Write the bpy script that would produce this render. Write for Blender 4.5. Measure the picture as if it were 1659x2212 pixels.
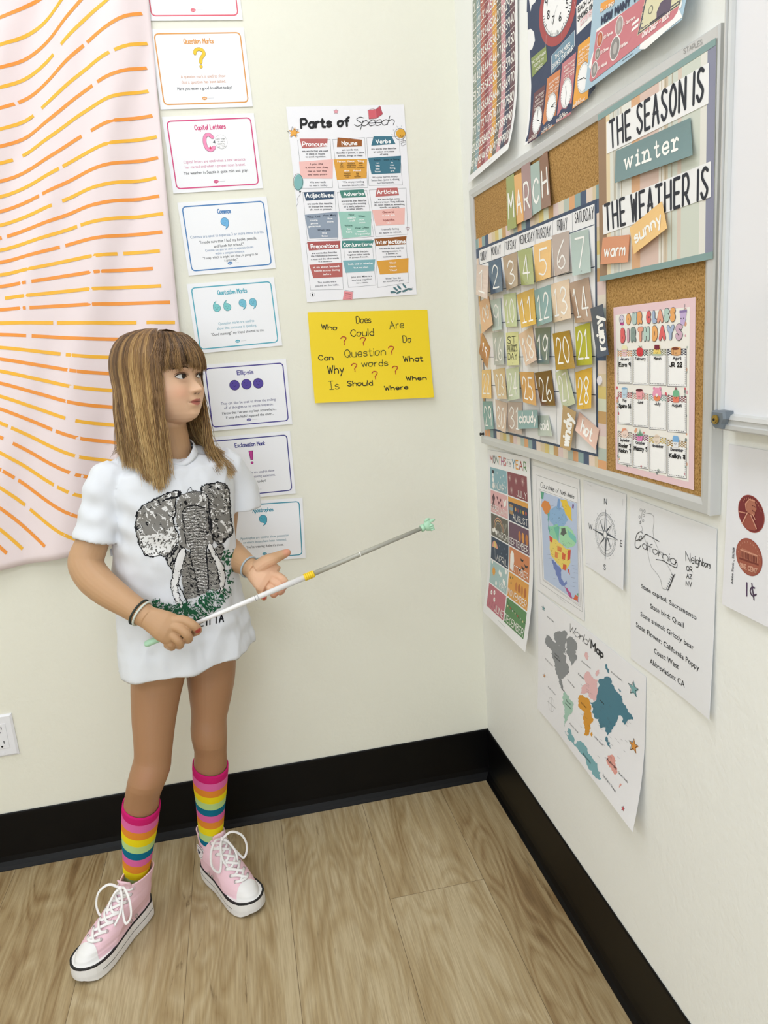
# A classroom corner: a girl with a pointer beside posters, a cork board and a white board.
# World: back wall is the plane y = 0, right wall is the plane x = 0, floor z = 0 (metres).
import bpy, bmesh, math, random
import numpy as np
from mathutils import Vector, Matrix
from mathutils.geometry import tessellate_polygon
from mathutils.bvhtree import BVHTree

for _o in list(bpy.data.objects):
    bpy.data.objects.remove(_o)
SC = bpy.context.scene
COL = SC.collection
rnd = random.Random(7)
rng = np.random.default_rng(7)

# ------------------------------------------------------------------ camera
IMG_W, IMG_H, FPX = 1659, 2212, 1582.694
YAW, PITCH, ROLL = 0.185024, 0.224635, -0.075162
CAM = np.array([-0.607746, -1.862390, 1.270076])


def cam_axes():
    cy, sy, cp, sp, cr, sr = (math.cos(YAW), math.sin(YAW), math.cos(PITCH), math.sin(PITCH), math.cos(ROLL), math.sin(ROLL))
    f = np.array([sy * cp, cy * cp, -sp])
    r = np.array([cy, -sy, 0.0])
    u = np.cross(r, f)
    return np.array([cr * r + sr * u, -sr * r + cr * u, f])


AX = cam_axes()
cd = bpy.data.cameras.new('camera')
cam = bpy.data.objects.new('camera', cd)
COL.objects.link(cam)
cd.sensor_fit = 'VERTICAL'
cd.sensor_height = 36.0
cd.lens = 36.0 * FPX / IMG_H
cd.clip_start = 0.02
cam.matrix_world = Matrix(((AX[0][0], AX[1][0], -AX[2][0], CAM[0]), (AX[0][1], AX[1][1], -AX[2][1], CAM[1]),
                           (AX[0][2], AX[1][2], -AX[2][2], CAM[2]), (0, 0, 0, 1)))
SC.camera = cam

# ------------------------------------------------------------------ light and exposure
SC.view_settings.view_transform = 'Standard'
SC.view_settings.look = 'None'
SC.view_settings.gamma = 1.0
SC.view_settings.use_curve_mapping = False
SC.view_settings.exposure = 0.0
SC.cycles.max_bounces = 8
SC.cycles.diffuse_bounces = 5
SC.cycles.use_denoising = True
world = bpy.data.worlds.new('world')
SC.world = world
world.use_nodes = True
world.node_tree.nodes['Background'].inputs[0].default_value = (0.9, 0.95, 1.0, 1)
world.node_tree.nodes['Background'].inputs[1].default_value = 0.3
ROOM_X0, ROOM_Y0, ROOM_Z = -4.2, -4.6, 2.75
PANELS = [(-0.75, -0.95, 9.0), (-0.75, -3.0, 13.5), (-2.7, -0.95, 12), (-2.7, -3.0, 12.5)]
ADDED_WIN = (-1.75, 1.5, 2.6, 1.3)      # unseen window added behind the camera for fill light: centre x, z, width, height
for px_, py_, pw_ in PANELS:
    ld = bpy.data.lights.new('panel_light', 'AREA')
    ld.shape = 'RECTANGLE'
    ld.size, ld.size_y = 0.58, 1.18
    ld.energy = pw_
    ld.color = (0.915, 0.985, 1.12)
    lo = bpy.data.objects.new('panel_light', ld)
    lo.location = (px_, py_, ROOM_Z - 0.03)
    COL.objects.link(lo)

ld = bpy.data.lights.new('added_window_fill', 'AREA')  # added fill lamp, brightens the lower walls from behind the camera
ld.shape = 'RECTANGLE'
ld.size, ld.size_y = ADDED_WIN[2], ADDED_WIN[3]
ld.energy = 27
ld.color = (0.90, 0.98, 1.10)
lo = bpy.data.objects.new('added_window_fill', ld)
lo.location = (ADDED_WIN[0], ROOM_Y0 + 0.04, ADDED_WIN[1])
lo.rotation_euler = (math.radians(90), 0, 0)
COL.objects.link(lo)


def lin(c):
    c = c / 255.0
    return c / 12.92 if c <= 0.04045 else ((c + 0.055) / 1.055) ** 2.4


def rgb(h):
    return (lin(int(h[0:2], 16)), lin(int(h[2:4], 16)), lin(int(h[4:6], 16)), 1.0)


# ------------------------------------------------------------------ pixel <-> plane
def rays(p):
    p = np.atleast_2d(np.asarray(p, float))
    return ((p[:, :1] - IMG_W / 2) / FPX) * AX[0] - ((p[:, 1:2] - IMG_H / 2) / FPX) * AX[1] + AX[2]


def on_back(p, d=0.0):
    r = rays(p)
    return CAM + r * ((-np.asarray(d) - CAM[1]) / r[:, 1])[:, None]


def on_right(p, d=0.0):
    r = rays(p)
    return CAM + r * ((-np.asarray(d) - CAM[0]) / r[:, 0])[:, None]


def at_y(x, y, Y):
    r = rays((x, y))[0]
    return CAM + r * ((Y - CAM[1]) / r[1])


def at_z(x, y, Z):
    r = rays((x, y))[0]
    return CAM + r * ((Z - CAM[2]) / r[2])


# ------------------------------------------------------------------ materials
MATS = {}


def mat(name, col, rough=0.55, spec=0.4, metal=0.0, bump=None, emit=None, alpha=None, sss=None):
    if name in MATS:
        return MATS[name]
    m = bpy.data.materials.new(name)
    m.use_nodes = True
    nt = m.node_tree
    b = nt.nodes['Principled BSDF']
    c = rgb(col) if isinstance(col, str) else col
    b.inputs['Base Color'].default_value = c
    b.inputs['Roughness'].default_value = rough
    b.inputs['Specular IOR Level'].default_value = spec
    b.inputs['Metallic'].default_value = metal
    if sss:
        b.inputs['Subsurface Weight'].default_value = sss
        b.inputs['Subsurface Radius'].default_value = (0.009, 0.0035, 0.002)
        b.inputs['Subsurface Scale'].default_value = 1.0
    if emit:
        b.inputs['Emission Color'].default_value = c
        b.inputs['Emission Strength'].default_value = emit
    if alpha is not None:
        b.inputs['Alpha'].default_value = alpha
    if bump:
        sc, st, dist = bump
        tc = nt.nodes.new('ShaderNodeTexCoord')
        n = nt.nodes.new('ShaderNodeTexNoise')
        n.inputs['Scale'].default_value = sc
        n.inputs['Detail'].default_value = 3
        bp = nt.nodes.new('ShaderNodeBump')
        bp.inputs['Strength'].default_value = st
        bp.inputs['Distance'].default_value = dist
        nt.links.new(tc.outputs['Object'], n.inputs['Vector'])
        nt.links.new(n.outputs['Fac'], bp.inputs['Height'])
        nt.links.new(bp.outputs['Normal'], b.inputs['Normal'])
    MATS[name] = m
    return m


def ink(h):
    return mat('ink_' + h, h, 0.5, 0.35)


def attr_mat(name, rough=0.6, spec=0.3, sss=None, attr='col', bump=None):
    m = mat(name, 'cccccc', rough, spec, sss=sss, bump=bump)
    nt = m.node_tree
    a = nt.nodes.new('ShaderNodeAttribute')
    a.attribute_name = attr
    nt.links.new(a.outputs['Color'], nt.nodes['Principled BSDF'].inputs['Base Color'])
    return m


# ------------------------------------------------------------------ objects
def link(name, me, parent=None):
    o = bpy.data.objects.new(name, me)
    COL.objects.link(o)
    if parent is not None:
        o.parent = parent
        o.matrix_parent_inverse = parent.matrix_basis.inverted()
    return o


def mesh(name, verts, faces, mats=None, parent=None, smooth=False, mi=None, cols=None):
    me = bpy.data.meshes.new(name)
    verts = np.asarray(verts, float)
    me.from_pydata([tuple(v) for v in verts], [], [tuple(int(i) for i in f) for f in faces])
    for m in (mats if isinstance(mats, (list, tuple)) else [mats]):
        if m:
            me.materials.append(m)
    if mi is not None:
        me.polygons.foreach_set('material_index', np.asarray(mi, np.int32))
    if smooth:
        me.polygons.foreach_set('use_smooth', np.ones(len(me.polygons), bool))
    if cols is not None:
        a = me.color_attributes.new('col', 'FLOAT_COLOR', 'POINT')
        c = np.ones((len(verts), 4), np.float32)
        c[:, :3] = np.asarray(cols)[:, :3]
        a.data.foreach_set('color', c.ravel())
    me.update()
    return link(name, me, parent)


def empty(name, loc, parent=None):
    o = bpy.data.objects.new(name, None)
    COL.objects.link(o)
    o.location = tuple(loc)
    o.empty_display_size = 0.05
    bpy.context.view_layer.update()
    if parent is not None:
        o.parent = parent
    return o


def tag(o, label=None, cat=None, group=None, kind=None):
    for k, v in (('label', label), ('category', cat), ('group', group), ('kind', kind)):
        if v:
            o[k] = v
    return o


class MB:
    """collects boxes, prisms and tubes into one mesh"""

    def __init__(s):
        s.v, s.f, s.mi, s.c = [], [], [], []

    def add(s, v, f, mi=0, col=None):
        k = len(s.v)
        s.v += [tuple(p) for p in v]
        s.f += [tuple(i + k for i in q) for q in f]
        s.mi += [mi] * len(f)
        s.c += [col or (1, 1, 1)] * len(v)

    def box(s, lo, hi, mi=0):
        x0, y0, z0 = lo
        x1, y1, z1 = hi
        s.add([(x0, y0, z0), (x1, y0, z0), (x1, y1, z0), (x0, y1, z0), (x0, y0, z1), (x1, y0, z1), (x1, y1, z1), (x0, y1, z1)],
              [(0, 3, 2, 1), (4, 5, 6, 7), (0, 1, 5, 4), (1, 2, 6, 5), (2, 3, 7, 6), (3, 0, 4, 7)], mi)

    def hexa(s, a, b, mi=0):
        """prism between two quads a (front) and b (back)"""
        s.add(list(a) + list(b), [(0, 1, 2, 3), (7, 6, 5, 4), (0, 4, 5, 1), (1, 5, 6, 2), (2, 6, 7, 3), (3, 7, 4, 0)], mi)

    def tube(s, pts, rad, n=8, mi=0, cap=True, flat=1.0, up=None, closed=False, col=None):
        pts = np.asarray(pts, float)
        m = len(pts)
        rad = np.broadcast_to(np.asarray(rad, float), (m,))
        if closed:
            t = np.roll(pts, -1, 0) - np.roll(pts, 1, 0)
        else:
            t = np.gradient(pts, axis=0)
        t /= np.linalg.norm(t, axis=1)[:, None] + 1e-12
        ref = np.array(up if up is not None else ([0, 0, 1] if abs(t[0][2]) < 0.9 else [0, 1, 0]), float)
        V = []
        for i in range(m):
            a = np.cross(t[i], ref)
            if np.linalg.norm(a) < 1e-6:
                a = np.cross(t[i], [1, 0.3, 0])
            a /= np.linalg.norm(a)
            b = np.cross(a, t[i])
            if up is None:
                ref = b
            for k in range(n):
                q = 2 * math.pi * k / n
                V.append(pts[i] + rad[i] * (math.cos(q) * a + flat * math.sin(q) * b))
        F = []
        for i in range(m if closed else m - 1):
            j = (i + 1) % m
            for k in range(n):
                l = (k + 1) % n
                F.append((i * n + k, i * n + l, j * n + l, j * n + k))
        if cap and not closed:
            F.append(tuple(range(n))[::-1])
            F.append(tuple((m - 1) * n + k for k in range(n)))
        s.add(V, F, mi, col)

    def rings(s, R, mi=0, cap=True, col=None):
        """loft a list of closed rings with equal counts"""
        n = len(R[0])
        V = [p for r in R for p in r]
        F = []
        for i in range(len(R) - 1):
            for k in range(n):
                l = (k + 1) % n
                F.append((i * n + k, i * n + l, (i + 1) * n + l, (i + 1) * n + k))
        if cap:
            F.append(tuple(range(n))[::-1])
            F.append(tuple((len(R) - 1) * n + k for k in range(n)))
        s.add(V, F, mi, col)

    def ball(s, c, r, mi=0, nu=12, nv=8, sc=(1, 1, 1), rot=None):
        R = []
        for j in range(1, nv):
            a = math.pi * j / nv
            R.append([(math.sin(a) * math.cos(2 * math.pi * i / nu), math.sin(a) * math.sin(2 * math.pi * i / nu), -math.cos(a)) for i in range(nu)])
        V = [p for q in R for p in q] + [(0, 0, -1), (0, 0, 1)]
        V = np.array(V) * np.array(sc) * r
        if rot is not None:
            V = V @ np.asarray(rot).T
        V = V + np.array(c)
        F = []
        for i in range(nv - 2):
            for k in range(nu):
                l = (k + 1) % nu
                F.append((i * nu + k, i * nu + l, (i + 1) * nu + l, (i + 1) * nu + k))
        a, b = len(V) - 2, len(V) - 1
        for k in range(nu):
            l = (k + 1) % nu
            F.append((a, l, k))
            F.append((b, (nv - 2) * nu + k, (nv - 2) * nu + l))
        s.add(V, F, mi)

    def build(s, name, mats, parent=None, smooth=False, usecol=False):
        return mesh(name, s.v, s.f, mats, parent, smooth, s.mi, s.c if usecol else None)


def catmull(pts, n=8, closed=False):
    p = np.asarray(pts, float)
    if len(p) < 3:
        return p
    if closed:
        q = np.vstack([p[-1:], p, p[:2]])
    else:
        q = np.vstack([2 * p[0] - p[1], p, 2 * p[-1] - p[-2]])
    out = []
    for i in range(1, len(q) - 2):
        a, b, c, d = q[i - 1:i + 3]
        for t in np.linspace(0, 1, n, endpoint=False):
            out.append(0.5 * (2 * b + (c - a) * t + (2 * a - 5 * b + 4 * c - d) * t * t + (3 * b - a - 3 * c + d) * t ** 3))
    if not closed:
        out.append(p[-1])
    return np.array(out)
# ------------------------------------------------------------------ lettering
# stroke alphabet: two hex digits per point (x, y); baseline y = 4, x-height a, capitals e; '~' marks a curve
STROKES = dict(l.split(' ', 1) for l in '''A 044e84 1878
B 040e ~0e4e6c4a0a ~0a5a775404
C ~7c5e2d09255476
D 040e ~0e4e7b774404
E 7e0e0474 0969
F 7e0e04 0969
G ~7c5e2d0925547679 7949
H 0e04 8e84 0989
I 0e04
J ~6e67542506
K 0e04 7e0974
L 0e0474
M 040e488e84
N 040e848e
O ~4e1c09164476897c4e
P 040e ~0e5e7b5808
Q ~4e1c09164476897c4e 5684
R 040e ~0e5e7b5808 3884
S ~7d4e1d1b4977653406
T 0e8e 4e44
U ~0e07246484878e
V 0e448e
W 0e244c648e
X 0e84 8e04
Y 0e498e 4944
Z 0e8e0484
a ~693a07245467 6a64
b 0e04 ~083a673405
c ~693a073465
d 6e64 ~683a073465
e 0767 ~675a2a07244465
f ~5e3d2b24 0a4a
g ~693a073466 ~6a623001
h 0e04 ~083a6864
i 0a04 0c0d
j ~2a2100 2c2d
k 0e04 5a0754
l 0e04
m 0a04 ~082a4844 ~487a8884
n 0a04 ~083a6864
o ~3a09053456693a
p 0a00 ~083a673405
q 6a60 ~683a073465
r 0a04 ~072a4a
s ~592a0847552405
t ~2d253454 0a4a
u ~0a05245466 6a64
v 0a346a
w 0a244a648a
x 0a64 6a04
y 0a34 6a10
z 0a6a0464
0 ~3e0b0734676b3e
1 0c2e24 0444
2 ~0b2e5d5a04 0464
3 ~0c2e5d5b29 ~2958663405
4 4e0767 4e44
5 6e1e1a ~1a4a674405
6 ~5e1a0634664917
7 0e6e24
8 ~3e0c3966340639 ~396c3e
9 ~6c3e0b386b ~6d6954
. 0405
, 0503
? ~0c2e5d5b3836 3435
! 0e07 0405
: 0405 090a
' 0e0c
" 0e0c 2e2c
- 0949
= 0b4b 0747
$ ~5c2d0b4957352406 3f33
/ 0440
ⓘ 3a34 1a3a 1454 3c3d
ⓝ 2a24 0a2a 0444 ~274a6a7774 5494
ⓡ 2a24 0a2a 0454 ~274a5a69
ⓣ 3d36 ~36354465 1a5a
ⓦ 1a345a749a 0a2a 8aaa'''.split('\n'))


def glyph_strokes(ch):
    out = []
    for st in STROKES.get(ch, '').split():
        sm = st[0] == '~'
        st = st.lstrip('~')
        pts = [(int(st[i], 16), (int(st[i + 1], 16) - 4) / 10.0) for i in range(0, len(st) - 1, 2)]
        pts = np.array(pts, float)
        pts[:, 0] /= 10.0
        if sm and len(pts) > 2:
            cl = np.allclose(pts[0], pts[-1])
            pts = catmull(pts[:-1], 5, True) if cl else catmull(pts, 5)
            if cl:
                pts = np.vstack([pts, pts[:1]])
        out.append(pts)
    return out


GLYPH = {c: glyph_strokes(c) for c in STROKES}
FONT = {}


def font_mesh(body, off):
    cu = bpy.data.curves.new('t', 'FONT')
    cu.body = body
    cu.offset = off
    cu.resolution_u = 3
    ob = bpy.data.objects.new('t', cu)
    COL.objects.link(ob)
    bpy.context.view_layer.update()
    me = bpy.data.meshes.new_from_object(ob.evaluated_get(bpy.context.evaluated_depsgraph_get()))
    v = np.array([p.co[:2] for p in me.vertices]).reshape(-1, 2)
    f = [tuple(p.vertices) for p in me.polygons]
    bpy.data.objects.remove(ob)
    bpy.data.curves.remove(cu)
    bpy.data.meshes.remove(me)
    return v, f


def font_glyph(ch, off):
    k = (ch, off)
    if k not in FONT:
        if ch == ' ':
            FONT[k] = (np.zeros((0, 2)), [], 0.32)
        else:
            v, f = font_mesh(ch, off)
            v2, _ = font_mesh(ch + ch, off)
            FONT[k] = (v, f, float(v2[:, 0].max() - v[:, 0].max()))
    return FONT[k]


def homography(src, dst):
    A = []
    for (x, y), (u, v) in zip(src, dst):
        A.append([x, y, 1, 0, 0, 0, -u * x, -u * y, -u])
        A.append([0, 0, 0, x, y, 1, -v * x, -v * y, -v])
    return np.linalg.svd(np.array(A, float))[2][-1].reshape(3, 3)


def hmap(H, p):
    p = np.atleast_2d(np.asarray(p, float))
    q = np.c_[p, np.ones(len(p))] @ H.T
    return q[:, :2] / q[:, 2:3]


UNIT = [(0, 0), (1, 0), (1, 1), (0, 1)]


class Sheet:
    """a sheet of paper on a wall; everything printed on it becomes ink faces a hair above the paper"""

    def __init__(s, quad, plane, d=0.002, curl=None, paper='f3f3f4', nu=1, nv=1, thick=0.0005, world=None, gloss=None, along_view=False):
        s.along = along_view
        s.plane, s.d, s.curl = plane, d, curl
        s.n = np.array([0, -1.0, 0]) if plane == 'B' else np.array([-1.0, 0, 0])
        if world is not None:
            P = np.asarray(world, float)
            s.world = P
            s.Hw = homography(UNIT, [(p[0], p[2]) if plane == 'B' else (p[1], p[2]) for p in P])
        else:
            s.Hw = None
            P = (on_back if plane == 'B' else on_right)(quad, d)
            s.Hw = homography(UNIT, [(p[0], p[2]) if plane == 'B' else (p[1], p[2]) for p in P])
        s.quad = quad
        if quad is not None:
            s.Hp = homography(quad, UNIT)
        s.W = 0.5 * (np.linalg.norm(P[1] - P[0]) + np.linalg.norm(P[2] - P[3]))
        s.H = 0.5 * (np.linalg.norm(P[3] - P[0]) + np.linalg.norm(P[2] - P[1]))
        s.v, s.f, s.mi, s.mats, s.mk = [], [], [], [], {}
        s.k = 0
        s.lay = 1
        s.cnt = 0
        s.seq = 0
        s.maxl = None if curl is None else 0.02
        if paper:
            m = s.midx(paper if gloss is None else gloss)
            U = [(i / nu, j / nv) for j in range(nv + 1) for i in range(nu + 1)]
            N = len(U)
            A = s.P(np.array(U), 0.0)
            B = s.P(np.array(U), -thick)
            F = []
            w = nu + 1
            for j in range(nv):
                for i in range(nu):
                    a = j * w + i
                    F.append((a, a + w, a + w + 1, a + 1))
                    F.append((N + a, N + a + 1, N + a + w + 1, N + a + w))
            ring = [i for i in range(w)] + [j * w + nu for j in range(1, nv + 1)] + [nv * w + i for i in range(nu - 1, -1, -1)] + [j * w for j in range(nv - 1, 0, -1)]
            for a, b in zip(ring, ring[1:] + ring[:1]):
                F.append((a, b, N + b, N + a))
            s.raw(np.vstack([A, B]), F, m)

    def P(s, uv, h=0.0):
        uv = np.atleast_2d(np.asarray(uv, float))
        q = hmap(s.Hw, uv)
        out = np.zeros((len(uv), 3))
        if s.plane == 'B':
            out[:, 0], out[:, 1], out[:, 2] = q[:, 0], -s.d, q[:, 1]
        else:
            out[:, 0], out[:, 1], out[:, 2] = -s.d, q[:, 0], q[:, 1]
        dd = np.full(len(uv), h)
        if s.curl is not None:
            cu = s.curl(np.clip(uv[:, 0], -.2, 1.2), np.clip(uv[:, 1], -.2, 1.2))
            if s.along:      # corners were measured on the lifted sheet
                out = CAM + (out - CAM) * ((-(s.d + cu) - CAM[0]) / (-s.d - CAM[0]))[:, None]
            else:
                dd = dd + cu
        return out + dd[:, None] * s.n

    def uv(s, p):
        return hmap(s.Hp, p)

    def midx(s, m):
        key = m if isinstance(m, str) else m.name
        if key not in s.mk:
            s.mk[key] = len(s.mats)
            s.mats.append(ink(m) if isinstance(m, str) else m)
        return s.mk[key]

    def raw(s, V, F, mi):
        k = s.k
        s.v.append(np.asarray(V))
        s.f += [tuple(i + k for i in q) for q in F]
        s.mi += [mi] * len(F)
        s.k += len(V)

    def tris(s, uv, F, col, lay=None, step=False):
        """uv points and faces, cut finer where the sheet is curled"""
        uv = np.asarray(uv, float)
        if s.maxl:
            uv = [tuple(p) for p in uv]
            F = [tuple(f) for f in F]
            tri = []
            for f in F:
                for i in range(1, len(f) - 1):
                    tri.append((f[0], f[i], f[i + 1]))
            out = []
            mid = {}
            sz = np.array([s.W, s.H])
            while tri:
                a, b, c = tri.pop()
                e = [(np.linalg.norm((np.array(uv[p]) - uv[q]) * sz), p, q, r) for p, q, r in ((a, b, c), (b, c, a), (c, a, b))]
                L, p, q, r = max(e)
                if L > s.maxl:
                    k = (min(p, q), max(p, q))
                    if k not in mid:
                        mid[k] = len(uv)
                        uv.append(tuple((np.array(uv[p]) + uv[q]) / 2))
                    m = mid[k]
                    tri += [(p, m, r), (m, q, r)]
                else:
                    out.append((a, b, c))
            uv, F = np.array(uv), out
        h = 0.00016 * (s.lay if lay is None else lay)
        s.seq += 1
        h += (s.seq % 40) * 2.2e-6       # later ink lies a hair above earlier ink
        V = s.P(uv, h)
        if step:
            # overlapping pieces of one stroke lie a few microns apart
            off = np.zeros(len(V))
            for f in F:
                s.cnt += 1
                for i in f:
                    off[i] = max(off[i], (s.cnt % 40) * 1.5e-6)
            V = V + off[:, None] * s.n
        s.raw(V, F, s.midx(col))

    def poly(s, pts, col, lay=None, px=False):
        pts = s.uv(pts) if px else np.asarray(pts, float)
        if len(pts) <= 4 and not s.maxl:
            s.tris(pts, [tuple(range(len(pts)))], col, lay)
            return
        T = tessellate_polygon([[Vector((p[0] * s.W, p[1] * s.H, 0)) for p in pts]])
        s.tris(pts, [tuple(t) for t in T], col, lay)

    def rect(s, u0, v0, u1, v1, col, lay=None):
        s.poly([(u0, v0), (u1, v0), (u1, v1), (u0, v1)], col, lay)

    def line(s, pts, w, col, lay=None, px=False, closed=False):
        """round-ended stroke, w in millimetres"""
        pts = s.uv(pts) if px else np.asarray(pts, float)
        sz = np.array([s.W, s.H])
        p = pts * sz
        if closed:
            p = np.vstack([p, p[:1]])
        w = w / 2000.0
        V, F = [], []
        k = 6
        for i in range(len(p)):
            c = len(V)
            V += [p[i] + w * np.array([math.cos(a), math.sin(a)]) for a in np.arange(k) * 2 * math.pi / k]
            F.append(tuple(range(c, c + k)))
            if i + 1 < len(p):
                d = p[i + 1] - p[i]
                L = np.linalg.norm(d)
                if L < 1e-9:
                    continue
                nn = np.array([-d[1], d[0]]) / L * w
                c = len(V)
                V += [p[i] + nn, p[i] - nn, p[i + 1] - nn, p[i + 1] + nn]
                F.append((c, c + 1, c + 2, c + 3))
        s.tris(np.array(V) / sz, F, col, lay, True)

    def disc(s, c, r, col, lay=None, px=False, n=16, ry=None, ring=None):
        """r in mm (ry optional); ring = line width in mm for an outline"""
        c = s.uv([c])[0] if px else np.array(c, float)
        ry = r if ry is None else ry
        pts = [(c[0] + r / 1000 / s.W * math.cos(a), c[1] + ry / 1000 / s.H * math.sin(a)) for a in np.arange(n) * 2 * math.pi / n]
        if ring:
            s.line(pts, ring, col, lay, closed=True)
        else:
            s.poly(pts, col, lay)

    def rrect(s, u0, v0, u1, v1, r, col, lay=None, line=None):
        """rounded rectangle, r in mm; line = outline width in mm"""
        rx, ry = r / 1000 / s.W, r / 1000 / s.H
        pts = []
        for cx, cy, a0 in ((u1 - rx, v0 + ry, -90), (u1 - rx, v1 - ry, 0), (u0 + rx, v1 - ry, 90), (u0 + rx, v0 + ry, 180)):
            for a in (0, 30, 60, 90):
                t = math.radians(a0 + a)
                pts.append((cx + rx * math.cos(t), cy + ry * math.sin(t)))
        if line:
            s.line(pts, line, col, lay, closed=True)
        else:
            s.poly(pts, col, lay)

    def text(s, t, box, col, w=None, bold=0.0, lay=None, px=False, hand=0.0, gap=0.22, align=None, slant=0.0):
        """box = (u0, v0, u1, v1) or 4 corners; capitals reach from top to bottom of the box.
        w = stroke width in mm (stroke alphabet); w None = outline font. align c/l: keep natural width inside the box"""
        q = [(box[0], box[1]), (box[2], box[1]), (box[2], box[3]), (box[0], box[3])] if len(box) == 4 and not hasattr(box[0], '__len__') else list(box)
        if px:
            q = s.uv(q)
        q = np.asarray(q, float)
        bw = np.linalg.norm((q[1] - q[0]) * [s.W, s.H])
        bh = np.linalg.norm((q[3] - q[0]) * [s.W, s.H])
        if w is None and bold >= .015:
            w = bh * 1000 * (.15 + 1.7 * bold)
            gap = .26
        x = 0.0
        items = []
        if w is None:
            for ch in t:
                v, f, adv = font_glyph(ch, bold)
                if len(v):
                    items.append((v / 0.729 + [x, 0], f))
                x += adv / 0.729
            tot = x
        else:
            for ch in t:
                if ch == ' ':
                    x += 0.62
                    continue
                G = GLYPH.get(ch)
                if not G:
                    continue
                wd = max(g[:, 0].max() for g in G)
                for g in G:
                    g = g.copy()
                    if hand:
                        g = g + rng.normal(0, hand, (1, 2)) * [0.6, 1] * 0.5
                    g[:, 0] += x + slant * g[:, 1]
                    items.append((g, None))
                x += wd + gap
            tot = max(x - gap, 0.05)
        sx = 1.0 / tot
        x0 = 0.0
        if align:
            nat = tot * bh / bw
            if nat < 1:
                sx = bh / bw
                x0 = (1 - nat) / 2 if align == 'c' else 0.0
        Hq = homography(UNIT, q)
        if w is None:
            V, F = [], []
            for v, f in items:
                k = len(V)
                m = hmap(Hq, np.c_[x0 + v[:, 0] * sx, 1 - v[:, 1]])
                V += list(m)
                F += [tuple(i + k for i in g) for g in f]
            if V:
                s.tris(V, F, col, lay)
        else:
            for g, _ in items:
                s.line(hmap(Hq, np.c_[x0 + g[:, 0] * sx, 1 - g[:, 1]]), w, col, lay)

    def build(s, name, label, cat, group=None, smooth=None):
        me = mesh(name, np.vstack(s.v), s.f, s.mats, None, False, s.mi)
        return tag(me, label, cat, group)
# ------------------------------------------------------------------ the room
def wall_mat(name, col):
    m = mat(name, col, 0.6, 0.25)
    nt = m.node_tree
    b = nt.nodes['Principled BSDF']
    tc = nt.nodes.new('ShaderNodeTexCoord')
    n1 = nt.nodes.new('ShaderNodeTexNoise')
    n1.inputs['Scale'].default_value = 95
    n1.inputs['Detail'].default_value = 4
    n2 = nt.nodes.new('ShaderNodeTexNoise')
    n2.inputs['Scale'].default_value = 14
    n2.inputs['Detail'].default_value = 3
    ad = nt.nodes.new('ShaderNodeMath')
    ad.operation = 'MULTIPLY_ADD'
    ad.inputs[1].default_value = 1.4
    bp = nt.nodes.new('ShaderNodeBump')
    bp.inputs['Strength'].default_value = 0.35
    bp.inputs['Distance'].default_value = 0.0022
    for a, c in ((tc.outputs['Object'], n1.inputs['Vector']), (tc.outputs['Object'], n2.inputs['Vector']), (n1.outputs['Fac'], ad.inputs[2]),
                 (n2.outputs['Fac'], ad.inputs[0]), (ad.outputs[0], bp.inputs['Height']), (bp.outputs['Normal'], b.inputs['Normal'])):
        nt.links.new(a, c)
    return m


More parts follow.
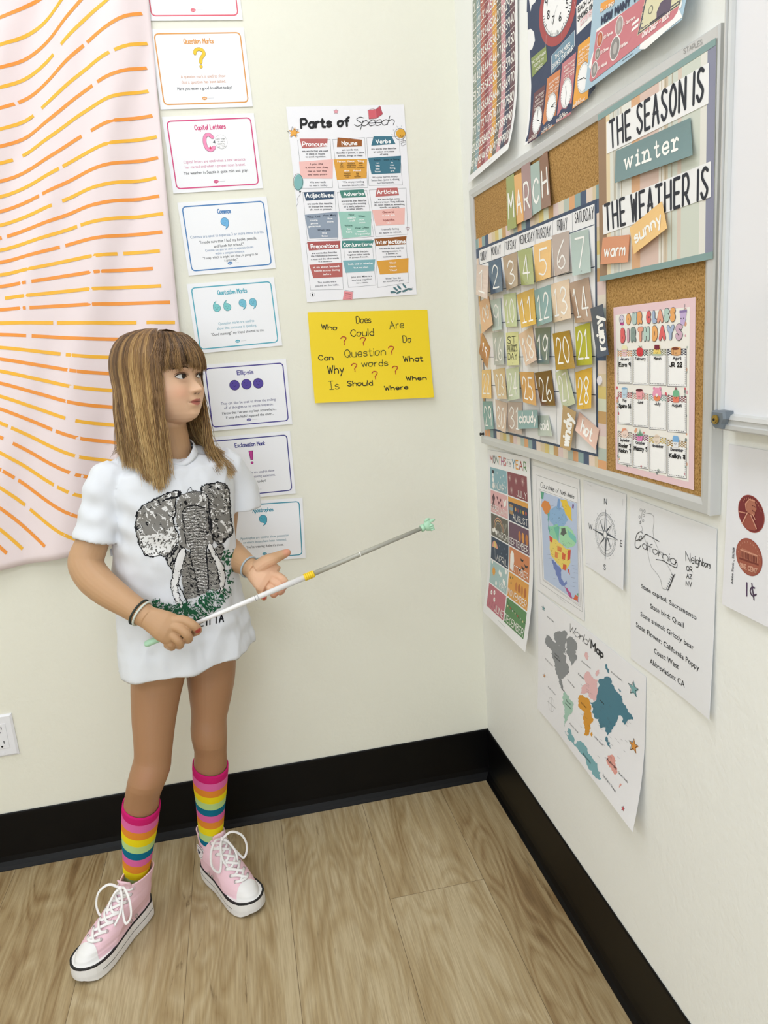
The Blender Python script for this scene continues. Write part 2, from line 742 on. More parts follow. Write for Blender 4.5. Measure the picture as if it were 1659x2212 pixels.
def floor_mat():
    m = bpy.data.materials.new('vinyl_plank')
    m.use_nodes = True
    nt = m.node_tree
    N, L = nt.nodes, nt.links
    b = N['Principled BSDF']
    b.inputs['Roughness'].default_value = 0.42
    b.inputs['Specular IOR Level'].default_value = 0.35

    def node(t, **kw):
        n = N.new(t)
        for k, v in kw.items():
            setattr(n, k, v)
        return n

    def mth(op, a, c=None, d=None):
        n = node('ShaderNodeMath', operation=op)
        for i, v in enumerate((a, c, d)):
            if v is None:
                continue
            if isinstance(v, (int, float)):
                n.inputs[i].default_value = v
            else:
                L.new(v, n.inputs[i])
        return n.outputs[0]

    tc = node('ShaderNodeTexCoord')
    sp = node('ShaderNodeSeparateXYZ')
    L.new(tc.outputs['Object'], sp.inputs[0])
    PW, PL = 0.2313, 1.22
    xs = mth('DIVIDE', mth('ADD', sp.outputs[0], 0.158 + 40 * PW), PW)
    ix = mth('FLOOR', xs)
    fx = mth('FRACT', xs)
    wn = node('ShaderNodeTexWhiteNoise', noise_dimensions='1D')
    L.new(ix, wn.inputs['W'])
    # joints: the plank from x = -0.39 to -0.158 ends at y = -0.40
    off = mth('MULTIPLY', mth('MINIMUM', mth('ABSOLUTE', mth('SUBTRACT', ix, 39)), 1.0), mth('ADD', mth('MULTIPLY', wn.outputs['Value'], 0.15), 0.52))
    ys = mth('DIVIDE', mth('ADD', mth('ADD', sp.outputs[1], 0.40 + 8 * PL), mth('MULTIPLY', off, 1.0)), PL)
    iy = mth('FLOOR', ys)
    fy = mth('FRACT', ys)
    cid = node('ShaderNodeCombineXYZ')
    L.new(ix, cid.inputs[0])
    L.new(iy, cid.inputs[1])
    wn2 = node('ShaderNodeTexWhiteNoise', noise_dimensions='3D')
    L.new(cid.outputs[0], wn2.inputs['Vector'])
    # grain coordinates: stretched along y, shifted per plank
    sh = node('ShaderNodeVectorMath', operation='SCALE')
    L.new(wn2.outputs['Color'], sh.inputs[0])
    sh.inputs['Scale'].default_value = 13.0
    gc = node('ShaderNodeVectorMath', operation='ADD')
    L.new(tc.outputs['Object'], gc.inputs[0])
    L.new(sh.outputs[0], gc.inputs[1])

    def noise(sx, sy, det, dist=0.0, rough=0.6):
        mp = node('ShaderNodeMapping')
        mp.inputs['Scale'].default_value = (sx, sy, 1)
        L.new(gc.outputs[0], mp.inputs['Vector'])
        n = node('ShaderNodeTexNoise')
        n.inputs['Scale'].default_value = 1.0
        n.inputs['Detail'].default_value = det
        n.inputs['Roughness'].default_value = rough
        n.inputs['Distortion'].default_value = dist
        L.new(mp.outputs[0], n.inputs['Vector'])
        return n.outputs['Fac']

    broad = noise(9, 1.1, 3, 0.6)
    mid = noise(34, 2.2, 4, 0.7)
    fine = noise(260, 9, 3, 0.0, 0.7)
    # cathedral figure: contour bands of a stretched noise
    fig = mth('FRACT', mth('MULTIPLY', noise(7, 1.3, 2, 0.3), 16.0))
    figl = mth('SUBTRACT', 1.0, mth('MULTIPLY', mth('ABSOLUTE', mth('SUBTRACT', fig, 0.5)), 2.0))
    tone = mth('ADD', mth('ADD', mth('MULTIPLY', broad, 1.05), mth('MULTIPLY', mid, 0.40)), mth('MULTIPLY', figl, 0.18))
    tone = mth('ADD', tone, mth('MULTIPLY', mth('SUBTRACT', wn2.outputs['Value'], 0.5), 0.26))
    cr = node('ShaderNodeValToRGB')
    e = cr.color_ramp.elements
    e[0].position, e[0].color = 0.40, rgb('6f5638')
    e[1].position, e[1].color = 1.0, rgb('bfae8c')
    for p, c in ((0.58, '8f7550'), (0.70, 'a48e68'), (0.84, 'b19d78')):
        k = e.new(p)
        k.color = rgb(c)
    L.new(tone, cr.inputs[0])
    mx = node('ShaderNodeMix', data_type='RGBA', blend_type='MULTIPLY')
    mx.inputs[0].default_value = 0.38
    cr2 = node('ShaderNodeValToRGB')
    cr2.color_ramp.elements[0].position, cr2.color_ramp.elements[0].color = 0.32, rgb('a08d6f')
    cr2.color_ramp.elements[1].position, cr2.color_ramp.elements[1].color = 0.62, (1, 1, 1, 1)
    L.new(fine, cr2.inputs[0])
    L.new(cr.outputs[0], mx.inputs[6])
    L.new(cr2.outputs[0], mx.inputs[7])
    # dark knots and cracks
    kn = noise(15, 2.0, 5, 1.6, 0.7)
    kr = node('ShaderNodeValToRGB')
    kr.color_ramp.elements[0].position, kr.color_ramp.elements[0].color = 0.27, rgb('6a5030')
    kr.color_ramp.elements[1].position, kr.color_ramp.elements[1].color = 0.36, (1, 1, 1, 1)
    L.new(kn, kr.inputs[0])
    mk = node('ShaderNodeMix', data_type='RGBA', blend_type='MULTIPLY')
    mk.inputs[0].default_value = 0.75
    L.new(mx.outputs[2], mk.inputs[6])
    L.new(kr.outputs[0], mk.inputs[7])
    # seams
    ex = mth('MULTIPLY', mth('MINIMUM', fx, mth('SUBTRACT', 1.0, fx)), PW)
    ey = mth('MULTIPLY', mth('MINIMUM', fy, mth('SUBTRACT', 1.0, fy)), PL)
    ed = mth('MINIMUM', ex, ey)
    seam = mth('LESS_THAN', ed, 0.0006)
    ms = node('ShaderNodeMix', data_type='RGBA')
    L.new(seam, ms.inputs[0])
    L.new(mk.outputs[2], ms.inputs[6])
    ms.inputs[7].default_value = rgb('6e5c43')
    L.new(ms.outputs[2], b.inputs['Base Color'])
    bp = node('ShaderNodeBump')
    bp.inputs['Strength'].default_value = 0.25
    bp.inputs['Distance'].default_value = 0.0006
    L.new(mth('ADD', fine, mth('MULTIPLY', mth('MINIMUM', ed, 0.0012), 900.0)), bp.inputs['Height'])
    L.new(bp.outputs['Normal'], b.inputs['Normal'])
    return m


M_WALL = wall_mat('cream_wall_paint', 'e9e8da')
M_WALL2 = wall_mat('white_wall_paint', 'f2f3ef')
M_BASE = mat('black_rubber', '030304', 0.42, 0.22)
X0, Y0, ZC = ROOM_X0, ROOM_Y0, ROOM_Z


def struct(name, mb, m):
    return tag(mb.build(name, m), kind='structure')


b = MB()
b.box((X0 - .1, Y0 - .1, -0.1), (0.1, 0.1, 0.0))
struct('floor', b, floor_mat())
b = MB()
b.box((X0 - .1, 0, 0), (0.1, 0.1, ZC))
struct('wall_back', b, M_WALL)
b = MB()
b.box((0, Y0, 0), (0.1, 0, ZC))
struct('wall_right', b, M_WALL2)
b = MB()
b.box((X0 - .1, Y0, 0), (X0, 0, ZC))
struct('wall_left', b, M_WALL)
b = MB()
b.box((X0 - .1, Y0 - .1, 0), (0.1, Y0, ZC))
struct('wall_front', b, M_WALL)
b = MB()
b.box((X0 - .1, Y0 - .1, ZC), (0.1, 0.1, ZC + .1))
struct('ceiling', b, mat('ceiling_white', 'f0efea', 0.8, 0.1))


wx, wz, ww, wh_ = ADDED_WIN
b = MB()
b.box((wx - ww / 2, Y0 + .0005, wz - wh_ / 2), (wx + ww / 2, Y0 + .012, wz + wh_ / 2))
w1 = struct('added_window_1', b, mat('added_window_glow', 'dfe9f2', 0.1, 0.6, emit=1.2))  # glowing pane, added out of view to go with the fill lamp
b = MB()
for lo_, hi_ in (((-ww / 2 - .06, -wh_ / 2 - .06), (ww / 2 + .06, -wh_ / 2)), ((-ww / 2 - .06, wh_ / 2), (ww / 2 + .06, wh_ / 2 + .06)), ((-ww / 2 - .06, -wh_ / 2), (-ww / 2, wh_ / 2)), ((ww / 2, -wh_ / 2), (ww / 2 + .06, wh_ / 2)), ((-.025, -wh_ / 2), (.025, wh_ / 2))):
    b.box((wx + lo_[0], Y0 + .0005, wz + lo_[1]), (wx + hi_[0], Y0 + .035, wz + hi_[1]))
b.build('added_window_frame', mat('lamp_frame', 'e8e8e8', 0.5), w1)  # frame of the added, unseen window


def baseboard(name, p0, p1, nrm):
    """rubber cove base: thin sheet with a rounded top lip and a toe that flares on the floor"""
    prof = [(0.0, 0.156), (0.0022, 0.157), (0.0036, 0.1545), (0.004, 0.15), (0.004, 0.034), (0.006, 0.02), (0.011, 0.009), (0.017, 0.003), (0.018, 0.0005), (0.0, 0.0005)]
    p0, p1, nrm = np.array(p0), np.array(p1), np.array(nrm)
    bb = MB()
    bb.rings([[q + nrm * d + np.array([0, 0, z]) for d, z in prof] for q in (p0, p1)])
    return struct(name, bb, M_BASE)


baseboard('baseboard_back', (X0, -0.0002, 0), (-0.0002, -0.0002, 0), (0, -1, 0))
baseboard('baseboard_right', (-0.0002, -0.0002, 0), (-0.0002, Y0, 0), (-1, 0, 0))
# the four ceiling light panels
for px_, py_, _ in PANELS:
    t = empty('ceiling_light', (px_, py_, ZC))
    tag(t, 'rectangular white light panel set flat in the ceiling', 'ceiling light', 'ceiling light panels')
    b = MB()
    for lo, hi in (((-.32, -.62, -.02), (-.295, .62, 0)), ((.295, -.62, -.02), (.32, .62, 0)), ((-.295, -.62, -.02), (.295, -.595, 0)), ((-.295, .595, -.02), (.295, .62, 0))):
        b.box(np.array(lo) + (px_, py_, ZC), np.array(hi) + (px_, py_, ZC))
    b.build('frame', mat('lamp_frame', 'e8e8e8', 0.5), t)
    b = MB()
    b.box((px_ - .294, py_ - .594, ZC - .008), (px_ + .294, py_ + .594, ZC - .002))
    b.build('diffuser', mat('lamp_diffuser', 'fff8ee', 0.6, emit=1.5), t)

# ------------------------------------------------------------------ wall outlet
c0 = on_back([(23, 1540)])[0]
c1 = on_back([(45, 1627)])[0]
ox1 = (c0[0] + c1[0]) / 2
oz0, oz1 = c1[2], c0[2]
t = empty('wall_outlet', (ox1 - .035, 0, oz0))
tag(t, 'white double socket wall outlet low on the cream wall at left', 'outlet')
M_PL = mat('white_plastic', 'e9eaee', 0.3, 0.5)


def bevel_plate(mb, x0, x1, z0, z1, y, d, bv, mi=0):
    a = [(x0, y, z0), (x1, y, z0), (x1, y, z1), (x0, y, z1)]
    m = [(x0, y - d * .45, z0), (x1, y - d * .45, z0), (x1, y - d * .45, z1), (x0, y - d * .45, z1)]
    f = [(x0 + bv, y - d, z0 + bv), (x1 - bv, y - d, z0 + bv), (x1 - bv, y - d, z1 - bv), (x0 + bv, y - d, z1 - bv)]
    mb.rings([a, m, f], mi)


b = MB()
bevel_plate(b, ox1 - .07, ox1, oz0, oz1, -0.0003, .0055, .005)
b.build('cover_plate', M_PL, t)
oc = ox1 - .035
zc_ = (oz0 + oz1) / 2
b = MB()
bevel_plate(b, oc - .0168, oc + .0168, zc_ - .034, zc_ + .034, -.0057, .0012, .0008)
rc = b.build('receptacle', M_PL, t)
for s in (-1, 1):
    b = MB()
    cz = zc_ + s * .0195
    for dx, hh in ((-.0062, .0045), (.0062, .0038)):
        b.box((oc + dx - .0008, -.0075, cz + .0035 - hh), (oc + dx + .0008, -.0068, cz + .0035 + hh))
    b.tube([(oc, -.0068, cz - .008), (oc, -.0075, cz - .008)], .0026, 10)
    b.build('socket_slots', mat('slot_black', '101010', 0.6), rc)
for s in (-1, 1):
    b = MB()
    b.tube([(oc, -.0056, zc_ + s * .046), (oc, -.0068, zc_ + s * .046)], .003, 12)
    b.build('screw', M_PL, t)
# ------------------------------------------------------------------ tapestry
TQ = [(-90, -90), (312.5, -90), (428, 1138), (-90, 1250)]


def tap_fold(u, v):
    s = u * 1.0 + v * 0.42
    return 0.012 + 0.013 * np.sin(s * 9.5 + 0.4) * (0.35 + 0.65 * (1 - v)) + 0.006 * np.sin(s * 21 + 1.0 + v * 2) + 0.005 * np.sin(u * 14 - v * 5) * v \
        + 0.002 * np.sin(u * 37 + v * 16) * np.sin(v * 23)


M_CLOTH = mat('pale_pink_cloth', 'eddfe0', 0.85, 0.15, bump=(900, 0.15, 0.0004))
S = Sheet(TQ, 'B', 0.014, tap_fold, paper='cloth', gloss=M_CLOTH, nu=60, nv=110, thick=0.001)
S.maxl = 0.022
# hem along the right edge
# broken sun rays: alternate yellow and orange dashes fanning out from a point left of the frame
RAY_C = np.array([-760.0, 700.0])
ORA, YEL = 'f29a43', 'f6b93e'
angs = []
lines_y0 = [(-560, 'y'), (-470, 'o'), (-385, 'y'), (-300, 'o'), (-215, 'y'), (-120, 'o'), (-35, 'o'), (48, 'o'), (104, 'y'), (150, 'o'), (190, 'y'), (232, 'o'), (276, 'y'), (312, 'o'), (347, 'y'), (385, 'o'), (418, 'y'), (450, 'o'),
            (480, 'y'), (508, 'o'), (535, 'y'), (562, 'o'), (590, 'y'), (616, 'o'), (643, 'y'), (668, 'o'), (698, 'y'), (724, 'o'), (753, 'y'), (779, 'o'), (806, 'y'), (833, 'o'), (862, 'y'), (890, 'o'), (921, 'y'),
            (952, 'o'), (986, 'y'), (1022, 'o'), (1062, 'y'), (1106, 'o'), (1152, 'y'), (1190, 'o'), (1232, 'y')]
r2 = random.Random(3)
for y0, c in lines_y0:
    d = np.array([0.0, y0]) - RAY_C
    d /= np.linalg.norm(d)
    t0 = 690 / d[0]
    tend = 1300 / d[0]
    t = t0 - r2.random() * 160
    while t < tend:
        ln = r2.choice([170, 260, 340, 460])
        a, bb_ = t, min(t + ln, tend)
        pts = []
        for q in np.linspace(a, bb_, max(3, int((bb_ - a) / 18))):
            p = RAY_C + d * q
            # the printed rays bend gently with the drape
            slope = (y0 - 690) / 600.0
            p = p + np.array([0, 1]) * (24 * slope * math.sin((p[0] - 150.0 + (y0 - 300) * 0.12) / 58.0) + 8 * slope * math.sin(p[0] / 110.0))
            pts.append(p)
        pts = np.array(pts)
        uvp = S.uv(pts)
        ok = (uvp[:, 0] > 0.005) & (uvp[:, 0] < 0.985) & (uvp[:, 1] > 0.005) & (uvp[:, 1] < 0.99)
        pts = pts[ok]
        if len(pts) > 1:
            nrm = np.array([-d[1], d[0]])
            wv = 3.7
            up = S.uv(pts + nrm * wv)
            dn = S.uv(pts - nrm * wv)
            n = len(pts)
            S.tris(np.vstack([up, dn]), [(i, i + 1, n + i + 1, n + i) for i in range(n - 1)], YEL if c == 'y' else ORA, 4)
        t = bb_ + r2.choice([8, 12, 22])
tap = S.build('tapestry', 'pale pink wall tapestry printed with orange and yellow broken rays', 'tapestry')
for p in tap.data.polygons:
    p.use_smooth = True

# ------------------------------------------------------------------ punctuation cards
CW, CH = 0.2054, 0.1614


def card(cx, cz, a, col, head, icon, body, ex, name):
    ca, sa = math.cos(a), math.sin(a)
    q = []
    for u, v in ((-1, 1), (1, 1), (1, -1), (-1, -1)):
        x, z = u * CW / 2, v * CH / 2
        q.append((cx + ca * x - sa * z, 0, cz + sa * x + ca * z))
    S = Sheet(None, 'B', 0.0022, world=q, paper='f1f2f5', thick=0.0012)
    S.rrect(0.045, 0.06, 0.955, 0.94, 8, col, line=2.6)
    if head:
        tw = 0.021 * len(head) + 0.02
        S.text(head, (0.5 - tw / 2, 0.125, 0.5 + tw / 2, 0.185), col, bold=0.018)
        icon(S)
    if head == 'Commas':
        y = .455
    else:
        y = 0.575 if len(body) + len(ex) < 5 else 0.47
    lh = 0.068 if len(body) + len(ex) < 5 else 0.058
    th = 0.040 if lh > .06 else 0.034
    k = 0.0155 if lh > .06 else 0.0128
    for i, tx in enumerate(body):
        w = k * len(tx)
        S.text(tx, (0.5 - w / 2, y, 0.5 + w / 2, y + th), name[0], bold=0.004)
        y += lh
    y += 0.012
    for tx in ex:
        w = k * len(tx)
        S.text(tx, (0.5 - w / 2, y, 0.5 + w / 2, y + th), '33353c', bold=0.006)
        y += lh
    # publisher's small wavy lozenge and web line
    lx, ly = 0.485, 0.875
    S.poly([(lx - .03, ly), (lx - .018, ly - .018), (lx, ly - .022), (lx + .02, ly - .016), (lx + .03, ly - .004), (lx + .022, ly + .014), (lx, ly + .024), (lx - .02, ly + .016)], col)
    S.text('twinkl', (lx - .018, ly - .008, lx + .018, ly + .008), 'ffffff', lay=2)
    S.line([(lx + .04, ly), (lx + .10, ly)], 0.5, 'a9abb2')
    return S


def ic_q(S):
    p = [(.445, .31), (.452, .275), (.49, .255), (.53, .275), (.54, .32), (.51, .36), (.497, .40), (.494, .425)]
    p = catmull(p, 5)
    S.line(p, 7.4, '8a7a3a', 2)
    S.line(p, 6.2, 'f0c531', 3)
    S.disc((.492, .475), 3.6, '8a7a3a', 2)
    S.disc((.492, .475), 3.0, 'f0c531', 3)
    for x in (.505, .52):
        S.disc((x, .285), .5, '3a3320', 4)


def ic_c(S):
    p = catmull([(.51, .29), (.475, .255), (.435, .275), (.42, .35), (.435, .43), (.48, .455), (.515, .425)], 6)
    S.line(p, 8.2, '7a3a55', 2)
    S.line(p, 7.0, 'f191b9', 3)
    S.disc((.60, .355), 14, '55565c', 2, ry=15, n=24)
    S.disc((.60, .355), 13.6, 'ffffff', 3, ry=14.6, n=24)
    S.poly([(.53, .33), (.505, .36), (.535, .37)], '55565c', 2)
    for i, (tx, w) in enumerate((("Don't forget", .10), ('to use a', .07), ('CAPITAL', .08), ('LETTER!', .08))):
        S.text(tx, (.60 - w / 2, .305 + i * .034, .60 + w / 2, .326 + i * .034), '33353c', .38, lay=4)
    for x in (.452, .478):
        S.disc((x, .285), .6, '5a2540', 4)
    S.poly([(.455, .43), (.475, .405), (.49, .43), (.475, .448)], 'd6456f', 4)


def comma(S, cx, cy, col, edge, flip=1, r=.035, face=True):
    k = S.W / S.H
    ys = r * k
    def shp(g):
        pts = [(cx + flip * (r * g) * math.cos(t), cy + flip * ys * g * math.sin(t)) for t in np.radians(np.arange(95, 361, 20))]
        pts += [(cx + flip * r * g * .93, cy + flip * ys * g * .75), (cx + flip * r * g * .55, cy + flip * ys * g * 1.45), (cx - flip * r * .12, cy + flip * ys * (1.9 + .12 * (g - 1) * 10)), (cx + flip * r * .25, cy + flip * ys * 1.3)]
        return pts
    S.poly(shp(1.1), edge, 2)
    S.poly(shp(1.0), col, 3)
    if face:
        for s_ in (-1, 1):
            S.disc((cx + s_ * r * .38, cy - ys * .2), .6, '2a4a58', 4)
        S.line([(cx - r * .25, cy + ys * .25), (cx, cy + ys * .42), (cx + r * .25, cy + ys * .25)], .5, '2a4a58', 4)


def ic_m(S):
    comma(S, .49, .30, '6fb3e0', '3d6f9a', r=.042)


def ic_qu(S):
    for x, f in ((.30, -1), (.42, -1), (.60, 1), (.72, 1)):
        comma(S, x, .33 if f > 0 else .37, '7cc8c9' if f < 0 else '74bcd2', '3b7d8c', f, r=.040)


def ic_e(S):
    for x in (.36, .50, .64):
        S.disc((x, .335), 12.6, '2d2748', 2, n=24)
        S.disc((x, .335), 11.6, '54429b', 3, n=24)
        for s_ in (-1, 1):
            S.disc((x + s_ * .018, .31), .8, '1c1638', 4)
        S.line([(x - .012, .345), (x, .353), (x + .012, .345)], .7, '1c1638', 4)


def ic_x(S):
    S.poly([(.475, .255), (.53, .255), (.52, .40), (.488, .40)], '6a2456', 2)
    S.poly([(.482, .262), (.523, .262), (.514, .393), (.493, .393)], 'c03e92', 3)
    S.disc((.504, .445), 3.4, '6a2456', 2)
    S.disc((.504, .445), 2.6, 'c03e92', 3)


def ic_a(S):
    comma(S, .495, .30, '4fa9c0', '2a6a80', r=.046)


CARDS = [
    (-0.600, 2.078, 0.012, 'dc6677', None, None, [], [], 'top punctuation card with a red border, cut off by the photo', 'c08080'),
    (-0.5976, 1.9007, .016, 'dc9d55', 'Question Marks', ic_q, ['A question mark is used to show', 'that a question has been asked.'], ['Have you eaten a good breakfast today?'], 'white card with orange border headed Question Marks', 'd09a7a'),
    (-0.5939, 1.7250, .023, 'd24b80', 'Capital Letters', ic_c, ['Capital letters are used when a new sentence', 'has started and when a proper noun is used.'], ['The weather in Seattle is quite mild and gray.'], 'white card with pink border headed Capital Letters', 'd286a6'),
    (-0.5836, 1.5442, .030, '4a80b8', 'Commas', ic_m, ['Commas are used to separate 3 or more items in a list.'], ['"I made sure that I had my books, pencils,', 'and lunch for school."'], 'white card with blue border headed Commas', '7a93b4'),
    (-0.5865, 1.3634, .023, '5aacbf', 'Quotation Marks', ic_qu, ['Quotation marks are used to', 'show that someone is speaking.'], ['"Good morning!" my friend shouted to me.'], 'white card with turquoise border headed Quotation Marks', '7fb0c0'),
    (-0.5792, 1.1723, -.003, '4a4390', 'Ellipsis', ic_e, ['They can also be used to show the trailing', 'off of thoughts or to create suspense.'], ["I know that I've seen my keys somewhere...", "If only she hadn't opened the door..."], 'white card with violet border headed Ellipsis', '6a688c'),
    (-0.588, 0.9952, -.010, '3f3f86', 'Exclamation Mark', ic_x, ['Exclamation marks are used to show', 'a loud sound or a strong statement.'], ['I feel great today!'], 'white card with navy border headed Exclamation Mark', '6a6a8c'),
    (-0.5762, 0.8247, -.044, '3a93aa', 'Apostrophes', ic_a, ['Apostrophes are used to show possession', 'or where letters have been removed.'], ["You're wearing Robert's shoes."], 'white card with teal border headed Apostrophes, lowest of the column', '7a9cab'),
]
for cx, cz, a, col, head, icon, body, ex, lab, tcol in CARDS:
    S = card(cx, cz, a, col, head, icon, body, ex, (tcol,))
    if head == 'Commas':
        for i, (tx, c2) in enumerate((('Commas can also be used to separate clauses', tcol), ('within a complex sentence.', tcol), ('"Today, which is bright and clear, is going to be', '33353c'), ('a good day."', '33353c'))):
            w = .0128 * len(tx)
            S.text(tx, (.5 - w / 2, .655 + i * .052, .5 + w / 2, .689 + i * .052), c2, bold=.004)
    S.build('punctuation_card', lab, 'card', 'punctuation cards in a column')

# ------------------------------------------------------------------ parts of speech poster
S = Sheet([(618, 231), (872.6, 226), (900, 635.8), (663, 653)], 'B', 0.002, paper='f0f0f4', thick=0.0006)
Z = lambda pts: S.uv(np.array(pts, float) / 4.916 + np.array([600, 210]))


def zp(pts, col, lay=1):
    S.poly(Z(pts), col, lay)


def zt(t, x0, y0, x1, y1, dy, col, w=None, bold=0.0, lay=4):
    """text between zoom pixels: left end (x0,y0..y1), right end shifted by dy"""
    S.text(t, [tuple(p) for p in Z([(x0, y0), (x1, y0 + dy), (x1 + 4, y1 + dy), (x0 + 4, y1)])], col, w, bold, lay)


zt('Parts of', 245, 235, 755, 325, -20, '121216', bold=.085)
S.text('Speech', [tuple(p) for p in Z([(805, 215), (1225, 197), (1229, 292), (809, 310)])], '121216', 1.3, lay=4, gap=.03, slant=.3)
K1 = '24252c'
boxes = [
    [(210, 455), (558, 448), (583, 960), (262, 968)], [(582, 450), (922, 430), (955, 960), (648, 968)], [(945, 432), (1285, 420), (1325, 930), (968, 940)],
    [(265, 1010), (605, 1000), (635, 1505), (315, 1520)], [(632, 1010), (945, 988), (1020, 1480), (682, 1505)], [(972, 985), (1362, 965), (1380, 1455), (1040, 1480)],
    [(298, 1550), (660, 1530), (697, 2040), (348, 2048)], [(690, 1525), (1000, 1510), (1042, 1995), (750, 2020)], [(1030, 1500), (1360, 1485), (1392, 1968), (1062, 2022)]]
for q in boxes:
    S.line(Z(q), .45, '303a44', 1, closed=True)
heads = [('Pronouns', [(232, 440), (530, 440), (522, 525), (258, 540)], 'bb6865', (262, 475, 518, 520, 0)), ('Nouns', [(635, 428), (895, 452), (893, 522), (628, 530)], '9b5a26', (678, 470, 838, 510, -4)),
         ('Verbs', [(1018, 415), (1210, 415), (1250, 495), (992, 515)], '3f7488', (1040, 452, 1195, 492, -6)), ('Adjectives', [(275, 1010), (597, 1000), (590, 1080), (298, 1100)], '38506a', (298, 1020, 585, 1064, -4)),
         ('Adverbs', [(655, 990), (912, 978), (935, 1058), (678, 1070)], '4a8579', (697, 1012, 910, 1048, -8)), ('Articles', [(1052, 965), (1270, 960), (1288, 1040), (1036, 1058)], 'bd6a68', (1055, 988, 1262, 1028, -8)),
         ('Prepositions', [(310, 1535), (665, 1525), (660, 1608), (330, 1628)], 'ad5856', (350, 1565, 636, 1604, -10)), ('Conjunctions', [(680, 1525), (1018, 1520), (998, 1595), (680, 1605)], '4a8a84', (695, 1550, 1000, 1588, -10)),
         ('Interjections', [(1025, 1505), (1368, 1475), (1355, 1562), (1042, 1578)], '94561f', (1050, 1520, 1350, 1560, -12))]
for t_, q, c, tb in heads:
    zp(q, c, 2)
    zt(t_, *tb, 'ffffff', bold=.035)
panels = [([(225, 685), (588, 658), (583, 865), (245, 862)], 'f0c0ba'), ([(592, 660), (948, 655), (943, 860), (628, 878)], 'dea23f'), ([(958, 645), (1308, 622), (1305, 805), (995, 818)], '3f7488'),
          ([(285, 1248), (635, 1215), (642, 1490), (335, 1502)], '929fb0'), ([(643, 1215), (992, 1210), (990, 1470), (690, 1500)], '9ccabd'), ([(1003, 1200), (1350, 1172), (1345, 1350), (1040, 1365)], 'f0bdb5'),
          ([(335, 1780), (685, 1755), (688, 1908), (378, 1922)], 'b86560'), ([(692, 1735), (1035, 1722), (1020, 1845), (720, 1865)], '7fb0b8'), ([(1050, 1740), (1388, 1708), (1385, 1862), (1085, 1882)], 'dda13f')]
for q, c in panels:
    zp(q, c, 2)
for t_, x0, y0, x1, y1, dy in [('are words that are used', 255, 562, 530, 582, -4), ('in place of nouns', 298, 592, 495, 612, -3), ('to avoid repetition.', 292, 624, 510, 642, -4),
                              ('are words that', 680, 550, 850, 568, -4), ('describe a person, a place,', 618, 582, 918, 600, -5), ('animals, things or ideas.', 636, 612, 902, 630, -4),
                              ('are words that describe', 990, 540, 1256, 558, -8), ('an action or a state', 1013, 570, 1235, 588, -6), ('of being.', 1082, 598, 1172, 615, -3),
                              ('are words that describe', 312, 1122, 580, 1142, -6), ('or change the meaning', 325, 1154, 577, 1172, -6), ('of a noun or pronoun.', 336, 1184, 572, 1202, -6),
                              ('are words that describe', 673, 1094, 938, 1112, -8), ('or change the meaning', 684, 1124, 934, 1142, -8), ('of a verb, adjective', 698, 1154, 922, 1172, -7), ('or other adverb.', 726, 1180, 905, 1196, -5),
                              ('are words that come', 1062, 1074, 1290, 1092, -7), ('before a noun. They indicate', 1020, 1106, 1338, 1124, -10), ('if a noun refers to something', 1022, 1136, 1342, 1154, -10), ('specific or general.', 1080, 1162, 1292, 1178, -6),
                              ('are words that describe', 358, 1648, 624, 1666, -12), ('the relationship between', 350, 1678, 632, 1696, -12), ('a noun and the other words', 350, 1712, 645, 1730, -14), ('in a sentence.', 428, 1738, 578, 1752, -6),
                              ('are words that join', 748, 1634, 958, 1652, -8), ('together other words', 738, 1664, 972, 1682, -8), ('or groups of words.', 755, 1692, 962, 1708, -8),
                              ('are words that express', 1076, 1598, 1334, 1616, -12), ('strong emotions in', 1105, 1630, 1306, 1646, -8), ('a sudden or', 1146, 1654, 1272, 1670, -6), ('exclamatory way.', 1112, 1686, 1312, 1702, -8)]:
    zt(t_, x0, y0, x1, y1, dy, K1, bold=.012)
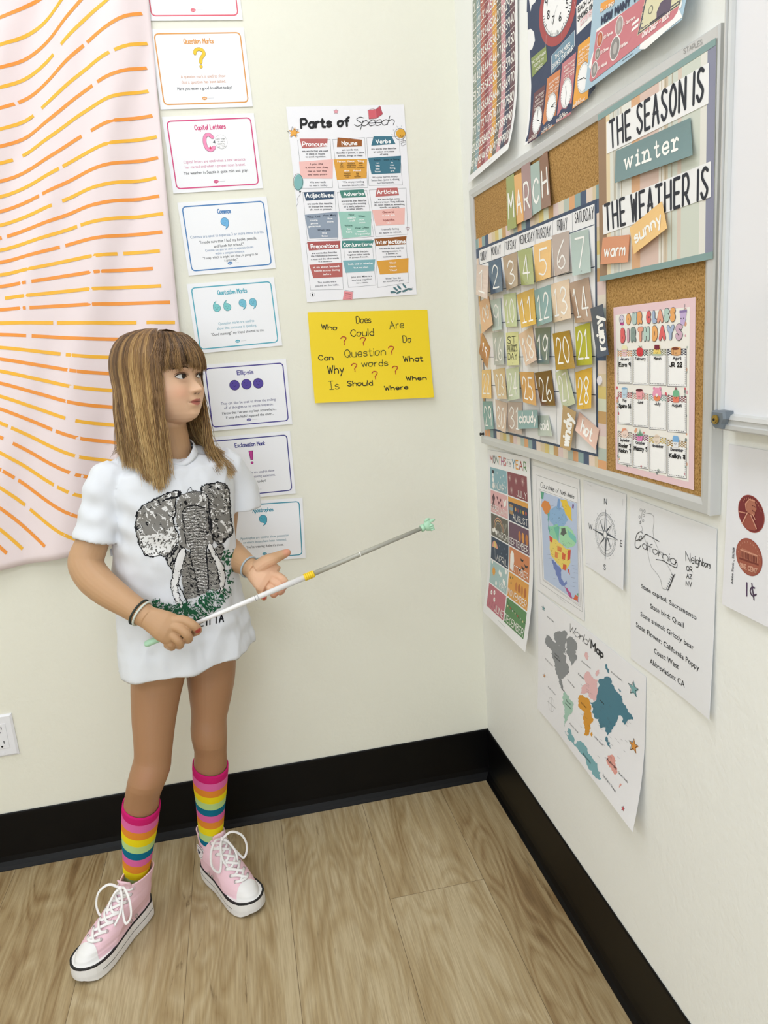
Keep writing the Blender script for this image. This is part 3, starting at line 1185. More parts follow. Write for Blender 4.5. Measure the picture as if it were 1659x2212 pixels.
for t_, x0, y0, x1, y1, dy, c in [('I you she', 340, 700, 478, 720, -3, '5a3233'), ('it those our they', 290, 738, 532, 758, -5, '5a3233'), ('me us her this', 315, 775, 516, 796, -5, '5a3233'), ('we hers yours', 315, 812, 522, 832, -5, '5a3233'),
                                 ('Person', 628, 672, 718, 692, -2, 'ffffff'), ('Place', 738, 672, 810, 690, -2, 'ffffff'), ('Thing', 842, 668, 912, 688, -2, 'ffffff'), ('girl', 664, 700, 690, 712, -1, '3b2a12'), ('boy', 662, 722, 692, 734, -1, '3b2a12'), ('sister', 654, 744, 704, 756, -1, '3b2a12'),
                                 ('backyard', 738, 698, 816, 712, -1, '3b2a12'), ('playground', 728, 718, 826, 732, -1, '3b2a12'), ('classroom', 732, 742, 826, 754, -1, '3b2a12'), ('table', 856, 694, 900, 708, -1, '3b2a12'), ('chair', 858, 718, 902, 730, -1, '3b2a12'), ('lunchbox', 840, 740, 920, 752, -1, '3b2a12'),
                                 ('Idea', 700, 772, 758, 790, -2, 'ffffff'), ('Animal', 798, 768, 882, 788, -2, 'ffffff'), ('freedom', 698, 800, 770, 812, -1, '3b2a12'), ('equality', 696, 820, 770, 834, -1, '3b2a12'), ('hope', 712, 840, 756, 852, -1, '3b2a12'), ('dog', 828, 798, 858, 812, -1, '3b2a12'), ('cat', 830, 818, 858, 832, -1, '3b2a12'), ('hamster', 810, 838, 882, 850, -1, '3b2a12'),
                                 ('Action', 1014, 656, 1088, 674, -2, '173847'), ('State of Being', 1122, 654, 1288, 672, -6, '173847'), ('run', 1038, 690, 1076, 706, -1, 'ffffff'), ('hide', 1034, 718, 1080, 738, -1, 'ffffff'), ('play', 1034, 750, 1080, 768, -1, 'ffffff'), ('learn', 1028, 780, 1092, 798, -1, 'ffffff'), ('is', 1200, 684, 1222, 700, 0, 'ffffff'), ('was', 1188, 712, 1234, 728, -1, 'ffffff'), ('doing', 1184, 742, 1244, 760, -1, 'ffffff'), ('are', 1194, 774, 1236, 790, -1, 'ffffff'),
                                 ('What Kind', 308, 1262, 448, 1284, -8, '26364a'), ('coura-', 338, 1296, 424, 1316, -3, 'ffffff'), ('geous', 345, 1330, 426, 1350, -3, 'ffffff'), ('generous', 322, 1360, 452, 1382, -4, 'ffffff'), ('How Many', 476, 1244, 620, 1266, -6, '26364a'), ('five', 526, 1278, 580, 1298, -2, 'ffffff'), ('more', 520, 1312, 590, 1332, -3, 'ffffff'), ('Which One', 418, 1400, 558, 1420, -5, '26364a'), ('this', 468, 1432, 518, 1452, -2, 'ffffff'), ('first', 464, 1464, 528, 1484, -3, 'ffffff'),
                                 ('How', 748, 1238, 808, 1258, -2, '2a5a50'), ('easily', 738, 1272, 826, 1292, -4, 'ffffff'), ('well', 755, 1302, 815, 1322, -3, 'ffffff'), ('When', 852, 1254, 925, 1274, -3, '2a5a50'), ('now', 862, 1288, 916, 1308, -2, 'ffffff'), ('soon', 862, 1320, 928, 1340, -2, 'ffffff'), ('Where', 706, 1356, 790, 1376, -4, '2a5a50'), ('far', 732, 1390, 776, 1410, -2, 'ffffff'), ('here', 724, 1420, 786, 1442, -2, 'ffffff'), ('How Often', 816, 1378, 966, 1398, -6, '2a5a50'), ('usually', 842, 1412, 944, 1432, -4, 'ffffff'), ('frequently', 822, 1444, 974, 1462, -6, 'ffffff'),
                                 ('General', 1106, 1210, 1236, 1232, -6, '9c4a48'), ('a or an', 1106, 1244, 1240, 1264, -6, 'ffffff'), ('Specific', 1112, 1294, 1238, 1316, -6, '9c4a48'), ('the', 1152, 1326, 1204, 1344, -2, 'ffffff'),
                                 ('at on about beneath', 370, 1796, 658, 1818, -14, 'ffffff'), ('beside across during', 384, 1834, 654, 1854, -12, 'ffffff'), ('before', 478, 1870, 564, 1890, -4, 'ffffff'),
                                 ('both and or whether', 744, 1764, 1010, 1784, -14, 'ffffff'), ('but as also', 804, 1802, 958, 1820, -8, 'ffffff'), ('Wow!', 1182, 1748, 1250, 1768, -3, 'ffffff'), ('Ouch!', 1184, 1790, 1258, 1808, -3, 'ffffff'), ('Yikes!', 1184, 1828, 1264, 1848, -4, 'ffffff')]:
    zt(t_, x0, y0, x1, y1, dy, c, bold=.012)
for t_, x0, y0, x1, y1, dy in [('We are ready', 338, 893, 508, 913, -4), ('to learn today.', 332, 926, 530, 946, -4), ('We enjoy reading', 688, 890, 912, 910, -6), ('stories about pets.', 680, 926, 926, 946, -8), ('We play tennis every', 1000, 842, 1270, 860, -12), ('Saturday. Jane is doing', 990, 872, 1288, 892, -14), ('her homework.', 1052, 902, 1236, 920, -8),
                              ('I usually bring', 1100, 1394, 1282, 1414, -10), ('an apple to school.', 1074, 1430, 1312, 1450, -12), ('The books were', 420, 1958, 618, 1976, -12), ('placed on the table.', 394, 1994, 650, 2012, -14), ('Jane and Mike are', 776, 1900, 998, 1918, -12), ('working together', 784, 1934, 994, 1952, -14), ('as a team.', 830, 1964, 958, 1980, -8), ('Wow! You did', 1140, 1918, 1302, 1936, -10), ('an excellent Job!', 1116, 1948, 1332, 1966, -14)]:
    zt(t_, x0, y0, x1, y1, dy, '50525c', bold=.004)


def star_pts(cx, cy, r, a0=-90, k=.45, n=5):
    return [(cx + r * (1 if i % 2 == 0 else k) * math.cos(math.radians(a0 + i * 180 / n)), cy + r * (1 if i % 2 == 0 else k) * math.sin(math.radians(a0 + i * 180 / n))) for i in range(2 * n)]


zp(star_pts(172, 378, 62, -80), 'eaa94a', 2)
S.line(Z(star_pts(165, 374, 62, -100)), .7, '1f2024', 3, closed=True)
zp([(960, 135), (1038, 128), (1042, 225), (970, 232)], 'd4626e', 2)
zp([(1040, 128), (1090, 95), (1115, 180), (1045, 225)], 'c0505e', 2)
S.line(Z([(955, 140), (1010, 120), (1038, 135), (1082, 92), (1115, 178), (1048, 225), (968, 232), (955, 140)]), .5, '5a2a30', 3)
zp(star_pts(618, 152, 24, -90, .6), 'e9a3ae', 2)
S.line(Z(star_pts(618, 152, 26, -90, .55)), .4, '4a3034', 3, closed=True)
S.line(Z([(1298 + 58 * math.cos(t), 392 + 62 * math.sin(t)) for t in np.linspace(0, 6.28, 22)]), .7, '1f2024', 3)
zp([(1305 + 50 * math.cos(t), 385 + 48 * math.sin(t)) for t in np.linspace(0, 6.1, 18)], 'e0a838', 2)
S.line(Z([(1290, 440), (1305, 405), (1318, 440), (1330, 405), (1335, 470)]), .5, '1f2024', 4)
S.line(Z([(1305, 470), (1355, 460), (1358, 500), (1318, 520), (1308, 490), (1350, 480)]), .6, '1f2024', 4)
for a in ((1225, 345, 1240, 360), (1265, 305, 1272, 322), (1316, 300, 1312, 318), (1208, 395, 1224, 402)):
    S.line(Z([a[:2], a[2:]]), .5, '1f2024', 3)
zp([(222 + 50 * math.cos(t), 905 + 86 * math.sin(t)) for t in np.linspace(0, 6.1, 20)], '7fb5b5', 2)
S.line(Z([(215 + 50 * math.cos(t), 900 + 88 * math.sin(t)) for t in np.linspace(0, 6.28, 22)]), .7, '1f2024', 3)
S.line(Z([(236, 1000), (240, 1030), (205, 1080), (218, 1120), (195, 1165)]), .5, '1f2024', 3)
zp([(228, 995), (248, 995), (244, 1012), (230, 1012)], '1f2024', 3)
S.line(Z([(1380, 1415), (1358, 1388), (1368, 1378), (1380, 1390), (1394, 1378), (1398, 1392), (1380, 1415)]), .8, '8a3a44', 3)
zp([(705, 2060), (795, 2068), (790, 2150), (690, 2150)], 'e58f95', 2)
S.line(Z([(710, 2050), (800, 2062), (795, 2140)]), .6, '2a2a2e', 3)
for k in range(3):
    S.line(Z([(715, 2085 + k * 24), (775, 2092 + k * 24)]), .6, '2a2a2e', 3)
S.line(Z([(1200, 2085), (1300, 2060), (1435, 2025)]), .6, '2c4a50', 3)
for cx, cy, a in ((1250, 2035, .7), (1290, 2020, .8), (1345, 2005, .9), (1225, 2070, .1), (1285, 2072, -.5), (1350, 2055, -.4), (1400, 2038, .1)):
    q = [(cx + 30 * math.cos(t) * math.cos(a) - 10 * math.sin(t) * math.sin(a), cy + 30 * math.cos(t) * math.sin(a) + 10 * math.sin(t) * math.cos(a)) for t in np.linspace(0, 6, 12)]
    zp(q, '557f86', 2)
    S.line(Z(q), .35, '2c4a50', 3, closed=True)
S.line(Z([(368 + 24 * math.cos(t), 2096 + 24 * math.sin(t)) for t in np.linspace(0, 6.28, 20)]), .3, '6a6a70', 2)
zp([(360, 2085), (374, 2088), (380, 2108), (360, 2108)], '202024', 2)
S.build('parts_of_speech_poster', 'white Parts of Speech poster with nine coloured word boxes', 'poster')

# ------------------------------------------------------------------ yellow question words sheet
S = Sheet([(664.6, 674.7), (923.2, 669), (935, 857.8), (679.5, 870.5)], 'B', 0.0022, lambda u, v: .012 * v ** 3 * (0.6 + .4 * u), paper='f3d525', nu=14, nv=12, thick=0.0004)
S.maxl = 0.03
Z = lambda pts: S.uv(np.array(pts, float) / 5.352 + np.array([650, 650]))
for t_, x0, y0, x1, y1, dy, w, c in [('Who', 235, 268, 415, 325, 14, 2.0, '1d1c14'), ('Does', 636, 182, 806, 258, -8, 1.8, '1d1c14'), ('Are', 1022, 240, 1186, 325, -14, 1.7, '4a4f22'), ('Could', 572, 335, 838, 412, -14, 2.1, '2c2d18'), ('Do', 1175, 405, 1270, 480, -2, 1.9, '2a3026'),
                                    ('Can', 198, 630, 368, 688, -6, 2.0, '1d1c14'), ('Question', 500, 565, 975, 655, -32, 1.9, '4d4e1c'), ('words', 698, 690, 1000, 762, -14, 2.0, '4d4e1c'), ('What', 1180, 640, 1405, 700, -6, 2.3, '1d1c14'), ('Why', 305, 752, 492, 842, -14, 2.3, '1d1c14'),
                                    ('s', 390, 925, 435, 1020, -2, 1.7, '47481e'), ('Should', 530, 930, 820, 985, -12, 2.3, '1d1c14'), ('Where', 958, 985, 1226, 1032, -16, 2.3, '1d1c14'), ('When', 1210, 872, 1440, 918, -8, 2.3, '1d1c14')]:
    S.text(t_, [tuple(p) for p in Z([(x0, y0), (x1, y0 + dy), (x1 + 4, y1 + dy), (x0 + 6, y1)])], c, w, hand=.02, lay=2)
for x, y in ((490, 462), (714, 470), (1040, 572), (612, 772), (848, 862), (1082, 802)):
    S.text('?', [tuple(p) for p in Z([(x - 32, y - 46), (x + 30, y - 50), (x + 36, y + 42), (x - 22, y + 46)])], 'b03a28', 2.3, lay=3)
S.line(Z([(342, 930), (352, 1020)]), 1.6, '47481e', 2)
S.line(Z([(318, 930), (368, 926)]), 1.5, '47481e', 2)
S.line(Z([(330, 1024), (380, 1020)]), 1.5, '47481e', 2)
S.build('yellow_question_sheet', 'yellow sheet of handwritten question words below the Parts of Speech poster', 'sheet')
# ------------------------------------------------------------------ things on the right wall
def zoomer(ox, oy, sc):
    return lambda pts: np.array(pts, float) / sc + np.array([ox, oy])


def quad_prism(mb, px, d0, d1, mi=0):
    """box between depth d0 (front) and d1 (wall side) whose front corners are seen at px"""
    a = on_right(px, d0)
    b = a.copy()
    b[:, 0] = -d1
    mb.hexa(a, b, mi)


# --- hundred chart
Q = [(1017, -30), (1120.5, -170), (1119.5, 322), (1019, 397)]
S = Sheet(Q, 'R', 0.002, lambda u, v: .022 * np.clip((v - .5) / .5, 0, 1) ** 3 * (.45 + .55 * u) + .004 * u * (1 - v), paper='eeeeee', nu=8, nv=26)
S.maxl = 0.03
cols = ['8f9a8c', '8aa3aa', 'b5685a', '8f444a', 'c08088', 'dda24c', '6a645c', 'cf9aa0', '3b4258', '6b4a52']
gx0, gx1, gy0, gy1 = .045, .955, .088, .962
for c in range(10):
    S.rect(gx0 + (gx1 - gx0) * c / 10, gy0, gx0 + (gx1 - gx0) * (c + 1) / 10, gy1, cols[c], 1)
for r in range(10):
    y = gy0 + (gy1 - gy0) * r / 10
    S.line([(gx0, y), (gx1, y)], .8, 'f4f0ea', 2)
    for c in range(10):
        n = r * 10 + c + 1
        x = gx0 + (gx1 - gx0) * (c + .5) / 10
        w = .030 if n < 10 else (.037 if n < 100 else .044)
        S.text(str(n), (x - w, y + .022, x + w, y + .064), 'f8f6f0', 2.6 if n < 100 else 2.0, lay=3, gap=.18)
S.line([(.5, .98), (.62, .981)], .6, 'b5b5b5', 1)
hc = S.build('number_chart', 'tall hundred chart with coloured number columns, curling off the wall in the corner', 'chart')

# --- clock poster
Q = [(1137, -60), (1296, -235), (1293, 192), (1146, 314)]
S = Sheet(Q, 'R', 0.002, lambda u, v: .012 * np.clip((v - .6) / .4, 0, 1) ** 2 * (1 - u) + .006 * u * v, paper='f2f2f2', nu=10, nv=16)
S.maxl = 0.04
Z = zoomer(1130, 0, 3.77)
NAVY = '2f3d5c'
S.poly(Z([(35, -100), (30, 100), (62, 95), (70, 45), (98, 20), (130, -60), (640, -600), (617, 720), (592, 748), (560, 800), (300, 1010), (150, 1130), (90, 1170), (62, 1150), (75, 1080), (68, 700), (55, 410), (75, 400), (98, 330), (90, 260), (62, 232), (38, 245)]), NAVY, 1, px=True)


def pell(cx, cy, a, b, sh, n=40):
    """ellipse seen on the right wall: half axes in zoom pixels, sheared upward to the right"""
    return [(cx + a * math.cos(t), cy + b * math.sin(t) - sh * a * math.cos(t)) for t in np.arange(n) * 2 * math.pi / n]


S.poly(Z(pell(290, 60, 158, 305, .62)), 'a8484a', 2, px=True)
S.poly(Z(pell(287, 42, 124, 250, .62)), '6a6f7a', 3, px=True)
S.poly(Z(pell(287, 40, 120, 245, .62)), 'f4f4f4', 4, px=True)
for k in range(30):
    t = math.radians(6 * k)
    a = pell(287, 40, 118, 240, .62, 60)[k]
    b_ = pell(287, 40, 108 if k % 5 else 102, 220 if k % 5 else 208, .62, 60)[k]
    S.line(Z([a, b_]), 1.0 if k % 5 else 1.6, '22262e', 5, px=True)
for tx, x, y in (('9', 195, 15), ('8', 212, 118), ('7', 254, 163), ('6', 311, 137), ('5', 367, 30)):
    S.text(tx, [tuple(p) for p in Z([(x - 9, y - 26), (x + 9, y - 36), (x + 9, y + 28), (x - 9, y + 36)])], '22262e', 2.0, px=True, lay=6)
S.line(Z([(287, 40), (235, 195)]), .5, '8a8a90', 6, px=True)
for (a, b_) in (((196, 285), (192, 380)), ((325, 255), (330, 355)), ((428, 15), (448, 70))):
    S.line(Z([a, b_]), .5, 'd8d8d8', 6, px=True)
for q, c, e in (([(68, 475), (192, 375), (203, 495), (75, 632)], '8a9a5c', None), ([(238, 455), (430, 250), (432, 375), (245, 595)], '7393a8', 'e8e8e8'), ([(445, 55), (640, -140), (615, 130), (450, 285)], 'f1efee', None)):
    if e:
        m = np.mean(q, 0)
        S.poly(Z([m + (np.array(p) - m) * 1.04 for p in q]), e, 2, px=True)
    S.poly(Z(q), c, 3, px=True)


def slope_text(t, x0, y0, x1, h, sl, col, w, lay=6):
    """zoom pixels: line starts at (x0,y0 top) and climbs with slope sl"""
    dy = -(x1 - x0) * sl
    S.text(t, [tuple(p) for p in Z([(x0, y0), (x1, y0 + dy), (x1, y0 + dy + h), (x0, y0 + h)])], col, w, px=True, lay=lay, gap=.2)


for t_, x0, y0, x1 in (('THE SHORT HAND', 73, 505, 192), ('POINTS TO', 92, 530, 175), ('HOURS', 108, 560, 165)):
    slope_text(t_, x0, y0, x1, 22, .78, 'f0efe6', .9)
slope_text('THE NUMBER', 270, 452, 400, 34, .86, 'f2f2f2', 1.3)
slope_text('SHOWS THE HOUR', 248, 530, 426, 36, .92, 'f2f2f2', 1.3)
slope_text('EACH LINE', 462, 60, 600, 40, .85, '22262e', 1.5)
slope_text('SHOWS ONE', 460, 135, 606, 40, .9, '22262e', 1.5)
S.poly(Z([(480, 170), (582, 65), (580, 110), (482, 222)]), 'e3b9bd', 4, px=True)
slope_text('MINUTE', 486, 180, 578, 32, .98, 'f4f2f2', 1.3)
minis = [([(95, 760), (192, 685), (185, 1060), (150, 1130), (85, 1165)], '6b434a', (144, 978, 40, 112, .35), ('SAY "O\'CLOCK"', 108, 790), '3:00', 'THREE O\'CLOCK', (0, 100)),
         ([(205, 640), (318, 560), (296, 1020), (188, 1098)], 'd08452', (258, 870, 42, 118, .45), ('SAY "FIFTEEN"', 222, 680), '2:15', 'TWO FIFTEEN', (75, 95)),
         ([(330, 520), (448, 425), (425, 930), (310, 1000)], 'c47a80', (380, 756, 47, 125, .5), ('SAY "THIRTY"', 348, 545), '11:30', 'ELEVEN THIRTY', (180, -20)),
         ([(465, 375), (592, 272), (562, 800), (438, 888)], 'e8a544', (521, 632, 52, 128, .55), ('SAY "FORTY-FIVE"', 470, 420), '3:45', 'THREE FORTY-FIVE', (270, 110))]
for q, c, (cx, cy, a, b_, sh), (t1, tx, ty), t2, t3, hands in minis:
    S.poly(Z(q), c, 2, px=True)
    S.poly(Z(pell(cx, cy, a, b_, sh, 32)), '8a8a90', 3, px=True)
    S.poly(Z(pell(cx, cy, a * .96, b_ * .96, sh, 32)), 'f4f4f4', 4, px=True)
    E1, E2 = pell(cx, cy, a * .92, b_ * .92, sh, 60), pell(cx, cy, a * .82, b_ * .82, sh, 60)
    for k in range(0, 60, 2):
        S.line(Z([E1[k], E2[k]]), .7, '30343c', 5, px=True)
    for h_, ln in ((hands[0], .75), (hands[1], .5)):
        t = math.radians(h_ - 90)
        S.line(Z([(cx, cy), (cx + a * ln * math.cos(t), cy + b_ * ln * math.sin(t) - sh * a * ln * math.cos(t))]), 1.3, '22262e', 6, px=True)
    wd = (q[1][0] - q[0][0]) * .8
    for i, tt in enumerate((t1, 'WHEN THE', 'LONG HAND', 'POINTS TO IT')):
        slope_text(tt, tx + 4, ty + i * 32, tx + wd, 18, .72, 'f6efe6', .7)
    slope_text(t2, q[-1][0] + 28, q[-1][1] - 62, q[-1][0] + 70, 20, .7, 'f6efe6', .8)
    slope_text(t3, q[-1][0] + 8, q[-1][1] - 28, q[-1][0] + wd, 20, .72, 'f6efe6', .8)
S.build('clock_poster', 'navy telling-the-time poster with a large red-rimmed clock face', 'poster')

# --- money poster
Q = [(1302, -215), (1524, -400), (1508, 43), (1278.5, 199)]
S = Sheet(Q, 'R', 0.004, lambda u, v: .006 + .016 * np.clip((v - .4) / .6, 0, 1) ** 2 * (.4 + .6 * u), paper='a9c3d3', nu=10, nv=12)
S.maxl = 0.04
S.poly(Z([(668, 30), (790, -40), (780, 25), (662, 105)]), 'e8a04a', 2, px=True)
slope_text('50c - 5 DIMES', 668, 75, 780, 26, .55, 'f3e8dc', 1.0)
S.text('HOW MANY TO MAKE', [tuple(p) for p in Z([(680, 142), (1170, -190), (1170, -130), (682, 195)])], '24304e', 3.2, px=True, lay=6)
S.poly(Z([(585, 545), (625, 400), (640, 240), (700, 200), (1400, -240), (1400, 60), (1330, 110), (1050, 300), (1045, 400), (1100, 400), (1350, 200), (1430, 140), (1370, 60), (600, 560)]), 'f1efec', 2, px=True)
S.poly(Z([(640, 262), (1420, -300), (1370, 100), (1340, 150), (620, 665), (602, 655), (600, 640)]), 'c87880', 3, px=True)
S.poly(Z([(1052, -10), (1440, -270), (1385, 40), (1010, 292)]), 'e7e0b8', 4, px=True)
S.poly(Z([(1055, -2), (1436, -262), (1382, 36), (1014, 284)]), '4d4a5a', 5, px=True)
S.poly(Z([(1066, 2), (1422, -240), (1372, 30), (1030, 262)]), 'd8d2ae', 6, px=True)
S.poly(Z([(1172, 100), (1200, 20), (1250, -20), (1300, -60), (1300, 80), (1240, 130), (1180, 170)]), '5d5064', 7, px=True)
S.poly(Z(pell(1114, 80, 20, 36, .5, 20)), '6a6a62', 7, px=True)
S.poly(Z(pell(1114, 80, 14, 28, .5, 20)), 'd8d2ae', 8, px=True)
for k in range(6):
    S.line(Z([(1040, 60 + k * 34), (1052, 52 + k * 34)]), 1.2, '6a6672', 8, px=True)
S.line(Z([(1120, 192), (1250, 105)]), 1.6, '3a3848', 8, px=True)
S.line(Z([(1040, 240), (1100, 200)]), 1.0, '6a6672', 8, px=True)
S.line(Z([(1300, 60), (1370, 12)]), 1.4, '4a4658', 8, px=True)
S.text('One Dollar - $1.00', [tuple(p) for p in Z([(1062, 262), (1300, 92), (1296, 140), (1058, 308)])], 'f3e0de', 1.8, px=True, lay=6)
for cx, cy, a, b_, c, tx, ln in ((674, 318, 26, 62, 'b8644a', '100 Pennies', 80), (660, 440, 22, 50, '8b8378', '10 Dimes', 68), (641, 566, 28, 66, '8f8a88', '20 Nickels', 78), (838, 208, 34, 80, 'a89a96', '4 Quarters', 100), (814, 392, 45, 100, '8a8684', '2 Half Dollars', 62)):
    S.poly(Z(pell(cx, cy, a, b_, .55, 28)), 'f0ecea', 4, px=True)
    S.poly(Z(pell(cx, cy, a * .87, b_ * .9, .55, 28)), c, 5, px=True)
    S.poly(Z(pell(cx + 3, cy, a * .42, b_ * .5, .55, 20)), {'b8644a': 'd08a6a'}.get(c, 'b5b0ac'), 6, px=True)
    slope_text(tx, cx + a + 6, cy - 22, cx + a + 6 + ln, 24, .62, 'f3e0de', 1.0)
for dy in (0, 46):
    S.poly(Z([(955, 190 + dy), (1012, 142 + dy), (1010, 170 + dy), (952, 216 + dy)]), 'f1efec', 5, px=True)
S.line(Z([(890, 495), (985, 435)]), .8, '5a6a78', 2, px=True)
S.build('money_poster', 'pale blue and pink coins and dollar poster above the cork board', 'poster')

# --- cork board
CQ = np.array([(1012.5, 411), (1555, 49), (1531, 1115), (1040, 957)], float)
W3 = on_right(CQ, .018)
# a true rectangle on the wall
cy0, cy1 = (W3[0][1] + W3[3][1]) / 2, (W3[1][1] + W3[2][1]) / 2
t = empty('cork_board', (-.009, (cy0 + cy1) / 2, W3[:, 2].min()))
tag(t, 'aluminium framed cork notice board on the right wall', 'notice board')
M_AL = mat('brushed_aluminium', 'cfd0cf', 0.38, 0.5, metal=0.3)
M_CORK = bpy.data.materials.new('cork')
M_CORK.use_nodes = True
nt = M_CORK.node_tree
tc = nt.nodes.new('ShaderNodeTexCoord')
cn = nt.nodes.new('ShaderNodeTexNoise')
cn.inputs['Scale'].default_value = 330
cn.inputs['Detail'].default_value = 4
cn.inputs['Roughness'].default_value = .7
cr = nt.nodes.new('ShaderNodeValToRGB')
cr.color_ramp.elements[0].position, cr.color_ramp.elements[0].color = .30, rgb('5f421d')
cr.color_ramp.elements[1].position, cr.color_ramp.elements[1].color = .68, rgb('c79f63')
e = cr.color_ramp.elements.new(.46)
e.color = rgb('a47c40')
nt.links.new(tc.outputs['Object'], cn.inputs['Vector'])
nt.links.new(cn.outputs['Fac'], cr.inputs[0])
nt.links.new(cr.outputs[0], nt.nodes['Principled BSDF'].inputs['Base Color'])
nt.nodes['Principled BSDF'].inputs['Roughness'].default_value = .9


def inset(q, m):
    """shrink a wall quad (world points) by m metres"""
    c = q.mean(0)
    o = q.copy()
    for i in range(4):
        a, b_, d = q[i], q[(i + 1) % 4], q[i - 1]
        e1, e2 = (b_ - a) / np.linalg.norm(b_ - a), (d - a) / np.linalg.norm(d - a)
        o[i] = a + (e1 + e2) * m
    return o


def at_d(q, d):
    q = q.copy()
    q[:, 0] = -d
    return q


FRW = .021
outer, inner = W3, inset(W3, FRW)
b = MB()
b.hexa(at_d(inset(W3, .018), .0125), at_d(inset(W3, .018), .002))
b.build('cork_sheet', M_CORK, t)
for i, nm in ((0, 'top'), (1, 'right'), (2, 'bottom'), (3, 'left')):
    j = (i + 1) % 4
    mid_ = inset(W3, .013)
    lip = inset(W3, .002)
    b = MB()

    def prof(k):
        return [at_d(outer[k:k + 1], .0005)[0], at_d(outer[k:k + 1], .0165)[0], at_d(lip[k:k + 1], .0185)[0], at_d(mid_[k:k + 1], .0185)[0], at_d(inner[k:k + 1], .0155)[0], at_d(inner[k:k + 1], .0128)[0], at_d(inner[k:k + 1], .0005)[0]]
    b.rings([prof(i), prof(j)])
    fr = b.build('frame_rail', M_AL, t)
    if nm == 'top':
        SS = Sheet([(1476, 106), (1516, 85), (1517, 95), (1477, 116.5)], 'R', .0188, paper=None)
        SS.text('STAPLES', (0, 0, 1, 1), '9a9a98', .7)
        o = SS.build('maker_mark', None, None)
        o.parent = t
        o.matrix_parent_inverse = t.matrix_basis.inverted()
DC = .0126   # cork face


# --- calendar sheet
PAST = ['e3d8c8', 'b9c3b8', 'dfa878', '8fa9a8', '4a5a74', 'e6d3c2', 'd9c7a6', 'd9c47c', 'd8dcc6', 'c7a06a', 'dfc9c4']
Q = [(1021, 521), (1308, 391), (1310.5, 1023), (1041, 945)]
S = Sheet(Q, 'R', DC + .0012, None, paper='dcd3c2', thick=.0004)
uu0, uu1, vv0, vv1 = .058, .955, .045, .945
n = 30
for k in range(n):
    c = PAST[(k * 1) % len(PAST)]
    a, b_ = k / n, (k + 1) / n
    S.rect(a, 0, b_, vv0 + .002, c, 1)
    S.rect(a, vv1 - .002, b_, 1, c, 1)
n = 22
for k in range(n):
    c = PAST[(k * 1 + 3) % len(PAST)]
    a, b_ = k / n, (k + 1) / n
    S.rect(0, a, uu0 + .002, b_, c, 2)
    S.rect(uu1 - .002, a, 1, b_, c, 2)
S.rect(uu0, vv0, uu1, vv1, '3d4d66', 3)
S.rect(uu0 + .010, vv0 + .012, uu1 - .010, vv1 - .010, 'f0f0f1', 4)
ZC_ = zoomer(1000, 320, 5.027)
days = [('SUNDAY', (192, 1150), (266, 1105), 95), ('MONDAY', (312, 1090), (412, 1045), 98), ('TUESDAY', (468, 1030), (580, 985), 100), ('WEDNESDAY', (618, 968), (778, 900), 100), ('THURSDAY', (798, 900), (955, 835), 115), ('FRIDAY', (1028, 800), (1135, 752), 125), ('SATURDAY', (1220, 718), (1425, 630), 130)]
for tx, a, b_, h in days:
    S.text(tx, [tuple(p) for p in ZC_([(a[0], a[1] - 10), (b_[0], b_[1] + 4), (b_[0] + 2, b_[1] + 4 + h), (a[0] + 4, a[1] - 10 + h * .82)])], '2a2c34', 1.5, px=True, lay=6, gap=.35)
VL = [uu0 + .01 + (uu1 - uu0 - .02) * k / 7 for k in range(8)]
for k in range(1, 7):
    S.line([(VL[k], vv0 + .012), (VL[k], vv1 - .012)], .8, '4a5568', 5)
HL = [.125, .265, .415, .575, .715, vv1 - .01]
for y in HL[:-1]:
    S.line([(uu0 + .012, y), (uu1 - .012, y)], 1.4, '38465e', 5)
S.build('calendar_sheet', 'large calendar sheet with pastel striped border pinned to the cork board', 'calendar')

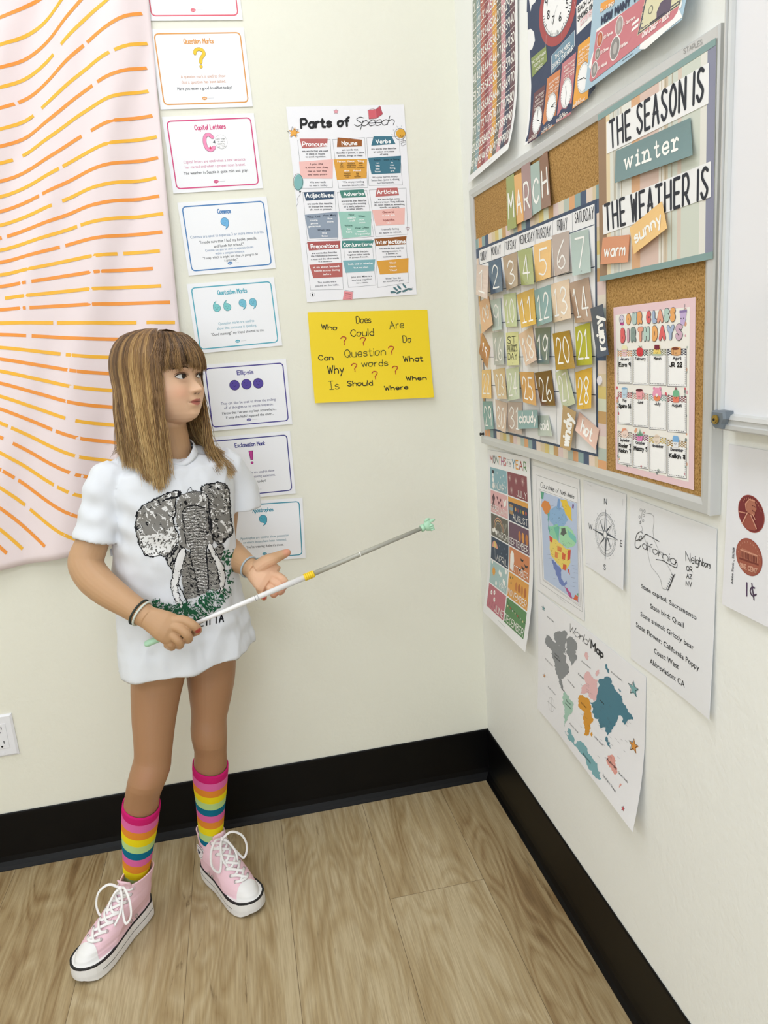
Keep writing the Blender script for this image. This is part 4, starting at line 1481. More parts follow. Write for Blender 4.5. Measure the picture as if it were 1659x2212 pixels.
# --- number cards, month letters and weather cards, each pinned on its own
Z1, Z2, Z3 = zoomer(1000, 320, 5.027), zoomer(1010, 640, 5.027), zoomer(1020, 560, 5.53)
NUM = {1: (Z1, [(150, 1262), (275, 1280), (262, 1640), (140, 1590)], 'd9c3b5'), 2: (Z1, [(277, 1240), (408, 1195), (428, 1552), (300, 1590)], '2f5573'), 3: (Z1, [(432, 1182), (586, 1125), (592, 1492), (474, 1548)], 'b39b7d'), 4: (Z1, [(592, 1117), (745, 1075), (768, 1475), (634, 1492)], 'a8b272'),
       5: (Z1, [(765, 1052), (955, 990), (947, 1402), (790, 1456)], 'f2c57c'), 6: (Z1, [(962, 952), (1150, 895), (1147, 1337), (1000, 1390)], 'bfaea3'), 7: (Z1, [(1165, 926), (1360, 878), (1386, 1346), (1190, 1388)], 'b3c3bb'),
       8: (Z3, [(85, 512), (195, 438), (243, 780), (112, 892)], 'e3b07a'), 9: (Z3, [(216, 492), (337, 465), (350, 838), (243, 858)], 'b9c9c2'), 10: (Z3, [(368, 422), (518, 395), (530, 802), (405, 812)], 'c3cf9f'), 11: (Z3, [(530, 422), (735, 345), (757, 774), (588, 822)], 'd9ae3d'),
       12: (Z3, [(740, 372), (937, 300), (950, 742), (778, 802)], '82a7a4'), 13: (Z3, [(935, 302), (1152, 233), (1177, 704), (965, 758)], 'e6cdae'), 14: (Z3, [(1140, 292), (1387, 213), (1447, 737), (1235, 762)], 'b59880'),
       15: (Z2, [(160, 392), (244, 560), (212, 788), (122, 610)], 'b98a57'), 16: (Z2, [(270, 396), (390, 385), (394, 742), (290, 747)], 'b5bfbb'), 17: (Z2, [(415, 397), (548, 385), (555, 747), (430, 752)], 'd9dca6'), 18: (Z2, [(550, 417), (702, 325), (747, 692), (630, 757)], 'e3c6b3'),
       19: (Z2, [(733, 345), (902, 334), (880, 736), (760, 732)], '60777a'), 20: (Z2, [(923, 406), (1105, 370), (1164, 782), (962, 802)], 'a88238'), 21: (Z2, [(1168, 332), (1327, 283), (1352, 742), (1183, 754)], 'b5b53f'),
       22: (Z2, [(155, 802), (252, 795), (256, 1112), (153, 1106)], 'edc373'), 23: (Z2, [(274, 800), (400, 774), (422, 1116), (323, 1112)], 'd3b88f'), 24: (Z2, [(420, 792), (556, 765), (562, 1112), (433, 1137)], 'c5d2b8'), 25: (Z2, [(563, 820), (716, 824), (744, 1187), (603, 1150)], 'd2a06a'),
       26: (Z2, [(727, 831), (906, 802), (952, 1187), (798, 1187)], '6b4a33'), 27: (Z2, [(953, 832), (1071, 758), (1168, 1166), (1030, 1217)], 'c7d0b0'), 28: (Z2, [(1169, 826), (1347, 770), (1337, 1217), (1193, 1230)], 'dfb043'),
       29: (Z2, [(153, 1140), (266, 1140), (281, 1442), (188, 1447)], '6f9a94'), 30: (Z2, [(300, 1118), (432, 1160), (410, 1484), (318, 1440)], 'cdb49f'), 31: (Z2, [(435, 1150), (592, 1150), (587, 1502), (440, 1472)], 'bda798')}
CN = {'d9c3b5': 'pale pink', '2f5573': 'dark blue', 'b39b7d': 'taupe', 'a8b272': 'olive green', 'f2c57c': 'light yellow', 'bfaea3': 'greyish pink', 'b3c3bb': 'pale grey green', 'e3b07a': 'light orange', 'b9c9c2': 'pale blue green', 'c3cf9f': 'pale green',
      'd9ae3d': 'mustard yellow', '82a7a4': 'teal', 'e6cdae': 'sand', 'b59880': 'dusty brown', 'b98a57': 'caramel', 'b5bfbb': 'light grey', 'd9dca6': 'pale lime', 'e3c6b3': 'peach', '60777a': 'dark grey green', 'a88238': 'golden brown', 'b5b53f': 'lime green',
      'edc373': 'yellow', 'd3b88f': 'tan', 'c5d2b8': 'mint', 'd2a06a': 'amber', '6b4a33': 'dark brown', 'c7d0b0': 'faded green', 'dfb043': 'gold', '6f9a94': 'sea green', 'cdb49f': 'beige', 'bda798': 'mauve beige'}


def gloss_card(h):
    return mat('card_' + h, h, 0.25, 0.5)


def pinned(zf, q, col, txt, name, label, cat, group, d=None, w=2.3, box=(.14, .14, .84, .84), tcol='f7f6f1', lift=.010, rot=0, bold=None, curlmode=None, r2=None):
    r2 = r2 or random.Random(len(label) * 7 + len(txt))
    px = zf(q)
    lf = lift * (0.6 + r2.random())
    kx = r2.choice([-.4, .5, .9])
    d = DC + .0030 + r2.random() * .001 if d is None else d
    S = Sheet([tuple(p) for p in px], 'R', d, lambda u, v: lf * np.clip(v, 0, 1.2) ** 2 * (1 + kx * (u - .5)), paper=col, gloss=gloss_card(col), nu=5, nv=7, thick=.0007, along_view=True)
    S.maxl = .025
    u0, v0, u1, v1 = box
    bx = [(u0, v0), (u1, v0), (u1, v1), (u0, v1)]
    if rot:
        bx = bx[rot:] + bx[:rot]
    lines = txt.split('|')
    for i, ln in enumerate(lines):
        f0, f1 = i / len(lines), (i + .82) / len(lines)
        A = np.array(bx, float)
        qq = [A[0] + (A[3] - A[0]) * f0, A[1] + (A[2] - A[1]) * f0, A[1] + (A[2] - A[1]) * f1, A[0] + (A[3] - A[0]) * f1] if len(lines) > 1 else A
        if bold is not None:
            S.text(ln, qq, tcol, bold=bold, lay=2)
        else:
            S.text(ln, qq, tcol, w, lay=2, gap=.25)
    if cat == 'number card':
        S.line([(.47, .93), (.53, .93)], .7, '6a6058', 2)
    o = S.build(name, label, cat, group)
    for p in o.data.polygons:
        p.use_smooth = False
    return o


for n in range(1, 32):
    zf, q, col = NUM[n]
    kw = dict(w=3.5)
    txt = str(n)
    lab = '%s calendar card numbered %d on the calendar' % (CN[col], n)
    box = (.16, .16, .84, .84) if n > 9 else (.26, .16, .76, .84)
    if n == 8:
        kw.update(rot=1)
        box = (.22, .28, .82, .74)
    if n == 15:
        box = (.24, .30, .78, .72)
    if n == 17:
        txt, lab = "ST.|PATRICK'S|DAY", "pale lime calendar card reading St. Patrick's Day among the number cards"
        kw.update(w=1.6, tcol='2a2c34')
        box = (.12, .12, .9, .86)
    pinned(zf, q, col, txt, 'number_card', lab, 'number card', 'number cards on the calendar', box=box, lift=.009 if n not in (1, 8, 15) else .016, **kw)
for ch, q, col, cn_ in (('M', [(468, 325), (552, 275), (578, 860), (485, 897)], '9aa55f', 'olive green'), ('A', [(553, 302), (637, 265), (657, 792), (575, 832)], 'e9b268', 'orange'), ('R', [(632, 192), (728, 140), (747, 752), (655, 797)], 'a98a86', 'mauve'), ('C', [(732, 192), (828, 130), (847, 672), (748, 737)], 'a9bdb5', 'pale teal'), ('H', [(832, 107), (915, 15), (952, 622), (850, 667)], '8f6a52', 'brown')):
    pinned(Z1, q, col, ch, 'letter_card', '%s card with the white letter %s on the cork board' % (cn_, ch), 'letter card', 'month letter cards', w=5.0, box=(.22, .34, .82, .8), lift=.004, d=DC + .0035)
WG = 'weather word cards'
pinned(Z3, [(1410, 590), (1555, 535), (1627, 1142), (1490, 1177)], '3f4d63', 'rainy', 'weather_card', 'dark blue card reading rainy, hanging over the calendar edge', 'word card', WG, rot=3, bold=.03, box=(.22, .2, .84, .86), lift=.004, d=DC + .012)
pinned(Z2, [(545, 1241), (755, 1236), (761, 1432), (550, 1442)], '86aaa8', 'cloudy', 'weather_card', 'teal card reading cloudy at the foot of the calendar', 'word card', WG, bold=.03, box=(.06, .12, .94, .66), lift=.003, d=DC + .012)
pinned(Z2, [(755, 1296), (880, 1294), (916, 1522), (765, 1512)], 'b9c3b8', 'cold', 'weather_card', 'small grey green card reading cold at the foot of the calendar', 'word card', WG, bold=.03, box=(.2, .28, .86, .72), lift=.01)
pinned(Z2, [(1035, 1180), (1176, 1256), (1112, 1682), (1003, 1632)], 'bb9a66', 'windy', 'weather_card', 'brown card reading windy hanging at the foot of the calendar', 'word card', WG, rot=3, bold=.03, box=(.2, .12, .82, .88), lift=.006, d=DC + .011)
pinned(Z2, [(1210, 1254), (1427, 1446), (1386, 1668), (1168, 1456)], 'e3bfae', 'hot', 'weather_card', 'tilted pink card reading hot at the foot of the calendar', 'word card', WG, bold=.03, box=(.26, .2, .78, .78), lift=.006)
# white hook-and-loop dot on the calendar border
b = MB()
q = on_right([(1296.5, 822)], DC + .0018)[0]
b.tube([q, q - [.0022, 0, 0]], .0075, 20)
tag(b.build('sticky_dot', mat('white_felt', 'e6e2e6', .9)), 'small white sticky dot on the right border of the calendar', 'sticky dot')

b = MB()
q = on_right([(1046, 937)], DC + .002)[0]
b.tube([q, q - [.003, 0, 0], q - [.0035, 0, 0], q - [.009, 0, 0], q - [.0095, 0, 0], q - [.011, 0, 0]], [.0042, .0042, .0026, .0024, .0040, .0038], 14)
tag(b.build('push_pin', mat('slot_black', '101010', 0.6)), 'black push pin in the lower left corner of the calendar', 'push pin')

# --- season and weather sheet
Z = zoomer(1280, 80, 4.097)
S = Sheet([tuple(p) for p in Z([(50, 690), (1096, 5), (1068, 1962), (65, 2165)])], 'R', .0195, None, paper='d9ddd2', thick=.0004)
SW = lambda a, b_, c, lay=2: S.rect(a, .0, b_, 1, c, lay)
for a, b_, c in ((0, .085, '9a7d62'), (.085, .125, 'e6d3ae'), (.125, .2, 'dedfd6'), (.2, .225, 'cdd0cb'), (.225, .34, 'e8e6de'), (.34, .42, 'dcae86'), (.42, .585, 'dcc2b6'), (.585, .625, 'e9e4da'), (.625, .66, 'd2c4ae'), (.66, .735, 'd3d8cd'), (.735, .765, 'd9cabc'), (.765, .90, 'd2d7cb'), (.90, .945, 'e6e4dc'), (.945, 1, '8e90a5')):
    SW(a, b_, c)
for a in (.165, .18, .24, .605, .64, .69):
    SW(a, a + .004, 'b8a88c', 3)
for q in ([(0, 0), (1, 0), (1, .032), (0, .036)], [(0, .968), (1, .965), (1, 1), (0, 1)]):
    S.poly(q, '86a2a0', 4)
S.build('season_weather_sheet', 'pastel striped season and weather sheet on the upper right of the cork board', 'sheet')
for tx, q, tq, lab in (('THE SEASON IS', [(122, 756), (1030, 225), (1025, 588), (125, 1035)], [(150, 752), (985, 268), (975, 550), (160, 985)], 'white header strip reading The Season Is'), ('THE WEATHER IS', [(88, 1490), (1048, 1098), (1045, 1416), (96, 1750)], [(108, 1490), (1022, 1150), (1015, 1420), (120, 1708)], 'white header strip reading The Weather Is')):
    S = Sheet([tuple(p) for p in Z(q)], 'R', .0205, None, paper='f2f2f2', thick=.0003)
    S.text(tx, [tuple(p) for p in Z(tq)], '252a35', 4.6, px=True, lay=2, gap=.42)
    S.build('header_strip', lab, 'header strip', 'header strips of the season sheet')
pinned(Z, [(205, 1010), (863, 714), (881, 1046), (197, 1292)], '6f8c8d', 'ⓦⓘⓝⓣeⓡ', 'season_card', 'wide teal card reading winter under The Season Is', 'word card', None, w=3.4, box=(.14, .22, .86, .70), lift=.004, d=.0225)
pinned(Z, [(328, 1686), (611, 1454), (657, 1692), (365, 1922)], 'f0c57f', 'sunny', 'weather_card', 'tilted yellow card reading sunny under The Weather Is', 'word card', WG, bold=.03, box=(.1, .26, .9, .68), lift=.003, d=.0235)
pinned(Z, [(90, 1776), (326, 1749), (311, 1992), (70, 2012)], 'd9946b', 'warm', 'weather_card', 'orange card reading warm at the lower left of the season sheet', 'word card', WG, bold=.03, box=(.12, .3, .88, .72), lift=.003, d=.0225)

# --- class birthdays poster
Z = zoomer(1290, 620, 4.423)
S = Sheet([tuple(p) for p in Z([(155, 196), (939, 97), (923, 1941), (178, 1741)])], 'R', DC + .001, None, paper='eccdd2', thick=.0004)
S.rect(.03, .045, .945, .962, 'f4f1ea', 1)
r2 = random.Random(5)
for k in range(78):
    side = r2.random()
    v = .06 + .88 * r2.random()
    u = .05 + .88 * r2.random()
    if side < .35:
        u = r2.choice([.04, .055, .90, .92])
    elif side < .7:
        v = r2.choice([.07, .085, .265, .275, .50, .51, .725, .735, .925, .94, .955])
    else:
        u, v = r2.choice([.06, .90, .91]), v
    S.disc((u, v), r2.choice([1.6, 2.0, 2.6, 2.9]), r2.choice(['d8636f', 'e2ab8c', 'b5bdb8', '8a9290', 'dcaab4', 'b7c6c0']), 2)
BC = ['eeb06f', 'b9d0cc', 'eba56a', 'e4686a', 'a9bcd8', 'eba48c', 'b9d4ca', 'eeae6a']


def bubble(t, pts, cols_):
    """each letter in its own colour with a dark outline: (x0,y0,x1,y1) zoom boxes"""
    for ch, (x0, y0, x1, y1), c in zip(t, pts, cols_):
        q = [tuple(p) for p in Z([(x0, y0), (x1, y0 - 4), (x1, y1 - 4), (x0, y1)])]
        S.text(ch, q, '4a4a52', 7.6, px=True, lay=4)
        S.text(ch, q, c, 6.2, px=True, lay=5)


bubble('OURCLASS', [(290, 275, 315, 342), (348, 262, 370, 338), (398, 258, 424, 338), (484, 252, 506, 330), (544, 246, 564, 326), (588, 238, 624, 322), (652, 228, 682, 316), (712, 220, 740, 312)], BC)
bubble('BIRTHDAYS', [(238, 415, 262, 515), (300, 415, 302, 508), (336, 408, 366, 508), (402, 405, 436, 504), (460, 400, 492, 500), (542, 395, 570, 496), (606, 390, 646, 492), (682, 385, 728, 488), (764, 375, 806, 490)], ['e4686a', 'dcb0c0', '8a9e98', 'eba48c', 'b9d4ca', 'eeae6a', 'e4686a', 'a9bcd8', 'd3b0c4'])
# lollipop and drink
S.poly(Z(pell(238, 308, 22, 42, .1, 20)), 'd8cfe0', 4, px=True)
S.line(Z(pell(238, 308, 22, 42, .1, 20)), .6, '5a5a66', 5, px=True, closed=True)
S.line(Z([(240, 350), (240, 400)]), .8, '6a6a72', 4, px=True)
S.poly(Z([(222, 338), (256, 338), (258, 362), (224, 362)]), 'c4428c', 5, px=True)
S.poly(Z([(795, 235), (860, 228), (838, 368), (800, 360)]), 'c9b4dc', 4, px=True)
S.poly(Z([(792, 225), (862, 218), (862, 240), (792, 248)]), '8f7ab0', 5, px=True)
S.line(Z([(832, 220), (842, 165)]), .9, '7a7a84', 4, px=True)
for x, y in ((808, 300), (832, 298), (228, 312), (246, 312)):
    S.disc(tuple(Z([(x, y)])[0]), .8, '30303a', 6, px=True)
months = ['January', 'February', 'March', 'April', 'May', 'June', 'July', 'August', 'September', 'October', 'November', 'December']
XB = [(200, 333), (343, 490), (501, 662), (676, 856)]
YB = [[(612, 668, 925), (606, 664, 935), (600, 662, 942), (596, 658, 952)], [(1005, 1062, 1318), (1018, 1075, 1342), (1030, 1088, 1368), (1040, 1098, 1395)], [(1382, 1435, 1705), (1405, 1462, 1740), (1430, 1490, 1782), (1462, 1528, 1830)]]
CK = ['d9a06a', '5a6a68', '9a9a78', '3a3c4e', 'b05a5a', 'c9a08c', '9ab0ac', '8a4a50', 'b09a8a', '8a4a6a', 'cdb25a', 'a8864a']
names = {0: ['Ezra 9'], 3: ['JR 22'], 4: ['Spero 16'], 8: ['Rader 7', 'Nolan 7'], 9: ['Mazzy 5'], 11: ['Kelilah 8']}
for i in range(12):
    r, c = divmod(i, 4)
    x0, x1 = XB[c]
    y0, ym, y1 = YB[r][c]
    sl = [(-.02, -.01, .03), (.05, .06, .07), (.10, .11, .14)][r]
    q = Z([(x0, y0 - 3), (x1, y0 - 3 + (x1 - x0) * sl[0]), (x1, y1 + (x1 - x0) * 0), (x0, y1 - (x1 - x0) * sl[2])])
    S.poly(q, 'fafafa', 2, px=True)
    S.line(q, .7, '6a6a70', 3, px=True, closed=True)
    T = lambda u, v: Z([(x0 + (x1 - x0) * u, y0 + (y1 - y0) * v + (x1 - x0) * u * (sl[0] * (1 - v)) - (1 - u) * (x1 - x0) * sl[2] * v)])[0]
    # checked band
    nb, mb_ = 11, 5
    for a in range(nb):
        for b_ in range(mb_):
            if (a + b_) % 2 == 0:
                f = .16 / mb_
                S.poly([T(a / nb, b_ * f), T((a + 1) / nb, b_ * f), T((a + 1) / nb, (b_ + 1) * f), T(a / nb, (b_ + 1) * f)], CK[i], 4, px=True)
    # dashed stitching
    for k in range(14):
        v = .2 + .76 * k / 14
        for u in (.06, .94):
            S.line([T(u, v), T(u, v + .028)], .7, '4a4a52', 4, px=True)
    for k in range(9):
        u = .08 + .84 * k / 9
        S.line([T(u, .955), T(u + .045, .955)], .7, '4a4a52', 4, px=True)
    wn_ = min(.66, .085 * len(months[i]))
    S.text(months[i], [T(.5 - wn_ / 2, .20), T(.5 + wn_ / 2, .20), T(.5 + wn_ / 2, .28), T(.5 - wn_ / 2, .28)], '3a3a42', 1.0, px=True, lay=5)
    for k, nm in enumerate(names.get(i, [])):
        wn_ = min(.84, .135 * len(nm))
        S.text(nm, [T(.1, .36 + k * .16), T(.1 + wn_, .36 + k * .16), T(.1 + wn_, .47 + k * .16), T(.1, .47 + k * .16)], '16161a', 1.7, px=True, lay=5, hand=.03)
# little treats above each month
TR = [((266, 605), 'ice'), ((413, 620), 'apple'), ((578, 605), 'pud'), ((762, 608), 'cake'), ((266, 1010), 'glass'), ((410, 1025), 'mug'), ((578, 1025), 'bear'), ((758, 1035), 'cact'), ((268, 1395), 'bun'), ((413, 1412), 'cact2'), ((575, 1455), 'bun2'), ((755, 1478), 'milk')]
for (cx, cy), k in TR:
    P_ = lambda pts, c, l=6: S.poly(Z([(cx + x, cy + y) for x, y in pts]), c, l, px=True)
    E_ = lambda x, y, a, b__, c, l=6: S.poly(Z(pell(cx + x, cy + y, a, b__, 0, 20)), c, l, px=True)
    if k == 'ice':
        P_([(-22, 0), (22, 0), (18, 56), (-18, 56)], 'ecc8cc')
        E_(0, -20, 28, 34, 'f1ecc0', 7)
        P_([(-26, -8), (26, -8), (24, 4), (-24, 4)], 'e3b8bc', 8)
    elif k == 'apple':
        E_(-8, 0, 24, 42, 'd83c46')
        E_(8, 0, 24, 42, 'd83c46')
        P_([(0, -40), (-14, -66), (4, -50), (22, -60), (8, -40)], '5f7a50', 7)
    elif k == 'pud':
        E_(0, 38, 46, 14, 'b9cdb8')
        P_([(-24, -50), (24, -50), (38, 34), (-38, 34)], 'f3d877', 7)
        P_([(-22, -54), (22, -54), (28, -10), (18, -12), (12, 8), (4, -12), (-8, 2), (-14, -12), (-26, -8)], '7a1f3c', 8)
    elif k == 'cake':
        for y in (26, 6, -14):
            E_(0, y, 48, 22, 'c98a52')
            E_(0, y - 5, 48, 19, 'e2ac74', 7)
        E_(-8, -20, 34, 13, '7a3626', 8)
        P_([(-34, -18), (-26, -18), (-26, 36), (-32, 36)], '7a3626', 8)
    elif k == 'glass':
        P_([(-28, -46), (28, -46), (20, 48), (-20, 48)], 'c4dcec')
        E_(0, -42, 27, 10, '86b0d4', 7)
    elif k == 'mug':
        P_([(-34, -44), (30, -44), (24, 46), (-26, 46)], 'f0a3aa')
        E_(-2, -40, 32, 13, '5a2430', 7)
        S.line(Z([(cx + 30, cy - 10), (cx + 42, cy - 12), (cx + 40, cy + 20), (cx + 28, cy + 22)]), 1.2, 'f0a3aa', 6, px=True)
    elif k == 'bear':
        E_(-28, -56, 12, 14, 'e893b4')
        E_(28, -56, 12, 14, 'e893b4')
        E_(0, -2, 42, 62, 'ef9fbe', 7)
        E_(0, 36, 32, 28, 'ee8a5c', 8)
        E_(0, 8, 12, 16, 'f4f1ea', 9)
    elif k == 'cact':
        P_([(-32, 14), (32, 14), (24, 68), (-24, 68)], 'ec7f66', 7)
        E_(0, -14, 30, 44, '76bb92')
        P_([(-10, -66), (0, -80), (10, -66), (4, -52), (-4, -52)], '8a4a58', 7)
    elif k == 'bun':
        E_(0, 5, 34, 42, 'f0d8cc')
        P_([(-34, 0), (-20, -44), (10, -46), (34, -6), (20, -26), (-10, -24)], 'e79a7a', 7)
    elif k == 'cact2':
        P_([(-28, 10), (28, 10), (22, 58), (-22, 58)], 'e58ac0', 7)
        for x, y in ((-18, -30), (0, -62), (18, -28)):
            P_([(x - 8, 12), (x, y), (x + 8, 12)], '5f9d7c')
    elif k == 'bun2':
        E_(0, 0, 34, 48, 'ecdccb')
        E_(0, -26, 24, 12, 'd8c4b2', 7)
    else:
        P_([(-28, -40), (30, -34), (26, 54), (-26, 50)], 'eef0f4')
        P_([(-28, -36), (-18, -60), (22, -54), (32, -28), (30, 4), (-28, 0)], '7fb4e4', 7)
    for x in (-8, 8):
        S.disc(tuple(Z([(cx + x, cy + 18)])[0]), .55, '3a2a30', 10, px=True)
    S.line(Z([(cx - 4, cy + 25), (cx, cy + 28), (cx + 4, cy + 25)]), .45, '3a2a30', 10, px=True)
S.build('birthday_poster', 'white and pink class birthdays poster on the lower right of the cork board', 'poster')

# --- white board beside the cork board
t = empty('white_board', on_right([(1600, 900)], .0)[0])
tag(t, 'large white board with aluminium frame at the right edge', 'white board')
WD = .030
fr_in = on_right([(1585.5, 20), (1563.5, 886), (1575, 893), (1659, 906)], WD - .006)
yL = (fr_in[0][1] + fr_in[1][1]) / 2
zB = fr_in[2][2]
yo = on_right([(1541, 886)], WD)[0][1]
zo = on_right([(1620, 939)], WD)[0][2]
y1, z1 = yL - 1.6, zB + 1.15
b = MB()
b.box((-(WD - .008), y1, zB - .005), (-.010, yL + .005, z1))
b.build('board_panel', mat('white_enamel', 'e9eaee', .15, .6), t)


def rail(a, b_, w0, w1, horiz):
    """ridged aluminium frame rail: profile across its width"""
    pr = [(0, .004), (0, WD - .004), (.12, WD), (.34, WD), (.40, WD - .0025), (.62, WD - .0025), (.68, WD - .001), (.9, WD - .003), (1, WD - .007), (1, .004)]
    out = []
    for e_ in (a, b_):
        R = []
        for s_, d in pr:
            w_ = w0 + (w1 - w0) * s_
            R.append((-d, e_, w_) if horiz else (-d, w_, e_))
        out.append(R)
    m = MB()
    m.rings(out)
    return m


rail(zo, z1, yo, yL, False).build('frame_rail', M_AL, t)
rail(yo, y1, zo, zB, True).build('frame_rail', M_AL, t)
M_CAP = mat('grey_plastic', '6f7880', .45, .4)
cz = [on_right([p], WD + .003)[0] for p in ((1540, 886), (1567, 889), (1568.5, 905), (1563, 916), (1561, 927), (1545, 924), (1538.5, 912))]
b = MB()
f_ = np.array(cz)
bk = f_.copy()
bk[:, 0] = -.006
cen = f_.mean(0)
f2 = cen + (f_ - cen) * .86
f2[:, 0] -= .003
b.rings([bk, f_, f2])
cp = b.build('corner_cap', M_CAP, t)
b = MB()
sc_ = on_right([(1546, 906)], WD + .007)[0]
n_ = np.array([-1.0, 0, 0])
for r_, h0, h1 in ((.0058, 0, .0016), (.0042, .0016, .0028)):
    b.tube([sc_ + n_ * h0, sc_ + n_ * h1], r_, 16)
sw = b.build('screw', mat('brass', 'b49a50', .3, .5, metal=.8), t)
b = MB()
b.tube([sc_ + n_ * .0028, sc_ + n_ * .0031], .0018, 10)
b.build('screw_socket', mat('slot_black', '101010', 0.6), sw)

# --- months of the year poster
Q = [(1053, 971), (1147, 988), (1157, 1405), (1060, 1318)]
S = Sheet(Q, 'R', 0.002, lambda u, v: .026 * np.clip((v - .45) / .55, 0, 1) ** 2.2 * (.85 + .15 * u) + .004 * (1 - v) ** 2 * u, paper='eeeeef', nu=8, nv=26)
S.maxl = .025
for ch, c, x0, x1 in (('M', 'b0483e', .07, .135), ('O', '3a3f45', .155, .21), ('N', '4f7a5a', .23, .285), ('T', 'dd8a3a', .30, .35), ('H', 'b0608a', .365, .42), ('S', 'c0504a', .435, .48), ('Y', '5a93b0', .63, .69), ('E', 'e0a03c', .71, .76), ('A', 'a8443e', .785, .855), ('R', '5d8a52', .88, .935)):
    S.text(ch, (x0, .03, x1, .076), c, 3.2)
S.text('of the', (.50, .044, .605, .062), '4a4a50', .8)
S.line([(.5, .034), (.6, .034)], .6, '4a4a50')
S.line([(.5, .072), (.6, .072)], .6, '4a4a50')
MP = [('JANUARY', '8bb2bd'), ('JULY', '8a4750'), ('FEBRUARY', 'e0b0b2'), ('AUGUST', '34405a'), ('MARCH', '66635a'), ('SEPTEMBER', '6b4c60'), ('APRIL', '2f4058'), ('OCTOBER', 'cf8455'), ('MAY', 'a9c4c4'), ('NOVEMBER', 'dfa04a'), ('JUNE', 'bd6f7c'), ('DECEMBER', '5c8a58')]
for i, (nm, c) in enumerate(MP):
    r, cc = divmod(i, 2)
    x0 = .065 + cc * .445
    y0 = .105 + r * .1425
    x1, y1_ = x0 + .425, y0 + .1345
    S.rect(x0, y0, x1, y1_, c, 1)
    w_ = min(.40, .052 * len(nm))
    R_ = lambda u, v: (x0 + (x1 - x0) * u, y0 + (y1_ - y0) * v)
    D_ = lambda u, v, r_, col_, l=2: S.disc(R_(u, v), r_, col_, l)
    wh = 'f4f2ee'
    if nm == 'JANUARY':
        for u, v, r_ in ((.2, .82, 9), (.18, .55, 7), (.18, .34, 5)):
            D_(u, v, r_, wh)
        S.rect(*R_(.12, .12), *R_(.26, .26), '2a2c34', 3)
        for u, v in ((.45, .2), (.65, .35), (.5, .6), (.8, .25), (.9, .5), (.75, .62)):
            for a in (0, 1.05, 2.1):
                S.line([(R_(u, v)[0] + 3e-3 / S.W * math.cos(a), R_(u, v)[1] + 3e-3 / S.H * math.sin(a)), (R_(u, v)[0] - 3e-3 / S.W * math.cos(a), R_(u, v)[1] - 3e-3 / S.H * math.sin(a))], .8, wh, 2)
    elif nm == 'JULY':
        for u, v, r_ in ((.12, .25, 9), (.45, .3, 8), (.8, .25, 11), (.2, .75, 10)):
            for a in np.arange(0, 3.1, .39):
                S.line([(R_(u, v)[0] + r_ * 1e-3 / S.W * math.cos(a), R_(u, v)[1] + r_ * 1e-3 / S.H * math.sin(a)), (R_(u, v)[0] - r_ * 1e-3 / S.W * math.cos(a), R_(u, v)[1] - r_ * 1e-3 / S.H * math.sin(a))], .6, 'e0c4c0', 2)
    elif nm == 'FEBRUARY':
        S.poly([R_(.2, .1), R_(.28, .3), R_(.22, .5), R_(.28, .8), R_(.2, .8), R_(.17, .55), R_(.12, .8), R_(.06, .75), R_(.14, .5), R_(.1, .3)], '5a3a44', 2)
        for u, v in ((.42, .25), (.5, .45), (.6, .3), (.66, .55)):
            S.poly([R_(u, v + .1), R_(u - .05, v - .03), R_(u - .02, v - .08), R_(u, v - .03), R_(u + .03, v - .08), R_(u + .05, v - .02)], '6a3844', 2)
        S.poly([R_(.75, .2), R_(.85, .3), R_(.95, .15), R_(.92, .45), R_(.8, .55), R_(.78, .4)], wh, 2)
    elif nm == 'AUGUST':
        S.rect(*R_(0, 0), *R_(1, .2), 'dca04a', 2)
        S.rect(*R_(.06, .3), *R_(.26, .72), 'b08a5a', 2)
        S.rect(*R_(.06, .42), *R_(.26, .56), '8aa0a8', 3)
        for k, cl in enumerate(('dca04a', '8a4750', '6a7a4a', 'dca04a', 'b0483e')):
            D_(.38 + k * .13, .44, 5, cl)
    elif nm == 'MARCH':
        for k, cl in enumerate(('e0a48c', 'e6c08a', '8a8a90')):
            rr = .28 - k * .06
            S.line([R_(.45 + rr * math.cos(a), .62 - rr * 1.9 * math.sin(a)) for a in np.linspace(0, 3.14, 10)], 2.2, cl, 2)
        for u, v in ((.12, .75), (.22, .68), (.3, .78)):
            D_(u, v, 6, wh)
        for u, v in ((.75, .3), (.85, .35), (.8, .5), (.9, .25)):
            D_(u, v, 5, '8f8d80')
    elif nm == 'SEPTEMBER':
        for u, cl in ((.55, 'c07a3c'), (.9, 'c07a3c'), (.72, 'dd9a4c')):
            S.disc(R_(u, .42), 8, cl, 3 if u == .72 else 2, ry=13)
    elif nm == 'APRIL':
        S.poly([R_(.05, .45), R_(.1, .22), R_(.22, .12), R_(.34, .22), R_(.42, .42)], 'dfa08a', 2)
        S.poly([R_(.16, .42), R_(.18, .2), R_(.24, .14), R_(.3, .25), R_(.3, .42)], 'e6c878', 3)
        S.line([R_(.22, .42), R_(.26, .85), R_(.3, .92)], .9, wh, 2)
        for u, v in ((.5, .2), (.65, .3), (.8, .2), (.6, .5), (.75, .55), (.9, .4), (.5, .7)):
            S.line([R_(u, v), R_(u - .01, v + .06)], 1.2, '9fb6c4', 2)
    elif nm == 'OCTOBER':
        S.poly([R_(.05, .9), R_(.06, .3), R_(.14, .1), R_(.24, .2), R_(.26, .5), R_(.2, .95)], wh, 2)
        for u, v in ((.65, .2), (.7, .5), (.85, .35), (.55, .62)):
            S.poly([R_(u - .09, v), R_(u - .03, v + .06), R_(u, v), R_(u + .03, v + .06), R_(u + .09, v), R_(u + .05, v + .13), R_(u - .05, v + .13)], '2a2a30', 2)
    elif nm == 'MAY':
        D_(.22, .42, 10, 'eaa43e')
